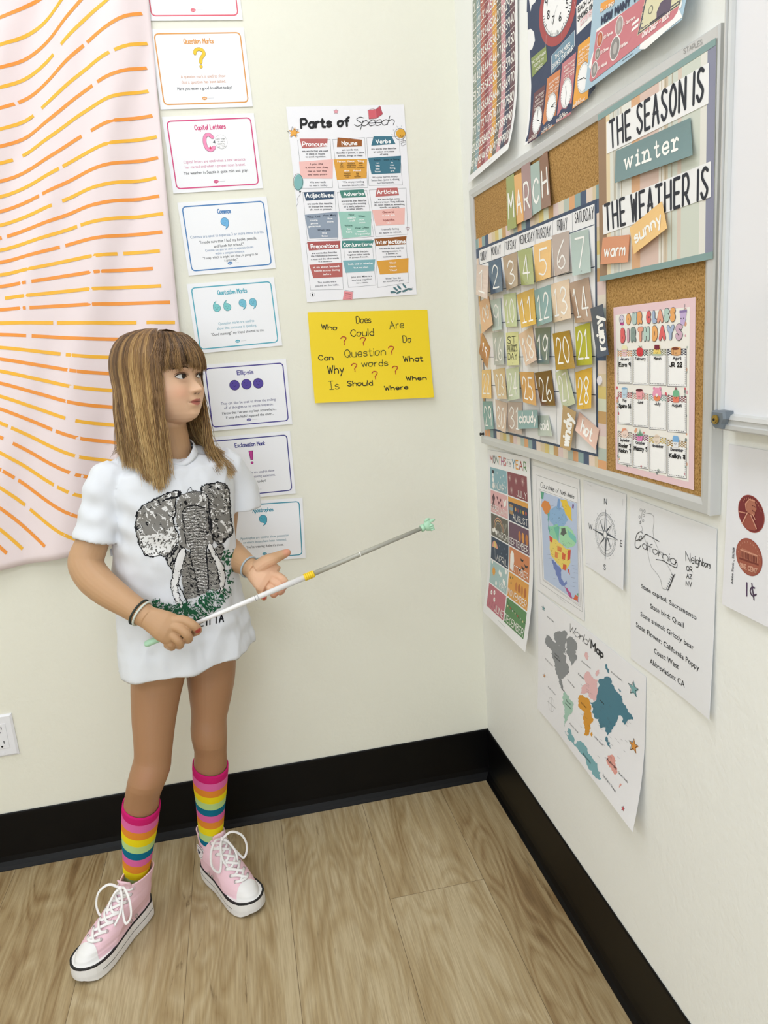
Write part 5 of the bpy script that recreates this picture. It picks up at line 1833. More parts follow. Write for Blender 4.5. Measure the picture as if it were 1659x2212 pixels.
        for a in np.arange(0, 6.2, .52):
            S.line([(R_(.22, .42)[0] + 11e-3 / S.W * math.cos(a), R_(.22, .42)[1] + 11e-3 / S.H * math.sin(a)), (R_(.22, .42)[0] + 13e-3 / S.W * math.cos(a), R_(.22, .42)[1] + 13e-3 / S.H * math.sin(a))], 1.6, 'eaa43e', 2)
        for u, v in ((.55, .3), (.63, .35), (.8, .55), (.86, .6), (.4, .85), (.9, .1), (.1, .05)):
            D_(u, v, 6, wh)
    elif nm == 'JUNE':
        for u, v in ((.2, .3), (.36, .22), (.4, .5)):
            for a in np.arange(0, 6.2, 1.05):
                S.disc((R_(u, v)[0] + 4e-3 / S.W * math.cos(a), R_(u, v)[1] + 4e-3 / S.H * math.sin(a)), 2.6, wh, 2, n=8)
        for u in (.15, .3, .45):
            S.line([R_(u, .9), R_(u + .03, .65)], .9, '4a2c34', 2)
    elif nm == 'NOVEMBER':
        for u, cl in ((.42, 'c47a3c'), (.56, 'b56a34'), (.7, 'c88444'), (.85, 'b56a34')):
            S.disc(R_(u, .4), 7, cl, 2, ry=11)
        for u, v in ((.1, .2), (.22, .15), (.15, .4)):
            D_(u, v, 3, '6a6a3c')
    else:
        S.line([R_(0, .1), R_(.2, .3), R_(.45, .32), R_(.7, .42), R_(1, .4)], 1.2, '2a3a28', 2)
        for k in range(7):
            D_(.1 + k * .13, .3 + .02 * k, 2.4, ['f0e2b0', 'c0443e', 'f4f2ee'][k % 3], 3)
    S.text(nm, (x1 - .012 - w_, y1_ - .046, x1 - .012, y1_ - .012), wh, 1.9, lay=5, gap=.3)
S.line([(.38, .972), (.55, .974)], .6, '9a9a9a')
S.build('months_poster', 'narrow months of the year poster curling at the bottom under the cork board corner', 'poster')

def rough(q, amp, it=2, seed=1):
    """break a coast into small bays by moving edge midpoints"""
    r_ = random.Random(seed)
    q = [np.array(p, float) for p in q]
    for _ in range(it):
        o_ = []
        for a, b_ in zip(q, q[1:] + q[:1]):
            d_ = b_ - a
            L = np.linalg.norm(d_)
            o_ += [a, (a + b_) / 2 + np.array([-d_[1], d_[0]]) * r_.uniform(-amp, amp) * min(1, 60 / (L + 1))]
        q = o_
    return q


# --- map of north america
S = Sheet([(1150, 1005), (1251, 1036), (1262, 1341.7), (1161.4, 1273)], 'R', .0018, None, paper='eeeef0')
Z = zoomer(1030, 960, 4.808)
for q, w_ in (([(614, 315), (1045, 460), (1096, 1738), (660, 1440)], .5), ([(645, 462), (1042, 608), (1078, 1690), (690, 1412)], .4), ([(648, 480), (1036, 620), (1070, 1670), (684, 1400)], .3)):
    S.line(Z(q), w_, '4a4a50', 1, px=True, closed=True)
S.text('Countries of North America', [tuple(p) for p in Z([(660, 385), (1010, 525), (1010, 562), (660, 440)])], '2a2a30', .9, px=True, lay=2, gap=.08, slant=.2)
S.poly(Z([(664, 488), (1040, 612), (1058, 1645), (700, 1395)]), 'bccbe6', 2, px=True)
for q, c in (([(664, 488), (700, 500), (690, 570), (668, 560)], '5fa98a'), ([(705, 580), (750, 605), (765, 670), (742, 740), (700, 690), (670, 640), (680, 610)], 'dc8a42'), ([(760, 680), (840, 640), (930, 700), (945, 790), (890, 850), (800, 850), (740, 760)], '8fb6dc'),
             ([(865, 570), (930, 570), (975, 650), (995, 800), (960, 770), (900, 660)], 'ecc93c'), ([(995, 620), (1012, 625), (1006, 670), (992, 660)], '7a4a86'), ([(845, 560), (868, 570), (860, 690), (835, 640)], '7aa2d4'),
             ([(735, 720), (760, 690), (750, 850), (800, 960), (760, 940), (742, 800)], '5faaa4'), ([(755, 850), (845, 830), (850, 1010), (790, 980), (760, 940)], '8ed0ac'), ([(800, 860), (860, 850), (850, 1015)], '6fbfa8'),
             ([(860, 850), (960, 860), (1005, 920), (1040, 1000), (1000, 1060), (940, 1080), (870, 1020)], 'a6dcb0'), ([(880, 870), (920, 865), (938, 920), (905, 955), (872, 935)], '5a625c'), ([(940, 880), (1030, 960), (1035, 1030), (960, 960)], '7cc8bc'),
             ([(755, 945), (850, 1015), (935, 1085), (975, 1090), (972, 1200), (940, 1290), (880, 1300), (820, 1215), (765, 1120)], 'ecd46a'), ([(755, 945), (790, 975), (785, 1020), (760, 1005)], 'd2503c'), ([(840, 1050), (885, 1075), (880, 1120), (838, 1100)], 'e08a4a'),
             ([(890, 1120), (925, 1140), (918, 1200), (885, 1190)], 'd8643c'), ([(945, 1100), (978, 1095), (972, 1190), (942, 1210)], 'd2503c'), ([(815, 1110), (845, 1125), (842, 1185), (812, 1170)], 'e08a4a'), ([(900, 1240), (935, 1255), (930, 1310), (892, 1298)], 'd8643c'),
             ([(940, 1290), (960, 1300), (970, 1355), (955, 1335)], 'd2503c'), ([(780, 1190), (825, 1225), (880, 1310), (878, 1390), (905, 1440), (935, 1410), (940, 1440), (910, 1480), (860, 1440), (820, 1310)], '6f82c0'),
             ([(910, 1475), (940, 1490), (968, 1530), (1000, 1600), (985, 1600), (945, 1540)], 'b8508a'), ([(1000, 1600), (1030, 1560), (1056, 1580), (1057, 1640), (1020, 1615)], 'd8643c'), ([(1040, 1550), (1056, 1545), (1056, 1580)], '6aa870')):
    S.poly(Z(q if len(q) < 5 else rough(q, .16, 2, len(q))), c, 3, px=True)
r2 = random.Random(9)
for k in range(60):
    x, y = 770 + 210 * r2.random(), 1000 + 260 * r2.random()
    S.line(Z([(x, y), (x + 10, y + 5)]), .35, '5a4a3a', 4, px=True)
for k in range(45):
    x, y = 770 + 170 * r2.random(), 620 + 260 * r2.random()
    S.line(Z([(x, y), (x + 12, y + 6)]), .35, '4a5a70', 4, px=True)
for x, y in ((730, 1140), (740, 1180), (800, 1390), (990, 1255), (1000, 1290), (980, 1380), (1000, 1430), (980, 1470), (1010, 1330)):
    S.line(Z([(x, y), (x + 40, y + 8)]), .35, '5a6478', 4, px=True)
S.line(Z([(830, 1570), (930, 1650)]), .35, '8a8a8a', 2, px=True)
S.build('north_america_map', 'framed printed map of North American countries below the cork board', 'map')

# --- compass rose sheet
S = Sheet([(1260, 1037), (1352, 1068), (1352.5, 1274), (1265, 1221)], 'R', .0018, lambda u, v: .006 * u ** 2 * v, paper='ecedf1', nu=6, nv=6)
S.maxl = .04
Z = zoomer(1250, 1020, 4.056)
CC = np.array([241, 545.0])
CE = lambda f, n=60: [(241 + 95 * f * math.cos(t), 545 + 188 * f * math.sin(t) + 40 * f * math.cos(t)) for t in np.arange(n) * 2 * math.pi / n]
GR = '5a5f68'
for f, w_ in ((1.0, .6), (.88, .5), (.72, .4)):
    S.line(Z(CE(f)), w_, GR, 1, px=True, closed=True)
A_, B_ = CE(.99, 72), CE(.90, 72)
for k in range(72):
    S.line(Z([A_[k], B_[k]]), .5, GR, 1, px=True)
for k in range(16):
    p = CE(1.12, 16)[k]
    S.disc(tuple(Z([p])[0]), .6, GR, 1, px=True, n=8)


def ray_(a, L, wd_, lay):
    f = lambda r_, t: np.array([241 + 95 * r_ * math.cos(t), 545 + 188 * r_ * math.sin(t) + 40 * r_ * math.cos(t)])
    tip, l_, r_ = f(L, a), f(wd_, a - .55), f(wd_, a + .55)
    S.poly(Z([CC, l_, tip]), '4c525c', lay, px=True)
    S.poly(Z([CC, tip, r_]), 'f2f2f4', lay, px=True)
    S.line(Z([l_, tip, r_]), .4, '4c525c', lay + 1, px=True)


for k in range(4):
    ray_(math.pi / 4 + k * math.pi / 2, .82, .2, 2)
for k in range(4):
    ray_(k * math.pi / 2, 1.2, .22, 4)
S.poly(Z([(241 + 20 * math.cos(t), 545 + 40 * math.sin(t) + 8 * math.cos(t)) for t in np.arange(20) * .314]), '8a8f98', 6, px=True)
S.poly(Z([(241 + 13 * math.cos(t), 545 + 28 * math.sin(t) + 6 * math.cos(t)) for t in np.arange(20) * .314]), 'f0f0f2', 7, px=True)
for ch, q in (('N', [(227, 230), (248, 234), (248, 282), (227, 278)]), ('S', [(226, 806), (246, 812), (246, 856), (226, 850)]), ('W', [(90, 446), (120, 456), (120, 502), (90, 492)]), ('E', [(379, 596), (397, 601), (396, 648), (378, 643)])):
    S.text(ch, [tuple(p) for p in Z(q)], '3a3e46', 1.3, px=True, lay=3)
for q in ([(80, 105), (112, 122)], [(390, 235), (391, 295)], [(66, 798), (98, 806)], [(402, 770), (401, 825)]):
    S.line(Z(q), .4, 'a8a8ae', 2, px=True)
S.build('compass_sheet', 'small white sheet printed with a grey compass rose', 'sheet')

# --- california sheet
S = Sheet([(1361, 1073), (1548, 1143), (1541, 1553), (1362.5, 1422)], 'R', .0018, lambda u, v: .007 * u ** 3 * v ** 2, paper='ecedf1', nu=8, nv=8)
S.maxl = .04
for t_, x0, y0, x1, y1, h in (('State capitol: Sacramento', 548, 972, 1040, 1250, 46), ('State bird: Quail', 628, 1146, 928, 1318, 48), ('State animal: Grizzly bear', 542, 1216, 1018, 1510, 48), ('State Flower: California Poppy', 502, 1308, 1070, 1690, 50), ('Coast: West', 662, 1536, 884, 1676, 52), ('Abbreviation: CA', 626, 1626, 940, 1832, 54)):
    S.text(t_, [tuple(p) for p in Z([(x0, y0), (x1, y1), (x1, y1 + h), (x0, y0 + h - 6)])], '1e2026', px=True, bold=.008, lay=2)
S.text('Neighbors', [tuple(p) for p in Z([(938, 692), (1160, 790), (1156, 842), (940, 776)])], '1a1a1e', 1.1, px=True, lay=2, hand=.03)
for t_, q in (('OR', [(948, 818), (998, 832), (998, 874), (948, 862)]), ('AZ', [(948, 890), (996, 898), (996, 934), (948, 928)]), ('NV', [(944, 952), (994, 962), (992, 1006), (944, 992)])):
    S.text(t_, [tuple(p) for p in Z(q)], '1a1a1e', 1.0, px=True, lay=2, hand=.03)
for pts in ([(585, 358), (660, 388), (661, 590), (800, 850), (828, 910)], [(545, 462), (560, 490), (555, 520)], [(568, 555), (600, 640), (612, 730), (640, 830), (690, 890), (722, 950), (735, 1015), (778, 1030)]):
    S.line(Z(catmull(pts, 3)), .45, '2a2a30', 2, px=True)
for pts in ([(560, 535), (545, 520), (510, 550), (495, 640), (520, 668), (548, 640)], [(505, 600), (560, 580), (590, 545), (640, 570), (705, 606)], [(540, 560), (528, 590), (545, 600), (556, 570), (545, 555)]):
    S.line(Z(catmull(pts, 5)), 1.2, '1e1e24', 2, px=True)
S.text('alifornia', [tuple(p) for p in Z([(550, 585), (850, 730), (848, 812), (560, 660)])], '1e1e24', 1.0, px=True, lay=3, gap=.10, slant=.12)
S.line(Z(catmull([(845, 800), (862, 790), (858, 835), (800, 810), (740, 775), (680, 765)], 5)), 1.2, '1e1e24', 2, px=True)
for k in range(7):
    x, y = 832 - k * 8, 905 + k * 20
    for s_ in (-1, 1):
        S.line(Z([(x, y + 8), (x + s_ * 14, y - 12)]), 1.3, '1e1e24', 2, px=True)
S.line(Z([(780, 1038), (812, 980), (830, 895)]), .6, '1e1e24', 2, px=True)
S.line(Z([(540, 450), (552, 400), (560, 330)]), .5, '1e1e24', 2, px=True)
for x, y in ((546, 330), (578, 340), (572, 378), (535, 392), (566, 425), (542, 440)):
    S.line(Z(pell(x, y, 8, 11, 0, 10)), .45, '1e1e24', 2, px=True, closed=True)
S.build('california_sheet', 'white sheet with California outline and handwritten Neighbors list', 'sheet')

# --- world map
Q = [(1162, 1276), (1395, 1463), (1391, 1792), (1164.6, 1530)]
S = Sheet(Q, 'R', .0018, lambda u, v: .018 * np.clip((v - .35) / .65, 0, 1) ** 2 * np.clip((u - .2) / .8, 0, 1) + .004 * v ** 2, paper='f0f0f4', nu=14, nv=12)
S.maxl = .03
Z = zoomer(1150, 1270, 4.096)
LD = {'8b8e92': [[(125, 410), (165, 445), (200, 480), (230, 500), (285, 590), (320, 680), (330, 745), (300, 775), (280, 800), (250, 800), (280, 880), (295, 920), (270, 900), (240, 830), (205, 720), (180, 600), (150, 530), (120, 490)], [(195, 400), (225, 380), (250, 385), (285, 375), (312, 410), (310, 470), (290, 520), (300, 590), (260, 540), (210, 470)], [(300, 450), (340, 430), (375, 460), (400, 520), (385, 590), (390, 640), (345, 690), (325, 620), (310, 540)]],
      'a9cdbd': [[(290, 915), (330, 950), (372, 1040), (370, 1080), (345, 1120), (325, 1170), (305, 1225), (298, 1180), (300, 1090), (285, 990)]],
      'e9bdbf': [[(495, 735), (520, 770), (540, 800), (582, 815), (585, 900), (575, 985), (545, 1000), (500, 930), (430, 930), (440, 880), (480, 850), (460, 800), (470, 750)], [(575, 730), (595, 725), (580, 775), (562, 780)], [(470, 570), (492, 575), (490, 640), (470, 620)]],
      '4d7f92': [[(590, 810), (640, 790), (680, 785), (700, 850), (760, 930), (800, 990), (845, 1070), (885, 1130), (890, 1165), (850, 1165), (825, 1210), (800, 1180), (800, 1140), (770, 1125), (740, 1220), (715, 1250), (712, 1275), (685, 1305), (660, 1225), (620, 1240), (600, 1150), (565, 1155), (540, 1100), (520, 1010), (575, 985), (585, 900)], [(650, 670), (665, 690), (680, 760), (665, 740)], [(668, 1310), (690, 1370), (715, 1420), (680, 1370)], [(690, 1360), (705, 1360), (700, 1385), (688, 1380)], [(765, 890), (790, 920), (772, 915)]],
      'db9a34': [[(420, 950), (450, 945), (510, 990), (530, 1060), (555, 1165), (530, 1200), (528, 1270), (505, 1305), (480, 1290), (470, 1180), (475, 1100), (430, 1060), (415, 1000)], [(540, 1275), (552, 1275), (548, 1312), (540, 1305)]],
      'e5a49a': [[(695, 1480), (740, 1475), (760, 1540), (785, 1590), (775, 1645), (745, 1610), (700, 1545)], [(828, 1720), (838, 1730), (815, 1760)]],
      '7fb0b8': [[(310, 1265), (345, 1300), (340, 1235), (352, 1240), (405, 1380), (425, 1350), (510, 1400), (560, 1480), (610, 1540), (650, 1620), (668, 1685), (640, 1680), (520, 1530), (400, 1385), (330, 1300)]]}
for c, L_ in LD.items():
    for q in L_:
        S.poly(Z(rough(q, .22, 3, len(q))), c, 2, px=True)
S.text('World', [tuple(p) for p in Z([(318, 300), (490, 430), (486, 505), (325, 380)])], '26262c', 1.1, px=True, lay=3, slant=.3, gap=.05)
S.text('Map', [tuple(p) for p in Z([(522, 462), (632, 560), (626, 618), (520, 530)])], '1e1e24', px=True, bold=.04, lay=3)
for t_, q, w_ in (('Europe', [(412, 750), (460, 795), (458, 808), (410, 764)], .6), ('Africa', [(442, 1005), (490, 1050), (488, 1064), (440, 1020)], .7), ('Asia', [(606, 985), (640, 1018), (638, 1030), (604, 998)], .7), ('Australia', [(696, 1495), (780, 1580), (778, 1600), (694, 1515)], .9), ('Antarctica', [(486, 1448), (560, 1530), (558, 1545), (484, 1464)], .8),
                  ('North', [(205, 575), (240, 605), (238, 618), (203, 588)], .6), ('America', [(198, 595), (250, 640), (248, 652), (196, 608)], .6), ('South', [(312, 985), (352, 1022), (350, 1034), (310, 998)], .6), ('America', [(302, 1008), (360, 1062), (358, 1074), (300, 1020)], .6),
                  ('Arctic Ocean', [(132, 245), (195, 296), (193, 306), (130, 256)], .5), ('Arctic Ocean', [(440, 640), (520, 706), (518, 716), (438, 650)], .5), ('Arctic Ocean', [(702, 735), (795, 812), (793, 824), (700, 746)], .55), ('Indian Ocean', [(575, 1305), (650, 1380), (648, 1392), (573, 1318)], .5), ('South Pacific', [(802, 1615), (888, 1706), (886, 1720), (800, 1630)], .55), ('Southern Ocean', [(675, 1632), (800, 1780), (797, 1796), (672, 1648)], .55),
                  ('Pacific Ocean', [(120, 618), (186, 684), (184, 694), (118, 628)], .45), ('Atlantic Ocean', [(318, 800), (380, 874), (378, 884), (316, 812)], .45), ('Pacific Ocean', [(150, 868), (216, 936), (214, 946), (148, 878)], .45), ('Atlantic Ocean', [(352, 1186), (432, 1270), (430, 1282), (350, 1198)], .45)):
    S.text(t_, [tuple(p) for p in Z(q)], '26282e', w_, px=True, lay=3)
r2 = random.Random(4)
for k in range(46):
    x, y = r2.choice([(600 + 280 * r2.random(), 1180 + 330 * r2.random()), (430 + 140 * r2.random(), 830 + 400 * r2.random()), (560 + 140 * r2.random(), 1020 + 200 * r2.random())])
    S.line(Z([(x, y), (x + 20, y + 18)]), .35, '4a4c55', 3, px=True)
for cx, cy, r_, c in ((895, 890, 46, '7fb0b4'), (905, 1392, 42, 'e09a4a'), (878, 1935, 15, 'd8646a'), (98, 178, 15, '7fb0b4'), (112, 775, 12, 'e2a878')):
    q = [(x, cy + (y - cy) * 1.5 + (x - cx) * .6) for x, y in star_pts(cx, cy, r_, -90, .42)]
    S.poly(Z([(x + r_ * .1, y + r_ * .15) for x, y in q]), c, 2, px=True)
    S.line(Z(q), .8 if r_ > 20 else .4, '22242a', 3, px=True, closed=True)
S.line(Z(pell(180, 1030, 26, 62, -.6, 24)), .35, '8a8a90', 2, px=True, closed=True)
S.line(Z([(180, 970), (180, 1092)]), .5, '4a4a50', 3, px=True)
S.line(Z([(145, 1000), (218, 1062)]), .5, '4a4a50', 3, px=True)
S.build('world_map', 'wide white world map with coloured continents, lowest on the right wall', 'map')

# --- coin sheet, cut by the frame
a = on_right([(1574, 959), (1659, 972), (1659, 1354), (1565, 1304)], .0018)
yl = (a[0][1] + a[3][1]) / 2
zt_, zb_ = a[0][2], a[3][2]
slp = 0.0
S = Sheet(None, 'R', .0018, lambda u, v: .004 * v ** 2, paper='e9e9ee', nu=4, nv=8, world=[(0, a[0][1], zt_), (0, yl - .2159, zt_), (0, yl - .2159, zb_), (0, a[3][1], zb_)])
S.Hp = np.linalg.inv(homography(UNIT, [((p - CAM) @ AX[0] / ((p - CAM) @ AX[2]) * FPX + IMG_W / 2, IMG_H / 2 - (p - CAM) @ AX[1] / ((p - CAM) @ AX[2]) * FPX) for p in S.P(UNIT)]))
S.maxl = .05
Z = zoomer(1540, 930, 5.027)
for cx, cy, kind in ((412, 905, 0), (390, 1375, 1)):
    EL = lambda f, n=48: [(cx + 143 * f * math.cos(t), cy + 200 * f * math.sin(t) + 52 * f * math.cos(t)) for t in np.arange(n) * 2 * math.pi / n]
    S.poly(Z(EL(1)), '9c4a40', 2, px=True)
    S.poly(Z(EL(.95)), '7a2e30' if kind == 0 else 'a35c4a', 3, px=True)
    if kind == 0:
        S.poly(Z([(cx - 95, cy + 110), (cx - 40, cy - 10), (cx - 15, cy + 5), (cx + 60, cy + 160), (cx + 40, cy + 185), (cx - 40, cy + 165)]), '9a5244', 4, px=True)
        S.poly(Z([(cx - 45, cy - 30), (cx - 52, cy - 110), (cx - 10, cy - 150), (cx + 40, cy - 135), (cx + 55, cy - 90), (cx + 62, cy - 50), (cx + 45, cy - 20), (cx + 40, cy + 15), (cx + 5, cy + 10), (cx - 20, cy - 5)]), 'b0705a', 5, px=True)
        S.line(Z([(cx - 50, cy - 40), (cx - 58, cy - 110), (cx - 15, cy - 158), (cx + 40, cy - 140)]), 1.6, 'd89a80', 6, px=True)
        S.line(Z([(cx - 95, cy + 105), (cx - 38, cy - 10)]), 1.8, 'd8a088', 6, px=True)
        S.line(Z([(cx, cy + 15), (cx + 60, cy + 160)]), 1.6, 'd8a088', 6, px=True)
        S.line(Z([(cx + 20, cy + 5), (cx + 45, cy + 60)]), 1.4, 'd8a088', 6, px=True)
        S.line(Z([(cx - 128, cy - 25), (cx - 60, cy - 10)]), 1.6, 'c88a74', 6, px=True)
        for k in range(11):
            t = -2.35 + k * .19
            p = [cx + 122 * math.cos(t), cy + 172 * math.sin(t) + 44 * math.cos(t)]
            S.line(Z([p, (p[0] + 5, p[1] + 14)]), 1.0, 'c08068', 6, px=True)
        for x, y in ((15, -95), (40, -80), (15, -40), (30, -30)):
            S.line(Z([(cx + x, cy + y), (cx + x + 10, cy + y + 8)]), 1.2, '6a2c2c', 7, px=True)
    else:
        S.poly(Z([(cx - 95, cy - 70), (cx - 75, cy - 100), (cx + 95, cy - 20), (cx + 98, cy + 70), (cx - 92, cy + 0)]), 'b87862', 4, px=True)
        for k in range(11):
            x = cx - 85 + k * 16.5
            S.line(Z([(x, cy - 62 + k * 6.5), (x, cy - 8 + k * 6.5)]), 1.7, '7a3a30', 5, px=True)
        S.line(Z([(cx - 100, cy + 12), (cx + 100, cy + 82)]), 2.2, '7a3a30', 5, px=True)
        S.line(Z([(cx - 92, cy - 82), (cx + 95, cy - 12)]), 1.2, 'd8a088', 5, px=True)
        S.text('ONE CENT', [tuple(p) for p in Z([(cx - 100, cy + 60), (cx + 95, cy + 130), (cx + 85, cy + 175), (cx - 88, cy + 110)])], 'd09a84', 1.7, px=True, lay=6)
        for k in range(12):
            t = -3.0 + k * .26
            p = [cx + 118 * math.cos(t), cy + 165 * math.sin(t) + 43 * math.cos(t)]
            S.line(Z([p, (p[0] + 5, p[1] + 14)]), .9, 'c8907a', 6, px=True)
S.text('Adobe Stock / #5317128', [tuple(p) for p in Z([(196, 1662), (212, 1270), (228, 1274), (214, 1664)])], '6a6a70', .8, px=True, lay=2)
S.line(Z([(366, 1655), (366, 1795)]), 2.4, '5a4462', 2, px=True)
S.line(Z([(420, 1662), (445, 1838)]), 2.2, '4a3a52', 2, px=True)
S.line(Z(catmull([(450, 1710), (420, 1705), (404, 1745), (428, 1795), (468, 1780)], 4)), 2.2, '4a3a52', 2, px=True)
S.build('coin_sheet', 'white sheet with two copper pennies below the white board', 'sheet')
# ------------------------------------------------------------------ the girl
P = at_y
person = empty('person', (-0.87, -0.27, 0))
tag(person, 'girl in white elephant T-shirt, rainbow striped socks and pink sneakers holding a pointer', 'person')
BF = np.array([math.sin(math.radians(28)), -math.cos(math.radians(28)), 0.0])   # where the chest faces
BR = np.array([BF[1], -BF[0], 0.0])                                            # her right side
UPV = np.array([0, 0, 1.0])


def unit(v):
    v = np.asarray(v, float)
    return v / (np.linalg.norm(v) + 1e-12)


def apply_mods(o):
    dg = bpy.context.evaluated_depsgraph_get()
    me = bpy.data.meshes.new_from_object(o.evaluated_get(dg))
    old = o.data
    o.modifiers.clear()
    o.data = me
    bpy.data.meshes.remove(old)
    return o


def coords(me):
    a = np.empty(len(me.vertices) * 3, np.float32)
    me.vertices.foreach_get('co', a)
    return a.reshape(-1, 3).astype(float)


def set_coords(me, v):
    me.vertices.foreach_set('co', np.asarray(v, np.float32).ravel())
    me.update()


def normals(me):
    a = np.empty(len(me.vertices) * 3, np.float32)
    me.vertices.foreach_get('normal', a)
    return a.reshape(-1, 3).astype(float)


def remesh(o, voxel, smooth_it, fac=0.5):
    m = o.modifiers.new('r', 'REMESH')
    m.mode = 'VOXEL'
    m.voxel_size = voxel
    m.use_smooth_shade = True
    s = o.modifiers.new('s', 'SMOOTH')
    s.iterations = smooth_it
    s.factor = fac
    bpy.context.view_layer.update()
    return apply_mods(o)


def vnoise(p, seed=0):
    """smooth value noise in 2 or 3 dimensions"""
    p = np.asarray(p, float)
    i = np.floor(p).astype(int)
    f = p - i
    f = f * f * (3 - 2 * f)
    d = p.shape[1]
    out = np.zeros(len(p))
    for c in range(2 ** d):
        b_ = np.array([(c >> k) & 1 for k in range(d)])
        q = i + b_
        h = seed * 1013
        for k, pr in zip(range(d), (374761393, 668265263, 2147483647)):
            h = h + q[:, k] * pr
        h = (h ^ (h >> 13)) * 1274126177
        h = ((h ^ (h >> 16)) & 0xffff) / 65535.0
        w = np.prod(np.where(b_, f, 1 - f), axis=1)
        out += w * h
    return out


def ell_ring(c, ax, ay, n=32):
    t = np.arange(n) * 2 * math.pi / n
    return [np.asarray(c) + math.cos(a) * np.asarray(ax) + math.sin(a) * np.asarray(ay) for a in t]


# --- torso outline measured along both edges of the shirt
EL = np.array([(300, 968), (262, 985), (238, 1005), (232, 1040), (238, 1085), (246, 1130), (246, 1190), (251, 1240), (257, 1300), (260, 1335), (259, 1400), (259, 1454), (259, 1500)], float)
ER = np.array([(440, 950), (470, 965), (490, 985), (496, 1010), (499, 1060), (500, 1110), (501, 1170), (504, 1230), (513, 1285), (526, 1330), (541, 1370), (545, 1388), (548, 1430)], float)


def edge_at_z(E, Y, z):
    ys = np.linspace(E[0][1], E[-1][1], 300)
    xs = np.interp(ys, E[:, 1], E[:, 0])
    p = np.array([at_y(x, y, Y) for x, y in zip(xs, ys)])
    k = np.interp(-z, -p[:, 2], np.arange(300))
    i = int(min(298, k))
    return p[i] + (p[i + 1] - p[i]) * (k - i)


def torso_ring(z, grow=0.0, ratio=0.72, n=48, sq=2.2):
    a, b_ = edge_at_z(EL, -.31, z), edge_at_z(ER, -.235, z)
    c = (a + b_) / 2
    h = np.linalg.norm(b_ - a) / 2 / .965 + grow
    t = np.arange(n) * 2 * math.pi / n
    out = []
    for q in t:
        cu, su = math.cos(q), math.sin(q)
        out.append(c + BR * h * math.copysign(abs(cu) ** (2 / sq), cu) + BF * (h * ratio + 0 * grow) * math.copysign(abs(su) ** (2 / sq), su))
    return out


# --- head frame
HYAW = math.radians(57)
HF = np.array([math.sin(HYAW), -math.cos(HYAW), 0])
HS = np.array([math.cos(HYAW), math.sin(HYAW), 0])       # her left
HU = unit(np.array([0.0, 0, 1]) + 0.05 * HS + 0.035 * HF)
HF = unit(HF - HU * (HF @ HU))
HS = np.cross(HU, HF)
HO = P(349, 814, -.27)
HK = 1.0


def hl(f, s, u):
    """head-local millimetres -> world (the crown is a little low)"""
    u = u if u < 20 else 20 + (u - 20) * .84
    return HO + (HF * f + HS * s + HU * u) * 0.001 * HK


HEADT = np.array([  # u, half width, front, back
    (96, 8, 2, 22), (92, 27, 22, 46), (84, 45, 42, 66), (70, 61, 59, 82), (50, 70, 73, 92), (30, 73, 79, 95), (14, 73, 80, 95), (0, 71.5, 77.5, 93), (-13, 70, 78, 88), (-26, 69, 80, 80),
    (-39, 66, 81, 68), (-52, 61.5, 81.5, 52), (-64, 55, 80, 42), (-75, 46.5, 77.5, 34), (-84, 36.5, 71.5, 28), (-91, 25, 60, 22), (-97, 10, 38, 8)], float)


def gs(x, s):
    return np.exp(-(x / s) ** 2)


def head_front(s_, u, f):
    """add the features of the face to the front surface"""
    d = np.zeros_like(f)
    hn = np.interp(-u, -np.array([8, 3, -4, -9, -14, -19, -23, -27, -30, -33, -36, -40.]), [0, 1.0, 2.8, 5.5, 9.5, 14, 16.8, 17.0, 13.5, 6, 1.2, 0])
    sn = np.interp(-u, -np.array([8, -6, -15, -22, -27, -36.]), [6.5, 6, 7, 8.5, 10, 9.5])
    d += hn * gs(s_, sn)
    for sg in (-1, 1):
        d += 6.0 * gs(s_ - sg * 11.5, 4.8) * gs(u + 28, 4.6)
        d -= 5.5 * gs(s_ - sg * 30, 14) * gs(u - 1, 9)
        d -= 4.0 * gs(s_ - sg * 14, 6) * gs(u - 3, 9)
        d += 2.2 * gs(s_ - sg * 27, 15) * gs(u - 18, 6)
        d += 4.6 * gs(s_ - sg * 37, 17) * gs(u + 30, 18)
        d -= 1.4 * gs(s_ - sg * 21, 4) * gs(u + 51, 5)
    d += 4.2 * gs(u + 46, 4.0) * gs(s_, 14) * (1 - .18 * gs(s_, 3))
    d += 4.0 * gs(u + 56, 4.2) * gs(s_, 12)
    d -= 2.8 * gs(u + 51, 1.5) * gs(s_, 18)
    d -= 2.4 * gs(u + 65, 4.5) * gs(s_, 15)
    d += 3.4 * gs(u + 77, 8) * gs(s_, 14)
    d += 2.2 * gs(u + 42, 6) * gs(s_, 16)
    return f + d


def head_rings():
    us = np.concatenate([np.linspace(96, 40, 40), np.linspace(39, -85, 160), np.linspace(-86, -97, 14)])
    T = HEADT[::-1]
    R = []
    n = 240
    th = np.linspace(-math.pi, math.pi, n, endpoint=False)
    for u in us:
        w, F, B = [np.interp(u, T[:, 0], T[:, k]) for k in (1, 2, 3)]
        ct, st = np.cos(th), np.sin(th)
        ex = 2 / 2.3
        s_ = w * np.sign(st) * np.abs(st) ** ex
        f = np.where(ct > 0, F, B) * np.sign(ct) * np.abs(ct) ** ex
        wt = np.clip((ct - .05) / .25, 0, 1)
        f2 = head_front(s_, np.full(n, u), f)
        f = f * (1 - wt) + f2 * wt
        R.append([hl(a, b_, u) for a, b_ in zip(f, s_)])
    return R


body = MB()
body.rings(head_rings())
for sg in (-1, 1):
    body.ball(hl(-10, sg * 69, -14), .001, sc=(9, 5.5, 24), nu=16, nv=12, rot=np.array([HF, HS, HU]).T)
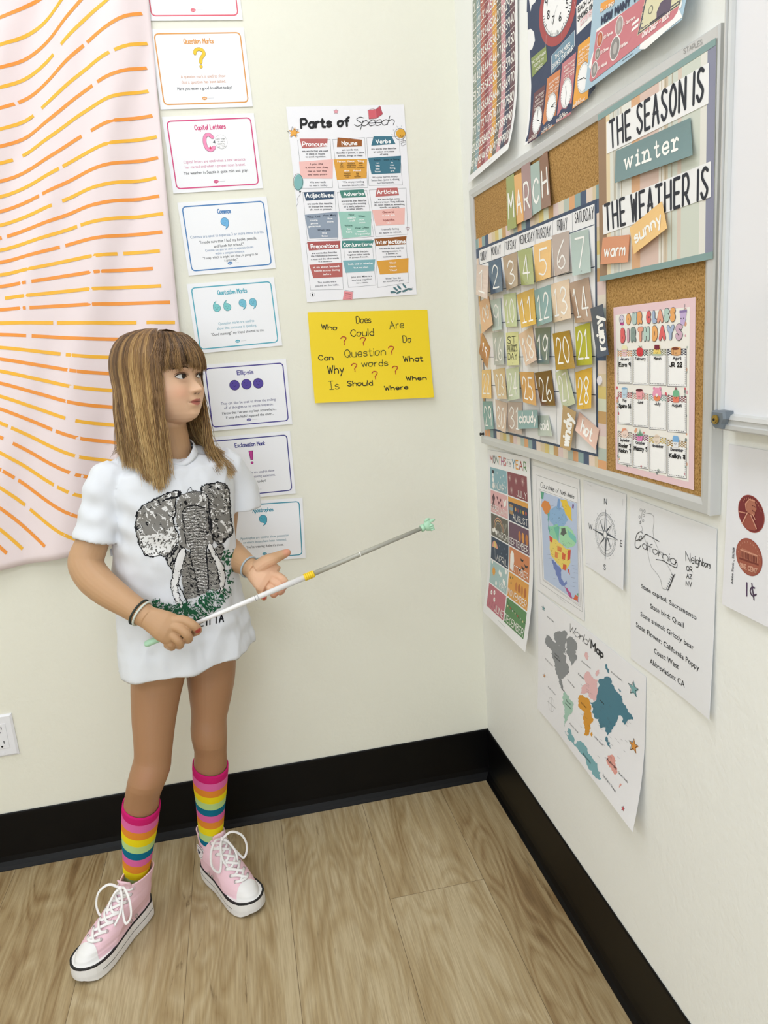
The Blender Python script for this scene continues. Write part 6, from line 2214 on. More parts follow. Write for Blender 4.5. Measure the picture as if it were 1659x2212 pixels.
# neck and hidden trunk
nk0 = hl(-14, 0, -50)
nk2 = P(370, 1004, -.262)
nkm = P(366, 962, -.262)
body.tube(catmull([nk0, nkm, nk2, nk2 - UPV * .03], 6), np.interp(np.arange(19), [0, 6, 12, 18], [.046, .043, .047, .06]), 28)
zs = [1.072, 1.06, 1.04, 1.01, .96, .9, .84, .78, .72, .66, .64]
body.rings([torso_ring(z, -.026 - .03 * (k < 1) - .008 * (k < 2), .62, 40, 2.0) for k, z in enumerate(zs)])


# --- legs from their two edges: (row, left, right) in the picture
def leg_rows(rows, depth, ratio=1.0, grow=0.0):
    ys = np.array([r[0] for r in rows], float)
    yy = np.linspace(ys[0], ys[-1], 46)
    L = catmull([(r[0], r[1]) for r in rows], 6)
    Rr = catmull([(r[0], r[2]) for r in rows], 6)
    out = []
    for y in yy:
        xl = np.interp(y, L[:, 0], L[:, 1])
        xr = np.interp(y, Rr[:, 0], Rr[:, 1])
        Y = np.interp(y, depth[0], depth[1])
        a, b_ = P(xl, y, Y), P(xr, y, Y)
        c = (a + b_) / 2
        h = np.linalg.norm(b_ - a) / 2 + grow
        rt = unit(b_ - a)
        fw = unit(np.cross(rt, UPV))
        out.append((c, rt * h, fw * h * ratio))
    return out


ZL = lambda rows: [(1380 + y / 3.95, 230 + a / 3.95, 230 + b_ / 3.95) for y, a, b_ in rows]
LEG_R = ZL([(80, 200, 720), (335, 205, 668), (500, 207, 628), (700, 215, 592), (850, 228, 573), (1000, 234, 556), (1060, 222, 553), (1120, 204, 541), (1200, 182, 512), (1280, 166, 478), (1340, 156, 456), (1450, 142, 446), (1550, 136, 434), (1650, 138, 418), (1750, 142, 398), (1850, 146, 380), (1950, 148, 361), (2050, 154, 343), (2180, 168, 334)])
DEP_R = ([1400, 1465, 1600, 1690, 1750, 1850, 1935], [-.295, -.300, -.335, -.352, -.330, -.298, -.280])
LEG_L = ZL([(20, 660, 1140), (135, 672, 1110), (310, 680, 1098), (450, 699, 1075), (600, 719, 1042), (680, 722, 1026), (780, 716, 1030), (870, 728, 1030), (950, 748, 1026), (1010, 748, 1029), (1150, 742, 1027), (1250, 750, 1020), (1350, 765, 1010), (1450, 775, 1001), (1550, 785, 993), (1650, 796, 986), (1780, 812, 970)])
DEP_L = ([1385, 1450, 1560, 1600, 1680, 1760, 1835], [-.235, -.245, -.272, -.278, -.252, -.222, -.210])
legR, legL = leg_rows(LEG_R, DEP_R), leg_rows(LEG_L, DEP_L)
for lg in (legR, legL):
    body.rings([ell_ring(c, a, b_, 36) for c, a, b_ in lg])
# knee caps
body.ball(P(321, 1678, -.362), .033, sc=(1, .68, 1.1), nu=20, nv=14)
body.ball(P(458, 1590, -.292), .029, sc=(1, .6, 1.1), nu=20, nv=14)
# feet inside the shoes
for a, b_ in ((legR[-1][0], np.array([-1.045, -.42, .05])), (legL[-1][0], np.array([-.73, -.325, .05]))):
    body.tube(catmull([a + UPV * .01, a * .6 + b_ * .4 + UPV * -.012, b_], 5), np.interp(np.arange(11), [0, 5, 10], [.024, .022, .013]), 16)

# --- arms
SH_R, SH_L = P(228, 1040, -.325), P(484, 1012, -.218)
EB_R = P(184, 1218, -.345)
WR_R = P(312, 1329, -.43)


def limb(pts, rad, n=24, sub=8):
    c = catmull(np.array(pts), sub)
    r = np.interp(np.linspace(0, len(pts) - 1, len(c)), np.arange(len(pts)), rad)
    body.tube(c, r, n)


limb([SH_R, P(214, 1100, -.332), P(203, 1160, -.338), P(187, 1205, -.345), P(188, 1226, -.354), P(205, 1252, -.37), P(234, 1277, -.39), P(275, 1305, -.413), WR_R, P(322, 1336, -.436)],
     [.027, .029, .0315, .0345, .0345, .0345, .032, .0268, .0232, .022])
EB_L = P(478, 1168, -.19)
WR_L = P(540, 1226, -.305)
limb([SH_L, P(486, 1090, -.198), EB_L, P(497, 1196, -.235), P(520, 1212, -.275), WR_L, P(552, 1233, -.318)], [.029, .031, .034, .0345, .028, .0205, .020])


def finger(pts, r0, r1, sub=5):
    """tapered finger with a rounded tip"""
    c = catmull(np.array(pts), sub)
    d = unit(c[-1] - c[-2])
    r = np.linspace(r0, r1, len(c))
    # slight knuckle swell
    c = np.vstack([c, c[-1] + d * r1 * .45, c[-1] + d * r1 * .8, c[-1] + d * r1 * .97])
    r = np.concatenate([r, [r1 * .88, r1 * .58, r1 * .2]])
    body.tube(c, r, 14)


# right hand: fist round the stick, back of the hand towards the viewer
STK0, STK1 = P(312, 1393, -.43), P(935, 1131, -.36)
SD = unit(STK1 - STK0)
hr = [(P(306, 1326, -.427), .0215, .0195), (P(320, 1334, -.437), .0225, .0175), (P(336, 1342, -.442), .026, .0165), (P(352, 1351, -.446), .030, .017), (P(366, 1358, -.447), .031, .0165), (P(378, 1363, -.446), .030, .014), (P(386, 1366, -.444), .026, .009)]
hd = unit(hr[-1][0] - hr[0][0])
hx = unit(np.cross(hd, np.array([0.15, -1.0, .25])))     # across the knuckles
hn_ = unit(np.cross(hx, hd))
body.rings([ell_ring(c, hx * a, hn_ * b_, 24) for c, a, b_ in hr])
for mcp, pip, dip, tip, r0 in ((P(397, 1340, -.449), P(419, 1352, -.452), P(427, 1362, -.440), P(414, 1368, -.424), .0098), (P(388, 1357, -.455), P(404, 1371, -.458), P(407, 1381, -.444), P(394, 1379, -.426), .0100),
                               (P(371, 1371, -.454), P(386, 1385, -.456), P(388, 1394, -.442), P(376, 1390, -.424), .0096), (P(352, 1378, -.448), P(368, 1391, -.449), P(371, 1398, -.437), P(361, 1394, -.422), .0088)):
    base = mcp * .55 + hr[2][0] * .45
    finger([base, mcp, pip, dip, tip], r0 * 1.05, r0 * .82)
finger([P(338, 1345, -.43), P(366, 1347, -.415), P(392, 1352, -.412), P(408, 1356, -.418)], .0105, .0075)
NAIL_R = P(427, 1361, -.452)

# left hand: open palm towards the viewer, thumb out to the right
hl_ = [(P(534, 1222, -.298), .0195, .0175), (P(544, 1228, -.310), .0215, .015), (P(554, 1232, -.319), .0275, .015), (P(567, 1240, -.327), .0335, .0145), (P(578, 1247, -.332), .036, .0135), (P(587, 1253, -.335), .0345, .0105)]
hd = unit(hl_[-1][0] - hl_[0][0])
hx = unit(P(606, 1240, -.332) - P(551, 1268, -.334))
hn_ = unit(np.cross(hx, hd))
hx = unit(np.cross(hd, hn_))
body.rings([ell_ring(c, hx * a, hn_ * b_, 24) for c, a, b_ in hl_])
for pts, r0 in (([P(585, 1238, -.33), P(603, 1246, -.335), P(613, 1254, -.343), P(616, 1262, -.362), P(613, 1267, -.376)], .0094), ([P(578, 1246, -.332), P(591, 1256, -.336), P(603, 1266, -.346), P(608, 1274, -.364), P(605, 1278, -.378)], .0097),
                ([P(570, 1252, -.332), P(577, 1264, -.336), P(587, 1275, -.346), P(593, 1281, -.363), P(591, 1284, -.376)], .0094), ([P(561, 1257, -.331), P(560, 1270, -.334), P(565, 1281, -.340), P(569, 1288, -.350), P(570, 1291, -.362)], .0082)):
    finger(pts, r0 * 1.04, r0 * .84)
finger([P(558, 1226, -.322), P(575, 1213, -.33), P(592, 1206, -.334), P(608, 1199, -.338), P(620, 1194, -.342)], .0165, .0085)
NAIL_L = P(570.5, 1291, -.372)

bo = body.build('body', attr_mat('skin', 0.48, 0.35, sss=0.12, bump=(1400, .06, .0002)), person)
remesh(bo, 0.0014, 3, 0.5)
bo.data.materials.clear()
bo.data.materials.append(MATS['skin'])
# skin colours: face and palms paler, arms tan, legs darker, lips, nostrils, blush
V = coords(bo.data)
NV = normals(bo.data)
Lh = (V - HO) / (0.001 * HK)
fh, sh_, uh = Lh @ HF, Lh @ HS, Lh @ HU


def C3(h):
    return np.array(rgb(h)[:3])


col = np.tile(C3('bf9873'), (len(V), 1))


def blend(c, w):
    global col
    w = np.clip(w, 0, 1)[:, None]
    col = col * (1 - w) + c * w


blend(C3('a67c5a'), np.clip((.70 - V[:, 2]) / .12, 0, 1))                                    # legs
inh = ((uh > -125) & (np.abs(sh_) < 95) & (np.abs(fh) < 130)).astype(float)
blend(C3('e2ba9a'), inh * np.clip((uh + 104) / 14, 0, 1))
front = inh * np.clip((fh - 35) / 15, 0, 1)
for sg in (-1, 1):
    blend(C3('dc9a80'), .45 * front * gs(sh_ - sg * 38, 17) * gs(uh + 31, 15))
    blend(C3('a8745a'), .40 * front * gs(sh_ - sg * 26, 10) * gs(uh + 10, 4))
    blend(C3('4a2418'), .95 * front * gs(sh_ - sg * 5.5, 3.2) * gs(uh + 34.5, 1.8) * (NV @ HU < .2))
    blend(C3('b58062'), .4 * front * gs(sh_ - sg * 30, 15) * gs(uh - 9, 4))
upper = -51 + (6.8 - .019 * sh_ ** 2) * (1 - .2 * gs(sh_, 2.5))
lower = -51 - (6.8 - .021 * sh_ ** 2)
lip = front * (fh > 60) * np.clip((18.5 - np.abs(sh_)) / 3, 0, 1) * np.clip((upper - uh) / 1.2 + .5, 0, 1) * np.clip((uh - lower) / 1.2 + .5, 0, 1)
blend(C3('b05a56'), .85 * lip)
blend(C3('5a2626'), .9 * front * (fh > 55) * gs(uh + 51, 1.0) * np.clip((21 - np.abs(sh_)) / 3, 0, 1))
for c, r_ in ((P(578, 1245, -.34), .05), (P(600, 1265, -.355), .035)):
    d = np.linalg.norm(V - c, axis=1)
    blend(C3('e3b898'), np.clip((r_ - d) / .02, 0, 1) * .9)
for q in ((613, 1266, -.374), (606, 1277, -.376), (592, 1283, -.374), (620, 1193, -.342)):
    d = np.linalg.norm(V - P(*q), axis=1)
    blend(C3('d8897a'), np.clip((.013 - d) / .008, 0, 1) * .7)
for c, dr in ((NAIL_R, None), (NAIL_L, None)):
    d = np.linalg.norm(V - c, axis=1)
    blend(C3('b0483f'), np.clip((.0075 - d) / .0012, 0, 1))
d = np.linalg.norm(V - P(312, 1680, -.39), axis=1)
blend(C3('b07e66'), np.clip((.035 - d) / .03, 0, 1) * .35)
ca_ = bo.data.color_attributes.new('col', 'FLOAT_COLOR', 'POINT')
cc = np.ones((len(V), 4), np.float32)
cc[:, :3] = col
ca_.data.foreach_set('color', cc.ravel())
bo.data.update()
F_ = np.empty(len(bo.data.polygons) * 4, np.int32)
bpy.context.view_layer.update()
BVH_BODY = BVHTree.FromObject(bo, bpy.context.evaluated_depsgraph_get())
INV = person.matrix_basis.inverted()
OFF = np.array(person.location)


def skin_at(f, s_, u):
    """point of the face surface seen along -HF for head-local (s, u)"""
    o = hl(200, s_, u)
    h = BVH_BODY.ray_cast(Vector(o - OFF * 0), Vector(-HF))
    return np.array(h[0]) if h[0] is not None else hl(70, s_, u)


# --- eyes, lashes, brows
for sg in (-1, 1):
    sc_, uc_, hw = sg * 29.5, -0.5, 13.0
    up_ = lambda t: 5.3 * np.clip(1 - np.abs(t) ** 2.3, 0, 1) ** .8
    lo_ = lambda t: -3.8 * np.clip(1 - np.abs(t) ** 2.0, 0, 1)
    mid = skin_at(0, sc_, uc_)
    nu, nv = 44, 22
    vs, cs = [], []
    for i in range(nu + 1):
        t = -1 + 2 * i / nu
        for j in range(nv + 1):
            q = lo_(t) + (up_(t) - lo_(t)) * j / nv
            s2, u2 = sc_ + t * hw, uc_ + q
            p = skin_at(0, s2, u2)
            bul = 2.2 * (1 - t * t) * (1 - (q / 7.5) ** 2)
            vs.append(p + HF * (.0005 + .001 * bul))
            di = math.hypot(s2 - (sc_ + (7.0 if sg < 0 else 3.5)), (u2 - uc_ - .6))
            c = C3('e6e4e2')
            if di < 6.3:
                c = C3('120b08') if di < 3.2 or di > 5.6 else C3('2c1a12')
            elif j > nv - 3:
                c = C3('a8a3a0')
            cs.append(c)
    fs = [(i * (nv + 1) + j, (i + 1) * (nv + 1) + j, (i + 1) * (nv + 1) + j + 1, i * (nv + 1) + j + 1) for i in range(nu) for j in range(nv)]
    eye = mesh('eye', vs, fs, attr_mat('eye_gloss', 0.12, 0.6), person, True, cols=cs)
    b = MB()
    tt = np.linspace(-1.02, 1.02, 26)
    pu = [skin_at(0, sc_ + t * hw, uc_ + up_(np.clip(t, -1, 1))) + HF * .0022 for t in tt]
    b.tube(pu, np.interp(np.abs(tt), [0, .8, 1.02], [.0010, .0009, .0004]), 6)
    for t in np.linspace(-.95, .95, 17):
        p0 = skin_at(0, sc_ + t * hw, uc_ + up_(t)) + HF * .0024
        out = HF * .0055 + HU * .0022 + HS * t * .003
        b.tube([p0, p0 + out * .6, p0 + out + HU * .0018], [.0004, .0003, .0001], 4)
    b.build('eyelashes', mat('lash', '1c1310', .7), person)
    b = MB()
    pl = [skin_at(0, sc_ + t * hw, uc_ + lo_(np.clip(t, -1, 1))) + HF * .0008 for t in tt]
    b.tube(pl, .00045, 5)
    pc = [skin_at(0, sc_ + t * hw * 1.05, uc_ + 4.0 + up_(np.clip(t, -1, 1)) * .85) + HF * .0002 for t in tt]
    b.tube(pc, np.interp(np.abs(tt), [0, .8, 1.02], [.0006, .0005, .0002]), 5)
    b.build('eyelid_line', mat('lid_line', '7a4d38', .7), person)
    b = MB()
    for k in range(60):
        t = -1 + 2 * k / 59
        s2, u2 = sc_ + sg * 2 + t * 15, 15.5 + 3.0 * (1 - (t * sg + .1) ** 2) + rnd.uniform(-1.6, 1.6) * (1 - .5 * abs(t))
        p0 = skin_at(0, s2, u2) + HF * .0006
        p1 = skin_at(0, s2 + sg * 4.5, u2 + 1.5 - t * sg * 1.5) + HF * .0010
        b.tube([p0, p1], [.0006, .0002], 4)
    b.build('eyebrow', mat('brow', '4a3424', .8), person)
# --- T-shirt
M_SHIRT = mat('white_cotton', 'dee1e6', 0.85, 0.15, bump=(420, .12, .0006))
sm = MB()
szs = [1.083, 1.078, 1.068, 1.052, 1.03, 1.0, .96, .92, .88, .84, .80, .76, .72, .68, .65, .628]
gr = [-.105, -.075, -.028, -.004, .0, .001, .001, .001, .002, .002, .003, .003, .003, .003, .003, .003]
NK = P(371, 985, -.265)


def tilt(r):
    """keep the shoulders a little higher next to the neck"""
    return r


sm.rings([torso_ring(z, g, [.42, .5, .58, .62, .66, .70][min(k, 5)] if k < 5 else .72, 56) for k, (z, g) in enumerate(zip(szs, gr))])
sl_r = [P(256, 1022, -.312), P(231, 1044, -.325), P(219, 1090, -.332), P(213, 1130, -.335), P(208, 1166, -.338)]
sl_l = [P(470, 995, -.225), P(498, 1018, -.214), P(513, 1050, -.207), P(520, 1074, -.205), P(524, 1098, -.204)]


def sleeve(pts, rad):
    c = catmull(pts, 5)
    r = np.interp(np.linspace(0, len(pts) - 1, len(c)), np.arange(len(pts)), rad)
    sm.tube(c, r, 32)


sleeve(sl_r, [.036, .0375, .0385, .0410, .0445])
sleeve(sl_l, [.036, .0385, .040, .0415, .042])
for e_, r_ in ((sl_r[1], .0385), (sl_l[1], .0385)):
    sm.tube(catmull([P(371, 992, -.262), (P(371, 992, -.262) + e_) / 2 + UPV * .006, e_], 6), np.linspace(.030, r_, 13), 28)
so = sm.build('t_shirt', M_SHIRT, person)
remesh(so, .0035, 6, .5)
so.data.materials.clear()
so.data.materials.append(M_SHIRT)
# folds
V = coords(so.data)
N_ = normals(so.data)
fr_ = V @ BR
w_low = np.clip((.98 - V[:, 2]) / .3, 0, 1)
d = np.zeros(len(V))
ang = np.arctan2((V - NK) @ BF, (V - NK) @ BR)
d += .0042 * w_low * np.sin(ang * 7 + V[:, 2] * 9 + 2.0 * vnoise(np.c_[ang * 1.5, V[:, 2] * 5], 3))
n5 = vnoise(np.c_[V @ BR * 20 + V[:, 2] * 7, V @ BF * 20, V[:, 2] * 11], 5)
d += .0054 * (.5 - np.abs(2 * n5 - 1)) + .0020 * (n5 - .5)
d += .0018 * (vnoise(np.c_[V[:, 0] * 60, V[:, 1] * 60, V[:, 2] * 34], 8) - .5) * 2
# drag folds from the right armpit down across the side, and rings on the sleeve
ap = P(258, 1130, -.35)
q = V - ap
rr = np.linalg.norm(q, axis=1)
for ax_, env, amp, wl in (((.55, .84), .11, .0020, .0075), ((.9, .45), .08, .0014, .0060)):
    ph = (q @ -BR) * ax_[0] + q[:, 2] * ax_[1]
    d += amp * np.exp(-(rr / env) ** 2) * np.sin(ph / wl + 3 * vnoise(np.c_[V[:, 0] * 12, V[:, 2] * 12], 4))
sl_m = np.exp(-(np.linalg.norm(V - (sl_r[2] + sl_r[3]) / 2, axis=1) / .07) ** 2)
d += .0011 * sl_m * np.sin(V[:, 2] / .0085 + (V @ BR) * 60 + 5 * vnoise(np.c_[V[:, 0] * 15, V[:, 2] * 15], 6))
# soft horizontal creases low on her right side
d += .0022 * np.clip((.80 - V[:, 2]) / .08, 0, 1) * (vnoise(np.c_[V @ BR * 16, V[:, 2] * 48], 9) - .5) * 2
V = V + N_ * d[:, None]
set_coords(so.data, V)
# open the hem, the sleeve ends and the neck
bm = bmesh.new()
bm.from_mesh(so.data)
ed_r, ed_l = unit(sl_r[-1] - sl_r[-2]), unit(sl_l[-1] - sl_l[-2])
kill = []
for f in bm.faces:
    c = np.array(f.calc_center_median())
    n = np.array(f.normal)
    if c[2] < .645 and n[2] < -.72:
        kill.append(f)
    elif n @ ed_r > .8 and np.linalg.norm(c - sl_r[-1]) < .05 and (c - sl_r[-1]) @ ed_r > -.006:
        kill.append(f)
    elif n @ ed_l > .8 and np.linalg.norm(c - sl_l[-1]) < .05 and (c - sl_l[-1]) @ ed_l > -.006:
        kill.append(f)
    elif np.linalg.norm((c - NK)[:2]) < .049 and c[2] > NK[2] - .03:
        kill.append(f)
bmesh.ops.delete(bm, geom=kill, context='FACES')
bm.to_mesh(so.data)
bm.free()
bpy.context.view_layer.update()
BVH_SHIRT = BVHTree.FromObject(so, bpy.context.evaluated_depsgraph_get())
md = so.modifiers.new('t', 'SOLIDIFY')
md.thickness = .0022
md.offset = -1
bpy.context.view_layer.update()
apply_mods(so)
for p in so.data.polygons:
    p.use_smooth = True
# ribbed collar and hems
cl = [(357, 985, -.305), (362, 994, -.314), (372, 1000, -.322), (384, 1002, -.325), (397, 997, -.322), (408, 987, -.312), (416, 972, -.296), (417, 960, -.27), (404, 950, -.238), (375, 948, -.222), (346, 955, -.23), (336, 968, -.262), (344, 978, -.29)]
pc = catmull([P(x, y - 3, Y) for x, y, Y in cl], 6, True)
cc_ = pc.mean(0)
b = MB()
R = []
for p in pc:
    o_ = p - cc_
    o_[2] = 0
    o_ = unit(o_)
    q = p + o_ * .0095 - UPV * .0085
    h = BVH_SHIRT.find_nearest(Vector(q))
    if h[0] is not None and np.linalg.norm(np.array(h[0]) - q) < .02:
        q = np.array(h[0]) + np.array(h[1]) * .0012
    n_ = unit(np.cross(np.cross(q - p, UPV), q - p))
    n_ = n_ if n_ @ o_ > 0 else -n_
    R.append([p - n_ * .0008, p + UPV * .0006 + n_ * .0006, p * .7 + q * .3 + n_ * .0022, p * .3 + q * .7 + n_ * .0022, q + n_ * .0008, q - n_ * .002])
R.append(R[0])
b.rings(R, cap=False)
b.build('collar', M_SHIRT, so, True)
def pip(p, mesh_name, par, r=.0011):
    b_ = MB()
    b_.tube(p, r, 6, closed=True)
    return b_.build(mesh_name, M_SHIRT, par, True)


# little sewn-in tag on her right side seam
tg0 = P(243, 1184, -.315)
b = MB()
b.hexa([tg0, tg0 - BR * -.0 + BR * .006, tg0 + BR * .006 - UPV * .016, tg0 - UPV * .016], [tg0 - BF * .0006, tg0 + BR * .006 - BF * .0006, tg0 + BR * .006 - UPV * .016 - BF * .0006, tg0 - UPV * .016 - BF * .0006])
b.build('side_tag', M_SHIRT, so)

# --- elephant print
pr = Vector
gx = np.arange(288, 504, .62)
gy = np.arange(1038, 1370, .62)
GX, GY = np.meshgrid(gx, gy)
ZX, ZY = (GX.ravel() - 290) * 6.143, (GY.ravel() - 1020) * 6.143


def inside(poly):
    p = np.asarray(poly, float)
    r = np.zeros(len(ZX), bool)
    j = len(p) - 1
    for i in range(len(p)):
        c = ((p[i, 1] > ZY) != (p[j, 1] > ZY)) & (ZX < (p[j, 0] - p[i, 0]) * (ZY - p[i, 1]) / (p[j, 1] - p[i, 1] + 1e-9) + p[i, 0])
        r ^= c
        j = i
    return r


def near(line, w):
    p = np.asarray(line, float)
    r = np.zeros(len(ZX), bool)
    for a, b_ in zip(p[:-1], p[1:]):
        ab = b_ - a
        t = np.clip(((ZX - a[0]) * ab[0] + (ZY - a[1]) * ab[1]) / (ab @ ab + 1e-9), 0, 1)
        r |= (ZX - a[0] - t * ab[0]) ** 2 + (ZY - a[1] - t * ab[1]) ** 2 < w * w
    return r


def sm_(pts, closed=True):
    return catmull(pts, 4, closed)


BLK, GRY, LGT, WHT, GRN = 1, 2, 3, 4, 5
ink_ = np.zeros(len(ZX), int)
X0_, Y0_ = ZX.copy(), ZY.copy()
nw = lambda s_, sd: vnoise(np.c_[X0_ / s_, Y0_ / s_], sd) - .5
WX, WY = ZX + 26 * nw(17, 50) + 30 * nw(41, 51), ZY + 26 * nw(17, 52) + 30 * nw(41, 53)
ZX, ZY = ZX + 14 * nw(15, 54) + 16 * nw(44, 55), ZY + 14 * nw(15, 56) + 16 * nw(44, 57)
nz = lambda sx, sy, sd: .6 * vnoise(np.c_[WX / sx, WY / sy], sd) + .4 * vnoise(np.c_[(.8 * WX + .6 * WY) / sx * 1.3, (.8 * WY - .6 * WX) / sy * 1.3], sd + 70)


def rot_noise(ang_, sx, sy, sd):
    c, s_ = math.cos(ang_), math.sin(ang_)
    return vnoise(np.c_[(WX * c + WY * s_) / sx, (-WX * s_ + WY * c) / sy], sd)


def outline(p, w=9, closed=True):
    q = np.vstack([p, p[:1]]) if closed else np.asarray(p)
    ink_[near(q, w)] = BLK


ear = sm_([(560, 330), (610, 300), (605, 260), (560, 250), (470, 275), (330, 330), (150, 420), (60, 500), (30, 600), (15, 720), (40, 850), (70, 960), (110, 1050), (160, 1105), (240, 1130), (330, 1105), (420, 1110), (500, 1050), (560, 960), (590, 850), (540, 740), (520, 640), (540, 520), (550, 420)])
farear = sm_([(890, 200), (960, 160), (1050, 150), (1130, 138), (1200, 155), (1245, 210), (1262, 350), (1280, 600), (1300, 800), (1230, 880), (1130, 960), (1060, 900), (1020, 800), (1010, 600), (980, 420), (900, 300)])
head_ = sm_([(600, 320), (680, 280), (760, 250), (860, 262), (960, 300), (985, 420), (1000, 600), (1020, 800), (1040, 940), (960, 960), (950, 1020), (740, 1030), (690, 1000), (600, 1010), (580, 900), (600, 800), (560, 660), (555, 480)])
legs_ = sm_([(690, 1050), (960, 1050), (1150, 960), (1195, 1000), (1150, 1150), (1120, 1550), (980, 1560), (960, 1600), (690, 1680), (640, 1500), (620, 1300), (660, 1100)])
body_l = sm_([(420, 1110), (560, 980), (600, 1010), (560, 1150), (520, 1310), (470, 1250)])
trunk = sm_([(640, 520), (700, 450), (820, 440), (930, 470), (955, 620), (950, 820), (965, 980), (960, 1100), (975, 1300), (985, 1500), (970, 1560), (850, 1560), (800, 1350), (750, 1150), (735, 1020), (690, 900), (650, 700)])
tusk_l = sm_([(610, 1020), (680, 1015), (670, 1120), (640, 1230), (610, 1350), (580, 1500), (590, 1620), (650, 1780), (600, 1790), (520, 1650), (490, 1500), (510, 1330), (550, 1180)])
tusk_r = sm_([(965, 970), (1020, 950), (1090, 1080), (1160, 1200), (1205, 1340), (1195, 1500), (1165, 1640), (1140, 1590), (1120, 1400), (1080, 1230), (1010, 1080)])
# hind quarters and legs, hatched
m = inside(legs_)
ink_[m] = np.where(nz(60, 9, 1)[m] > .60, BLK, np.where(nz(40, 12, 2)[m] > .62, LGT, GRY))
m = inside(body_l)
ink_[m] = np.where(rot_noise(.5, 12, 60, 3)[m] > .58, BLK, LGT)
outline(body_l, 7)
for e, a, sd in ((ear, .9, 4), (farear, .5, 14)):
    m = inside(e)
    v1 = rot_noise(a, 90, 16, sd)
    v2 = nz(26, 26, sd + 1)
    v3 = nz(90, 70, sd + 2)
    edge = near(np.vstack([e, e[:1]]), 90)
    val = np.full(len(ZX), GRY)
    val[v1 > .80] = WHT
    val[(v1 < .15)] = BLK
    val[edge & (v2 > .70)] = WHT
    val[edge & (v2 < .30)] = BLK
    val[(v3 > .82) & (v2 > .45)] = WHT
    ink_[m] = val[m]
    outline(e, 8)
m = inside([(620, 240), (600, 330), (360, 385), (420, 340), (560, 320), (590, 250)])
ink_[m] = BLK
m = inside(ear) & inside([(60, 850), (600, 780), (560, 1000), (300, 1130), (100, 1080)])
ink_[m] = np.where(nz(16, 30, 31)[m] > .42, WHT, np.where(nz(14, 14, 32)[m] < .4, BLK, GRY))
outline(ear, 8)
m = inside(head_)
ink_[m] = np.where(nz(14, 46, 6)[m] > .68, WHT, np.where(nz(18, 30, 7)[m] < .27, BLK, GRY))
m = inside(trunk)
wr = np.sin(ZY / 6.0 + 1.6 * np.sin(ZX / 60.0) + 5.0 * nz(45, 30, 8))
cr_ = nz(13, 13, 9)
cr3 = nz(8, 20, 10)
ink_[m] = np.where((wr[m] + 1.3 * (cr_[m] - .5) > .78) & (cr3[m] > .3), BLK, np.where((cr_[m] > .72) | ((wr[m] < -.8) & (cr3[m] > .5)), WHT, np.where(cr3[m] < .18, BLK, GRY)))
outline(head_[: len(head_) // 2], 5, False)
for ln in ([(640, 520), (700, 450), (820, 440), (930, 470)], [(735, 1020), (750, 1150), (800, 1350), (850, 1560)], [(960, 980), (955, 1120), (975, 1300), (985, 1560)], [(640, 560), (660, 760), (690, 950)], [(955, 500), (985, 600), (1000, 760)], [(980, 420), (1010, 600), (1025, 760)]):
    ink_[near(sm_(ln, False), 8)] = BLK
for tk in (tusk_l, tusk_r):
    m = inside(tk)
    ink_[m] = WHT
    q = near(np.vstack([tk, tk[:1]]), 24) & inside(tk) & (nz(12, 12, 12) > .62) & (rot_noise(0, 60, 200, 13) > .4)
    ink_[q] = BLK
    outline(tk, 5)
ink_[near([(590, 1500), (650, 1620), (700, 1720)], 6)] = BLK
ink_[inside(sm_([(660, 400), (690, 385), (705, 410), (680, 430)]))] = BLK
ink_[inside(sm_([(520, 700), (560, 690), (585, 710), (555, 725)]))] = BLK
ink_[inside(sm_([(540, 700), (556, 697), (560, 708), (545, 712)]))] = WHT
ink_[near(sm_([(710, 240), (740, 208), (760, 235), (810, 262), (760, 270), (715, 262)], True), 4)] = BLK
# grass
g1 = np.interp(ZX, [200, 300, 480, 600, 760, 900, 1000, 1150, 1260], [1700, 1690, 1760, 1740, 1720, 1640, 1580, 1590, 1540]) + 55 * (nz(12, 60, 20) - .5) * 2
g2 = np.interp(ZX, [200, 330, 480, 600, 700, 850, 1000, 1150, 1260], [1740, 1860, 1900, 1960, 1990, 1985, 1900, 1780, 1650]) + 20 * (nz(14, 30, 21) - .5) * 2
m = (ZY > g1) & (ZY < g2) & (ZX > 230) & (ZX < 1290)
bl = np.where(ZX < 650, rot_noise(-.6, 60, 9, 22), rot_noise(.75, 60, 9, 23))
ink_[m & (bl > .44)] = GRN
ink_[m & (bl <= .44) & (nz(9, 9, 24) > .72)] = BLK
m = (ZX > 1140) & (ZY > 1010 + .3 * (1300 - ZX)) & (ZY < 1480) & (nz(60, 90, 25) > .35) & (ZX > 1140 + (ZY - 1080) * .25) & (rot_noise(.4, 12, 40, 26) > .5)
ink_[m & (ink_ == 0)] = GRN
ZX, ZY = X0_, Y0_
# lettering: SERENGETI TANZANIA along the bottom edge of the print
lt = []
tx = 'SERENGETI TANZANIA'
xx = 479
for ch in tx:
    if ch == ' ':
        xx += 40
        continue
    G = GLYPH[ch]
    wd_ = max(g[:, 0].max() for g in G) if ch != 'I' else 0
    yb = 2064 - (xx - 800) * .22
    for g in G:
        p = np.c_[xx + g[:, 0] * 64, yb - g[:, 1] * 98 - g[:, 0] * 64 * .22]
        lt.append(p)
    xx += wd_ * 64 + 18
for p in lt:
    if p[:, 0].max() > -20 and p[:, 0].max() < 1185:
        ink_[near(p, 8.5)] = BLK
PC = {BLK: C3('15161c'), GRY: C3('83817d'), LGT: C3('adaba6'), WHT: C3('e6e6e6'), GRN: C3('20593d')}
sel = np.nonzero(ink_)[0]
nyy, nxx = GX.shape
gv = {}
vs, cs = [], []


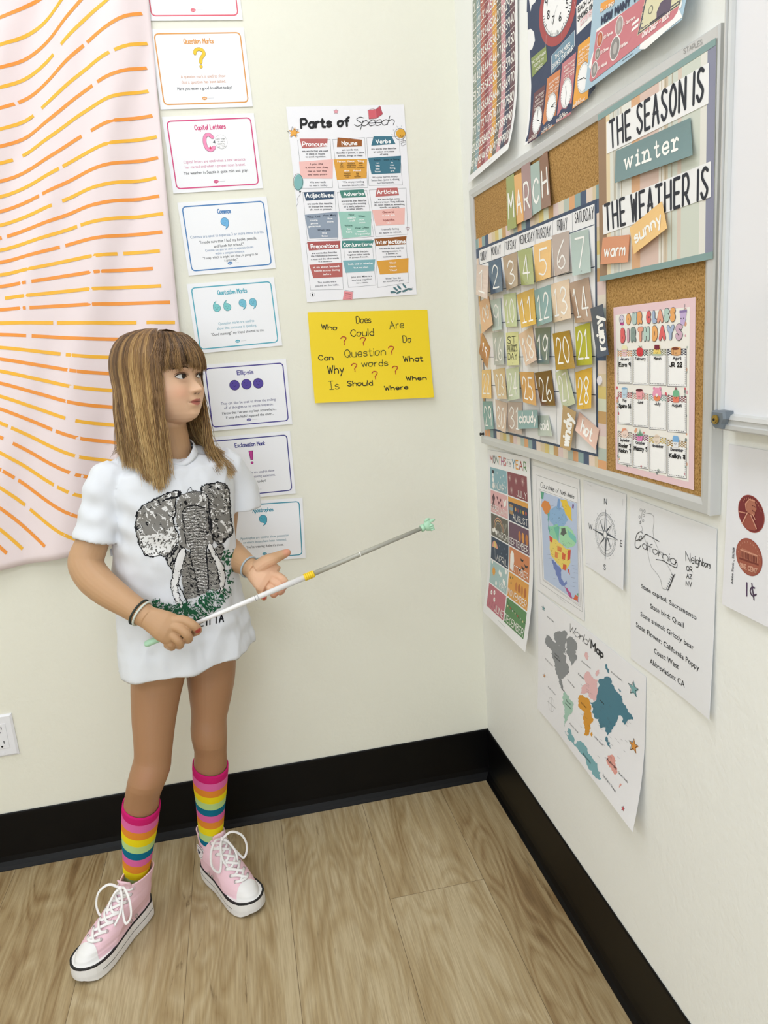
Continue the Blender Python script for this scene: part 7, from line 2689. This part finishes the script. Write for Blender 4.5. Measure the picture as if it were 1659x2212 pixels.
def hit(i, j):
    k = (i, j)
    if k not in gv:
        r_ = rays((gx[j], gy[i]))[0]
        h = BVH_SHIRT.ray_cast(Vector(CAM), Vector(r_))
        if h[0] is None or h[3] > 2.5:
            gv[k] = None
        else:
            n = np.array(h[1])
            if n @ r_ > 0:
                n = -n
            gv[k] = len(vs)
            vs.append(np.array(h[0]) + n * .0007)
    return gv[k]


gx = np.append(gx, gx[-1] + .62) - .31
gy = np.append(gy, gy[-1] + .62) - .31
fs, fm = [], []
for k in sel:
    i, j = divmod(int(k), nxx)
    q = [hit(i, j), hit(i + 1, j), hit(i + 1, j + 1), hit(i, j + 1)]
    if None in q:
        continue
    pv = [vs[a] for a in q]
    if max(np.linalg.norm(pv[0] - pv[2]), np.linalg.norm(pv[1] - pv[3])) > .006:
        continue
    fs.append(q)
    fm.append(ink_[k] - 1)
mesh('elephant_print', vs, fs, [mat('print_%d' % k, (*PC[k], 1), .7, .2) for k in (1, 2, 3, 4, 5)], so, False, fm)

# --- socks
SOCK = ['cc2470', 'dc6aa6', 'e28d34', 'ecd81e', 'b7d68e', '14708f', 'dc6aa6', 'e28d34', 'ecd81e', 'b7d68e', '14708f', 'dc6aa6', 'e28d34']
for lg, ytop, hs in ((legR, 1722, .0212), (legL, 1660, .0212)):
    cs_ = [(c, a, b_) for c, a, b_ in lg]
    Zs = np.array([c[2] for c, _, _ in cs_])

    def at_h(z, g):
        k = np.interp(-z, -Zs, np.arange(len(Zs)))
        i = int(min(len(Zs) - 2, k))
        t = k - i
        m_ = [cs_[i][q] * (1 - t) + cs_[i + 1][q] * t for q in range(3)]
        return m_[0], m_[1] + unit(m_[1]) * g, m_[2] + unit(m_[2]) * g
    ztop = P(300 if lg is legR else 452, 1740 if lg is legR else 1652, -.335 if lg is legR else -.26)[2] + .004
    zb = [ztop]
    for k in range(11):
        zb.append(zb[-1] - (.0215 if k == 0 else hs))
    n, tl = 36, .26
    R, mi_ = [], []
    for k in range(11):
        for q in range(4):
            z = zb[k] + (zb[k + 1] - zb[k]) * q / 4
            g = .0026 if k else .0034
            c, a, b_ = at_h(z, g)
            b_ = b_ - UPV * (np.linalg.norm(b_) * tl * (1 if b_[1] < 0 else -1))
            R.append(ell_ring(c, a, b_, n))
            mi_.append(k)
    c, a, b_ = at_h(zb[0] - .0004, .0006)
    b_ = b_ - UPV * (np.linalg.norm(b_) * tl * (1 if b_[1] < 0 else -1))
    R.insert(0, ell_ring(c, a, b_, n))
    mi_.insert(0, 0)
    V_ = [p for r_ in R for p in r_]
    F = []
    M_ = []
    for i in range(len(R) - 1):
        for k in range(n):
            l = (k + 1) % n
            F.append((i * n + k, i * n + l, (i + 1) * n + l, (i + 1) * n + k))
            M_.append(mi_[i])
    mesh('sock', V_, F, [mat('knit_' + h, h, .95, .1, bump=(700, .5, .0008)) for h in SOCK], person, True, M_)

# --- wrist bands
for pts, rr_, cl_, nm in (((P(300, 1322, -.424), unit(WR_R - P(275, 1305, -.413))), .0268, '2f3630', 'dark'), ((P(306.5, 1325.5, -.428), unit(WR_R - P(275, 1305, -.413))), .0262, 'cfd6cc', 'pale'), ((P(538, 1225, -.302), unit(WR_L - P(520, 1212, -.275))), .0232, 'a9b4ba', 'grey')):
    c, dr = pts
    if nm == 'grey':
        dr = unit(P(556, 1233, -.315) - P(527, 1217, -.285))
    a = unit(np.cross(dr, UPV))
    b_ = np.cross(a, dr)
    ring = [c + a * rr_ * math.cos(t) + b_ * rr_ * math.sin(t) for t in np.arange(40) * 2 * math.pi / 40]
    m = MB()
    m.tube(ring, .0022, 8, closed=True)
    o = m.build('wristband', mat('band_' + nm, cl_, .7), person, True)
    o['label'] = nm + ' elastic wristband'

# --- shoes
M_CANVAS = mat('pink_canvas', 'f2cdd8', .8, .2, bump=(1500, .3, .0004))
M_RUB = mat('white_rubber', 'ecebea', .4, .4)
M_BUMP = mat('rubber_bumper', 'e8e7e6', .4, .4, bump=(650, .9, .0012))
M_BLK = mat('black_rubber_line', '1c1c20', .5)
M_LACE = mat('white_lace', 'f1efee', .8, .2, bump=(1300, .4, .0004))
M_EYE = mat('eyelet_metal', 'b9b4b4', .3, .5, metal=.9)
M_OUT = mat('outsole', '9a8a70', .7)


def make_shoe(heel, toe, lean, patch_side, patch):
    heel, toe = np.array([*heel, 0.0]), np.array([*toe, 0.0])
    X = unit(toe - heel)
    L = np.linalg.norm(toe - heel)
    Yl = np.cross(UPV, X)                   # to her left
    k = L / .245
    W = lambda x, y, z: heel + X * x * k + Yl * (y + lean * max(0, z - .05) / .1) + UPV * z

    def foot(x):
        """half width of the sole at x (metres, unscaled length .245)"""
        return np.interp(x, [0, .004, .02, .05, .10, .15, .18, .205, .225, .238, .244, .245], [0, .014, .029, .033, .033, .039, .0425, .041, .034, .021, .009, 0])

    def plan(grow, n=72):
        t = np.linspace(0, math.pi, n // 2 + 1)
        xs = .1225 - .1225 * np.cos(t)
        up = [(x, foot(x)) for x in xs]
        pts = up + [(x, -y) for x, y in up[-2:0:-1]]
        c = np.array(pts)
        cx = np.array([.1225, 0])
        o = []
        for p in c:
            d_ = p - np.array([np.clip(p[0], .03, .205), 0])
            o.append(p + unit(d_) * grow if np.linalg.norm(d_) > 1e-6 else p)
        return np.array(o)
    H = lambda x: np.interp(x, [0, .10, .17, .245], [.044, .040, .037, .040])
    lv = [(0.001, -.004, 1), (.003, -.001, 1), (.0035, .0005, 0), (.3, .0012, 0), (.50, .0012, 2), (.54, .0012, 0), (.92, .0008, 2), (.97, .0008, 2), (1.0, .0004, 2), (1.0, -.004, 0)]
    sole = MB()
    R = []
    for a, g, _ in lv:
        q = plan(g)
        zf = (lambda x: a) if a < .02 else (lambda x: a * H(x))
        R.append([W(x, y, zf(x) + (.010 * max(0, (x - .215) / .03) ** 2 if a < .02 else 0)) for x, y in q])
    n = len(R[0])
    V_ = [p for r_ in R for p in r_]
    F, M_ = [], []
    for i in range(len(R) - 1):
        for c in range(n):
            l = (c + 1) % n
            F.append((i * n + c, i * n + l, (i + 1) * n + l, (i + 1) * n + c))
            M_.append(lv[i][2] if not (lv[i][2] == 2 and i == 4 and .205 < plan(0)[c][0]) else 0)
    F.append(tuple(range(n))[::-1])
    M_.append(1)
    F.append(tuple((len(R) - 1) * n + c for c in range(n)))
    M_.append(0)
    n_s = n
    # upper: horizontal sections that draw back from the toe to the ankle
    tz = np.array([.036, .046, .056, .064, .071, .079, .088, .098, .105, .115, .127, .138])
    txf = np.array([.238, .233, .222, .207, .189, .170, .151, .134, .119, .107, .100, .096])
    txb = np.array([.006, .005, .004, .003, .003, .004, .006, .008, .009, .008, .006, .004])
    tw = np.array([.041, .0405, .039, .0375, .0360, .0350, .0338, .0322, .0308, .030, .0297, .030])

    def up_ring(z, g=0.0, n=160):
        xf, xb, w = np.interp(z, tz, txf), np.interp(z, tz, txb), np.interp(z, tz, tw)
        out = []
        for q in np.arange(n) * 2 * math.pi / n:
            cq, sq = math.cos(q), math.sin(q)
            xc = xb + (xf - xb) * .42
            ax = (xf - xc if cq > 0 else xc - xb) + g
            x = xc + ax * math.copysign(abs(cq) ** .88, cq)
            lim = foot(np.clip(x, .002, .243)) - .0012 if z < .075 else 1
            y = math.copysign(min((w + g) * abs(sq) ** .88, lim + g), sq)
            out.append((x, y))
        return out
    zz = np.linspace(.036, .138, 110)
    rings = [[W(x, y, z + (.006 * max(0, -(x - .05)) * 8 if z > .128 else 0)) for x, y in up_ring(z)] for z in zz]
    local = [[(x, y, z) for x, y in up_ring(z)] for z in zz]
    n = 160
    fu, fc = [], []
    for i in range(len(zz) - 1):
        for c in range(n):
            l = (c + 1) % n
            f = (i * n + c, i * n + l, (i + 1) * n + l, (i + 1) * n + c)
            x = local[i][c][0]
            y = local[i][c][1]
            fu.append(f)
    VV = np.array([p for r_ in rings for p in r_])
    shoe = mesh('shoe', VV, fu, M_CANVAS, person, True)
    md_ = shoe.modifiers.new('t', 'SOLIDIFY')
    md_.thickness = .003
    md_.offset = -1
    bpy.context.view_layer.update()
    apply_mods(shoe)
    M_ = [3 if m_ == 0 and f_ < 4 * n_s and f_ >= 3 * n_s and plan(0)[f_ % n_s][0] > .17 else m_ for f_, m_ in enumerate(M_)]
    so_ = mesh('sole', V_, F, [M_RUB, M_OUT, M_BLK, M_BUMP], shoe, False, M_)
    cx_ = VV.mean(0)
    cen = W(.2, 0, .03)
    tc_ = MB()
    R = []
    for z in np.linspace(.036, .0675, 26):
        ring = up_ring(z, .0011, 400)
        half = ring[:130]
        row = []
        kx = [i for i, (x, y) in enumerate(half) if x > .198 + 8 * y * y]
        if not kx:
            break
        q1 = max(kx)
        for q in np.linspace(-q1, q1, 41):
            i0 = int(abs(q))
            t_ = abs(q) - i0
            a_, b2 = half[i0], half[min(i0 + 1, 129)]
            x, y = a_[0] + (b2[0] - a_[0]) * t_, a_[1] + (b2[1] - a_[1]) * t_
            row.append(W(x, y if q >= 0 else -y, z + .0006))
        R.append(row)
    V3 = [p for r_ in R for p in r_]
    F3 = [(i * 41 + c, i * 41 + c + 1, (i + 1) * 41 + c + 1, (i + 1) * 41 + c) for i in range(len(R) - 1) for c in range(40)]
    mesh('toe_cap', V3, F3, M_RUB, shoe, True)

    def front(z, y, lift=.0):
        """front surface of the upper at height z and side offset y"""
        xf, xb, w = np.interp(z, tz, txf), np.interp(z, tz, txb), np.interp(z, tz, tw)
        xc = xb + (xf - xb) * .42
        sq = min(.999, (abs(y) / w)) ** (1 / .88)
        x = xc + (xf - xc) * (1 - sq * sq) ** .44
        nrm = unit(np.array([.75, .55 * y / .03, .66]))
        return W(x, y, z) + (X * nrm[0] + Yl * nrm[1] + UPV * nrm[2]) * lift
    # tongue
    tg = MB()
    R = []
    for z in np.linspace(.083, .152, 12):
        zc = min(z, .135)
        wd_ = np.interp(z, [.083, .135, .146, .152], [.012, .019, .018, .009])
        r_ = []
        for y in np.linspace(-wd_, wd_, 9):
            p = front(zc, y * .9, .0022) + UPV * (z - zc) + X * max(0, z - .135) * .35
            r_.append(p)
        R.append(r_ + [p - X * .004 for p in r_[::-1]])
    tg.rings(R)
    tg.build('tongue', M_CANVAS, shoe, True)
    # eyelets and laces
    ez = [.069, .076, .085, .095, .106, .117, .129]
    ey = [.013, .014, .0145, .015, .0155, .016, .0165]
    for z, y in zip(ez, ey):
        for sg in (-1, 1):
            c = front(z, sg * (y + .004), .0008)
            nn = unit(front(z, sg * (y + .004), .01) - front(z, sg * (y + .004), 0))
            a = unit(np.cross(nn, UPV))
            b_ = np.cross(nn, a)
            e_ = MB()
            e_.tube([c + a * .0031 * math.cos(t) + b_ * .0031 * math.sin(t) for t in np.arange(14) * .4488], .0010, 6, closed=True)
            e_.build('eyelet', M_EYE, shoe, True)
    la = MB()

    def lace(pts, w=.0032):
        la.tube(catmull(pts, 6), w, 8, flat=.36, up=X * .55 + UPV * .5)
    lace([front(ez[0], -ey[0] - .004, .001), front(ez[0], -.006, .0045), front(ez[0], .006, .0045), front(ez[0], ey[0] + .004, .001)])
    for i in range(len(ez) - 1):
        for sg in (-1, 1):
            zm = (ez[i] + ez[i + 1]) / 2
            lace([front(ez[i], sg * (ey[i] + .004), .001), front(zm - .003, sg * .007, .0045 + .001 * (sg > 0)), front(zm + .003, -sg * .007, .0050 + .001 * (sg > 0)), front(ez[i + 1], -sg * (ey[i + 1] + .004), .001)])
    kz = front(.132, 0, .009)
    la.ball(kz, .0062, sc=(1, 1, .8), nu=12, nv=8)
    for sg in (-1, 1):
        o1 = Yl * sg
        lace([kz, kz + o1 * .022 + UPV * .012 + X * .010, kz + o1 * .043 + UPV * -.004 + X * .022, kz + o1 * .048 + UPV * -.034 + X * .030, kz + o1 * .034 + UPV * -.054 + X * .034, kz + o1 * .022 + UPV * -.036 + X * .026, kz + o1 * .010 + UPV * -.008 + X * .010, kz], .0029)
        lace([kz, kz + o1 * .012 + UPV * -.012 + X * .012, kz + o1 * .018 + UPV * -.034 + X * .028, kz + o1 * .010 + UPV * -.058 + X * .044], .0029)
    for x_ in (.088, .106):
        c = W(x_, patch_side * (np.interp(.056, tz, tw) * .985), .056)
        e_ = MB()
        e_.tube([c + X * .0034 * math.cos(t) + UPV * .0034 * math.sin(t) for t in np.arange(14) * .4488], .0011, 6, closed=True)
        e_.build('eyelet', M_EYE, shoe, True)
    la.build('laces', M_LACE, shoe, True)
    # round ankle patch with a star on the inner side
    pz, px_ = .094, .044
    w = np.interp(pz, tz, tw)
    pc_ = W(px_, patch_side * (w + .0018), pz)
    nn = Yl * patch_side
    disc_ = lambda r_, off: [pc_ + nn * off + X * r_ * math.cos(t) - UPV * 0 + UPV * r_ * math.sin(t) - nn * (.5 * (r_ * math.cos(t)) ** 2 / .04) for t in np.arange(28) * 2 * math.pi / 28]
    pa = MB()
    for r_, off, mi in ((.019, .0006, 0), (.0155, .0009, 1), (.0145, .0012, 0)):
        q = disc_(r_, off)
        pa.add(q + [pc_ + nn * off], [(i, (i + 1) % 28, 28) for i in range(28)], mi)
    q = [pc_ + nn * .0016 + X * x + UPV * -z - nn * (.5 * x * x / .04) for x, z in star_pts(0, 0, .0095, -90, .42)]
    pa.add(q + [pc_ + nn * .0016], [(i, (i + 1) % 10, 10) for i in range(10)], 1)
    if patch:
        pa.build('ankle_patch', [mat('patch_white', 'e8e2e4', .7), mat('patch_navy', '2a3048', .7)], shoe)
    return shoe


sR = make_shoe((-.950, -.260), (-1.076, -.453), .030, 1, False)
sL = make_shoe((-.815, -.168), (-.696, -.361), .0, -1, True)

# --- hair
def hdir(psi):
    return HF * math.cos(psi) + HS * math.sin(psi)


HR_U = [98, 90, 78, 60, 38, 10, -20, -50, -80, -105]


def skull_pt(psi, u, lift):
    T = HEADT[::-1]
    w, F, B = [np.interp(u, T[:, 0], T[:, k]) for k in (1, 2, 3)]
    if u < 20:
        F, B, w = max(F, 76), max(B, 88 if u > -60 else 80), max(w, 71)
    c, s_ = math.cos(psi), math.sin(psi)
    fr2 = F if c > 0 else B
    r_ = 1.0 / math.sqrt((c / fr2) ** 2 + (s_ / w) ** 2)
    r_ += lift
    return np.array([c * r_, s_ * r_, u + lift * np.clip((u - 30) / 65, 0, 1)])


ANCH = [(-58, 357, 1040, -.372), (-70, 352, 1056, -.378), (-85, 338, 1050, -.380), (-105, 315, 1030, -.376), (-125, 292, 1016, -.362), (-145, 272, 1004, -.335), (-165, 266, 985, -.275), (-180, 300, 985, -.19), (-200, 360, 990, -.165), (-225, 420, 1000, -.18), (-250, 462, 1022, -.235), (-275, 474, 1034, -.272), (-298, 462, 1032, -.296)]
AP = np.array([a[0] for a in ANCH], float)
AW = np.array([P(*a[1:]) for a in ANCH])


def anchor(deg):
    return np.array([np.interp(-deg, -AP, AW[:, k]) for k in range(3)])


HC = [C3(h) for h in ('3f2c1c', '5d432a', '80603c', 'a27e4e', 'c29f68', 'dcbe88')]
hv, hf_, hc_ = [], [], []


def strand(pts, r0, tone, tip, sd):
    pts = np.asarray(pts)
    m = len(pts)
    t = np.gradient(pts, axis=0)
    t /= np.linalg.norm(t, axis=1)[:, None] + 1e-9
    a = sd - t * (t @ sd)[:, None]
    a /= np.linalg.norm(a, axis=1)[:, None] + 1e-9
    b_ = np.cross(t, a)
    q = np.linspace(0, 1, m)
    r_ = r0 * (1 - .75 * q ** 3)
    k = len(hv)
    for j in range(3):
        an = 2 * math.pi * j / 3
        ring = pts + (a * math.cos(an) + b_ * math.sin(an)) * r_[:, None]
        if j == 0:
            R0 = [ring]
        else:
            R0.append(ring)
    arr = np.stack(R0, 1).reshape(-1, 3)
    hv.extend(arr)
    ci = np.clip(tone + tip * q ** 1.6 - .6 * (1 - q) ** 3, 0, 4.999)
    i0 = ci.astype(int)
    fr2 = (ci - i0)[:, None]
    cs2 = np.array(HC)[i0] * (1 - fr2) + np.array(HC)[i0 + 1] * fr2
    hc_.extend(np.repeat(cs2, 3, 0))
    for i in range(m - 1):
        for j in range(3):
            l = (j + 1) % 3
            hf_.append((k + i * 3 + j, k + i * 3 + l, k + (i + 1) * 3 + l, k + (i + 1) * 3 + j))


def clear_shirt(p, gap):
    h = BVH_SHIRT.find_nearest(Vector(p))
    if h[0] is None:
        return p
    d_ = np.array(p) - np.array(h[0])
    n = np.array(h[1])
    s_ = d_ @ n
    if s_ < gap and np.linalg.norm(d_) < .05:
        return p + n * (gap - s_)
    return p


# scalp shell under the strands
sh = MB()
R = []
for u in np.linspace(97, -70, 36):
    ring = []
    for k in range(60):
        psi = 2 * math.pi * k / 60
        cz_ = math.cos(psi)
        uu = max(u, np.interp(abs((math.degrees(psi) + 180) % 360 - 180), [0, 48, 66, 84, 100], [26, 24, -10, -70, -70]))
        ring.append(hl(*skull_pt(psi, uu, 3.0)))
    R.append(ring)
sh.rings(R)
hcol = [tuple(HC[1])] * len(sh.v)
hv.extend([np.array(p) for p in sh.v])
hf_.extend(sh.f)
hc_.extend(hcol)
hrn = np.random.default_rng(21)
NST = 5600
for q in range(NST):
    deg = -52 - hrn.random() * 250
    if hrn.random() < .45:
        deg = -54 - hrn.random() * 100
    psi = math.radians(deg)
    lay = hrn.random()
    lift = 4 + 10 * lay
    clump = math.floor((deg + 1.0 * hrn.normal()) / 4.6)
    cr2 = np.random.default_rng(abs(int(clump * 977 + int(lay * 3) * 31)))
    tone = .7 + 2.4 * cr2.random() + .4 * hrn.normal()
    tip = 1.3 + 1.0 * cr2.random()
    wv = (.0075 * (cr2.random() - .5), cr2.random() * 6.28, 1.2 + cr2.random())
    lcl = 1 - .16 * cr2.random()
    # root somewhere on the crown along this meridian
    ur = 62 + 35 * lay ** .7
    us_ = [u for u in (96, 88, 76, 58, 34, 6, -22) if u < ur]
    pts = [hl(*skull_pt(psi + .03 * hrn.normal(), ur, lift * .55))]
    if ur > 90:
        pts[0] = pts[0] * .45 + hl(-6, 0, 99) * .55
    drift = hrn.normal() * .035
    for u in us_:
        pts.append(hl(*skull_pt(psi + drift * (90 - u) / 150, u, lift + 2 * np.clip((60 - u) / 60, 0, 1))))
    dc_ = (clump + .5) * 4.6
    A_ = anchor(np.clip(dc_ * 1.0 + (deg - dc_) * .3 + hrn.normal() * 1.6, -298, -58)) + np.array([0, 0, -.012])
    ln = np.clip(lcl - abs(hrn.normal()) * .05 - .15 * (hrn.random() < .08), .6, 1.04)
    top = pts[-2]
    zl = np.clip((top[2] - pts[-1][2]) / (top[2] - A_[2]), 0, 1)
    pts[-1] = pts[-1] * .55 + (top + (A_ - top) * zl) * .45
    top = pts[-1]
    e = top + (A_ - top) * ln + np.array([hrn.normal() * .006, hrn.normal() * .005, 0])
    back_ = 1.0 if -235 < deg < -150 else 0.0
    mid_ = (top + e) / 2 + (hdir(psi) * .002) * (1 - back_)
    m1 = top * .72 + e * .28 + hdir(psi) * .003
    m2 = top * .25 + e * .75
    cl_c = e + 0
    for pp in (m1, mid_, m2, e):
        pts.append(clear_shirt(pp, .004 + .010 * lay))
    cp = catmull(pts, 2)
    tq = np.linspace(0, 1, len(cp))
    sd = np.cross(UPV, hdir(psi))
    cp = cp + np.outer(wv[0] * np.clip((tq - .45) / .4, 0, 1) * np.sin(tq * 9 * wv[2] + wv[1]), sd)
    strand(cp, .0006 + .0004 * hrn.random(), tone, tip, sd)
# fringe over the forehead
for q in range(1700):
    deg = hrn.uniform(-66, 66)
    psi = math.radians(deg)
    lay = hrn.random()
    lift = 5 + 8 * lay
    ur = hrn.uniform(84, 97)
    side = abs(deg) > 52
    cr2 = np.random.default_rng(int((deg + 90) / 3.2) * 53)
    ue = 15.5 + 10 * (cr2.random() - .5) + 2.5 * hrn.normal() if not side else 2 + 16 * (cr2.random() - .6) + 5 * hrn.normal()
    if -23 < deg < -11 and hrn.random() < .85:
        ue += 30 * (1 - abs(deg + 17) / 6)
    tone = .6 + 1.9 * cr2.random() ** 1.3 + .3 * hrn.normal()
    pts = [hl(*skull_pt(psi * .75 + .05 * hrn.normal(), ur, lift * .6))]
    if ur > 90:
        pts[0] = pts[0] * .45 + hl(-6, 0, 100) * .55
    for u in [w_ for w_ in (88, 76, 62, 48, 34, 22) if ue + 4 < w_ < ur]:
        pts.append(hl(*skull_pt(psi * np.interp(u, [30, 90], [1, .8]) + .02 * hrn.normal(), u, lift + 1.5)))
    pts.append(hl(*skull_pt(psi + .03 * hrn.normal(), ue, lift + 1)))
    if len(pts) > 3:
        strand(catmull(pts, 2), .00055 + .0003 * hrn.random(), tone, .9, np.cross(UPV, hdir(psi)))
# loose side locks in front of the cheeks
for q in range(160):
    sg = -1 if q % 3 else 1
    deg = sg * hrn.uniform(55, 64)
    psi = math.radians(deg)
    ue = hrn.uniform(-40, 0)
    pts = [hl(*skull_pt(psi * .9, 88, 4))] + [hl(*skull_pt(psi + .02 * hrn.normal(), u, 8)) for u in (70, 45, 20) if u > ue] + [hl(*skull_pt(psi - sg * .03, ue, 6))]
    strand(catmull(pts, 2), .0006, 1.2 + .6 * hrn.normal(), 1.0, np.cross(UPV, hdir(psi)))
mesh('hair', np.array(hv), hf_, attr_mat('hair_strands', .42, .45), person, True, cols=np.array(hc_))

# ------------------------------------------------------------------ the pointer
LEN = np.linalg.norm(STK1 - STK0)


def along(x):
    """point of the stick at picture column x"""
    a, b_ = 0.0, 1.0
    for _ in range(40):
        m_ = (a + b_) / 2
        p = STK0 + (STK1 - STK0) * m_
        pxx = (p - CAM) @ AX[0] / ((p - CAM) @ AX[2]) * FPX + IMG_W / 2
        if pxx < x:
            a = m_
        else:
            b_ = m_
    return STK0 + (STK1 - STK0) * a


st = empty('pointer_stick', STK0)
tag(st, 'white telescopic teaching pointer with mint green handle and hand tip, held by the girl', 'pointer')
M_MINT = mat('mint_plastic', 'b2dcbe', .4, .4)
b = MB()
h0, h1 = along(312), along(400)
b.tube([h0, h0 + SD * .002, h0 + SD * .006, h0 + SD * .03, h1], [.003, .0055, .0066, .0066, .0048], 16)
b.build('handle', M_MINT, st, True)
b = MB()
b.tube([along(400), along(500), along(657)], [.0036, .0048, .0064], 16)
shf = b.build('shaft', mat('white_lacquer', 'edecec', .3, .5), st, True)
for x in (551, 557):
    b = MB()
    b.tube([along(x), along(x + .8)], .0058, 16)
    b.build('joint_ring', mat('joint_grey', '77797c', .4), shf)
b = MB()
for k in range(5):
    b.tube([along(657 + k * 4.2), along(657.4 + k * 4.2), along(660.8 + k * 4.2), along(661.2 + k * 4.2)], [.0068, .0078, .0078, .0068], 16)
b.build('ferrule', mat('yellow_plastic', 'f3cf2c', .4), st, True)
b = MB()
b.tube([along(676), along(780), along(914)], [.0054, .0050, .0044], 14)
rod = b.build('extension_rod', mat('satin_steel', 'aeada2', .45, .4, metal=.2), st, True)
b = MB()
b.tube([along(776.6), along(778.2)], .0058, 14)
b.build('joint_ring', mat('white_ring', 'f0f0ec', .4), rod)
# little pointing hand
tp = along(912)
sx_ = unit(np.cross(SD, [0, 1, 0]))
sy_ = np.cross(sx_, SD)
b = MB()
b.tube([tp - SD * .003, tp + SD * .003, tp + SD * .0045], [.0078, .0082, .006], 14)
b.rings([ell_ring(tp + SD * d_, sx_ * a, sy_ * c_, 16) for d_, a, c_ in ((.004, .005, .004), (.008, .010, .0055), (.014, .0125, .006), (.019, .012, .0055), (.0215, .009, .004))])
b.tube([tp + SD * .018 + sx_ * .007, tp + SD * .028 + sx_ * .0072, tp + SD * .033 + sx_ * .0072], [.0036, .0034, .0022], 10)
for k in range(3):
    o_ = tp + SD * .020 + sx_ * (-.001 - k * .0045)
    b.tube([o_ - SD * .004 - sy_ * .001, o_ + SD * .004 - sy_ * .001, o_ + SD * .003 - sy_ * .006, o_ - SD * .005 - sy_ * .006], .0026, 8)
b.tube([tp + SD * .010 + sx_ * .010, tp + SD * .016 + sx_ * .014, tp + SD * .022 + sx_ * .0135], [.003, .0032, .002], 8)
b.build('hand_tip', M_MINT, st, True)
bpy.context.view_layer.update()
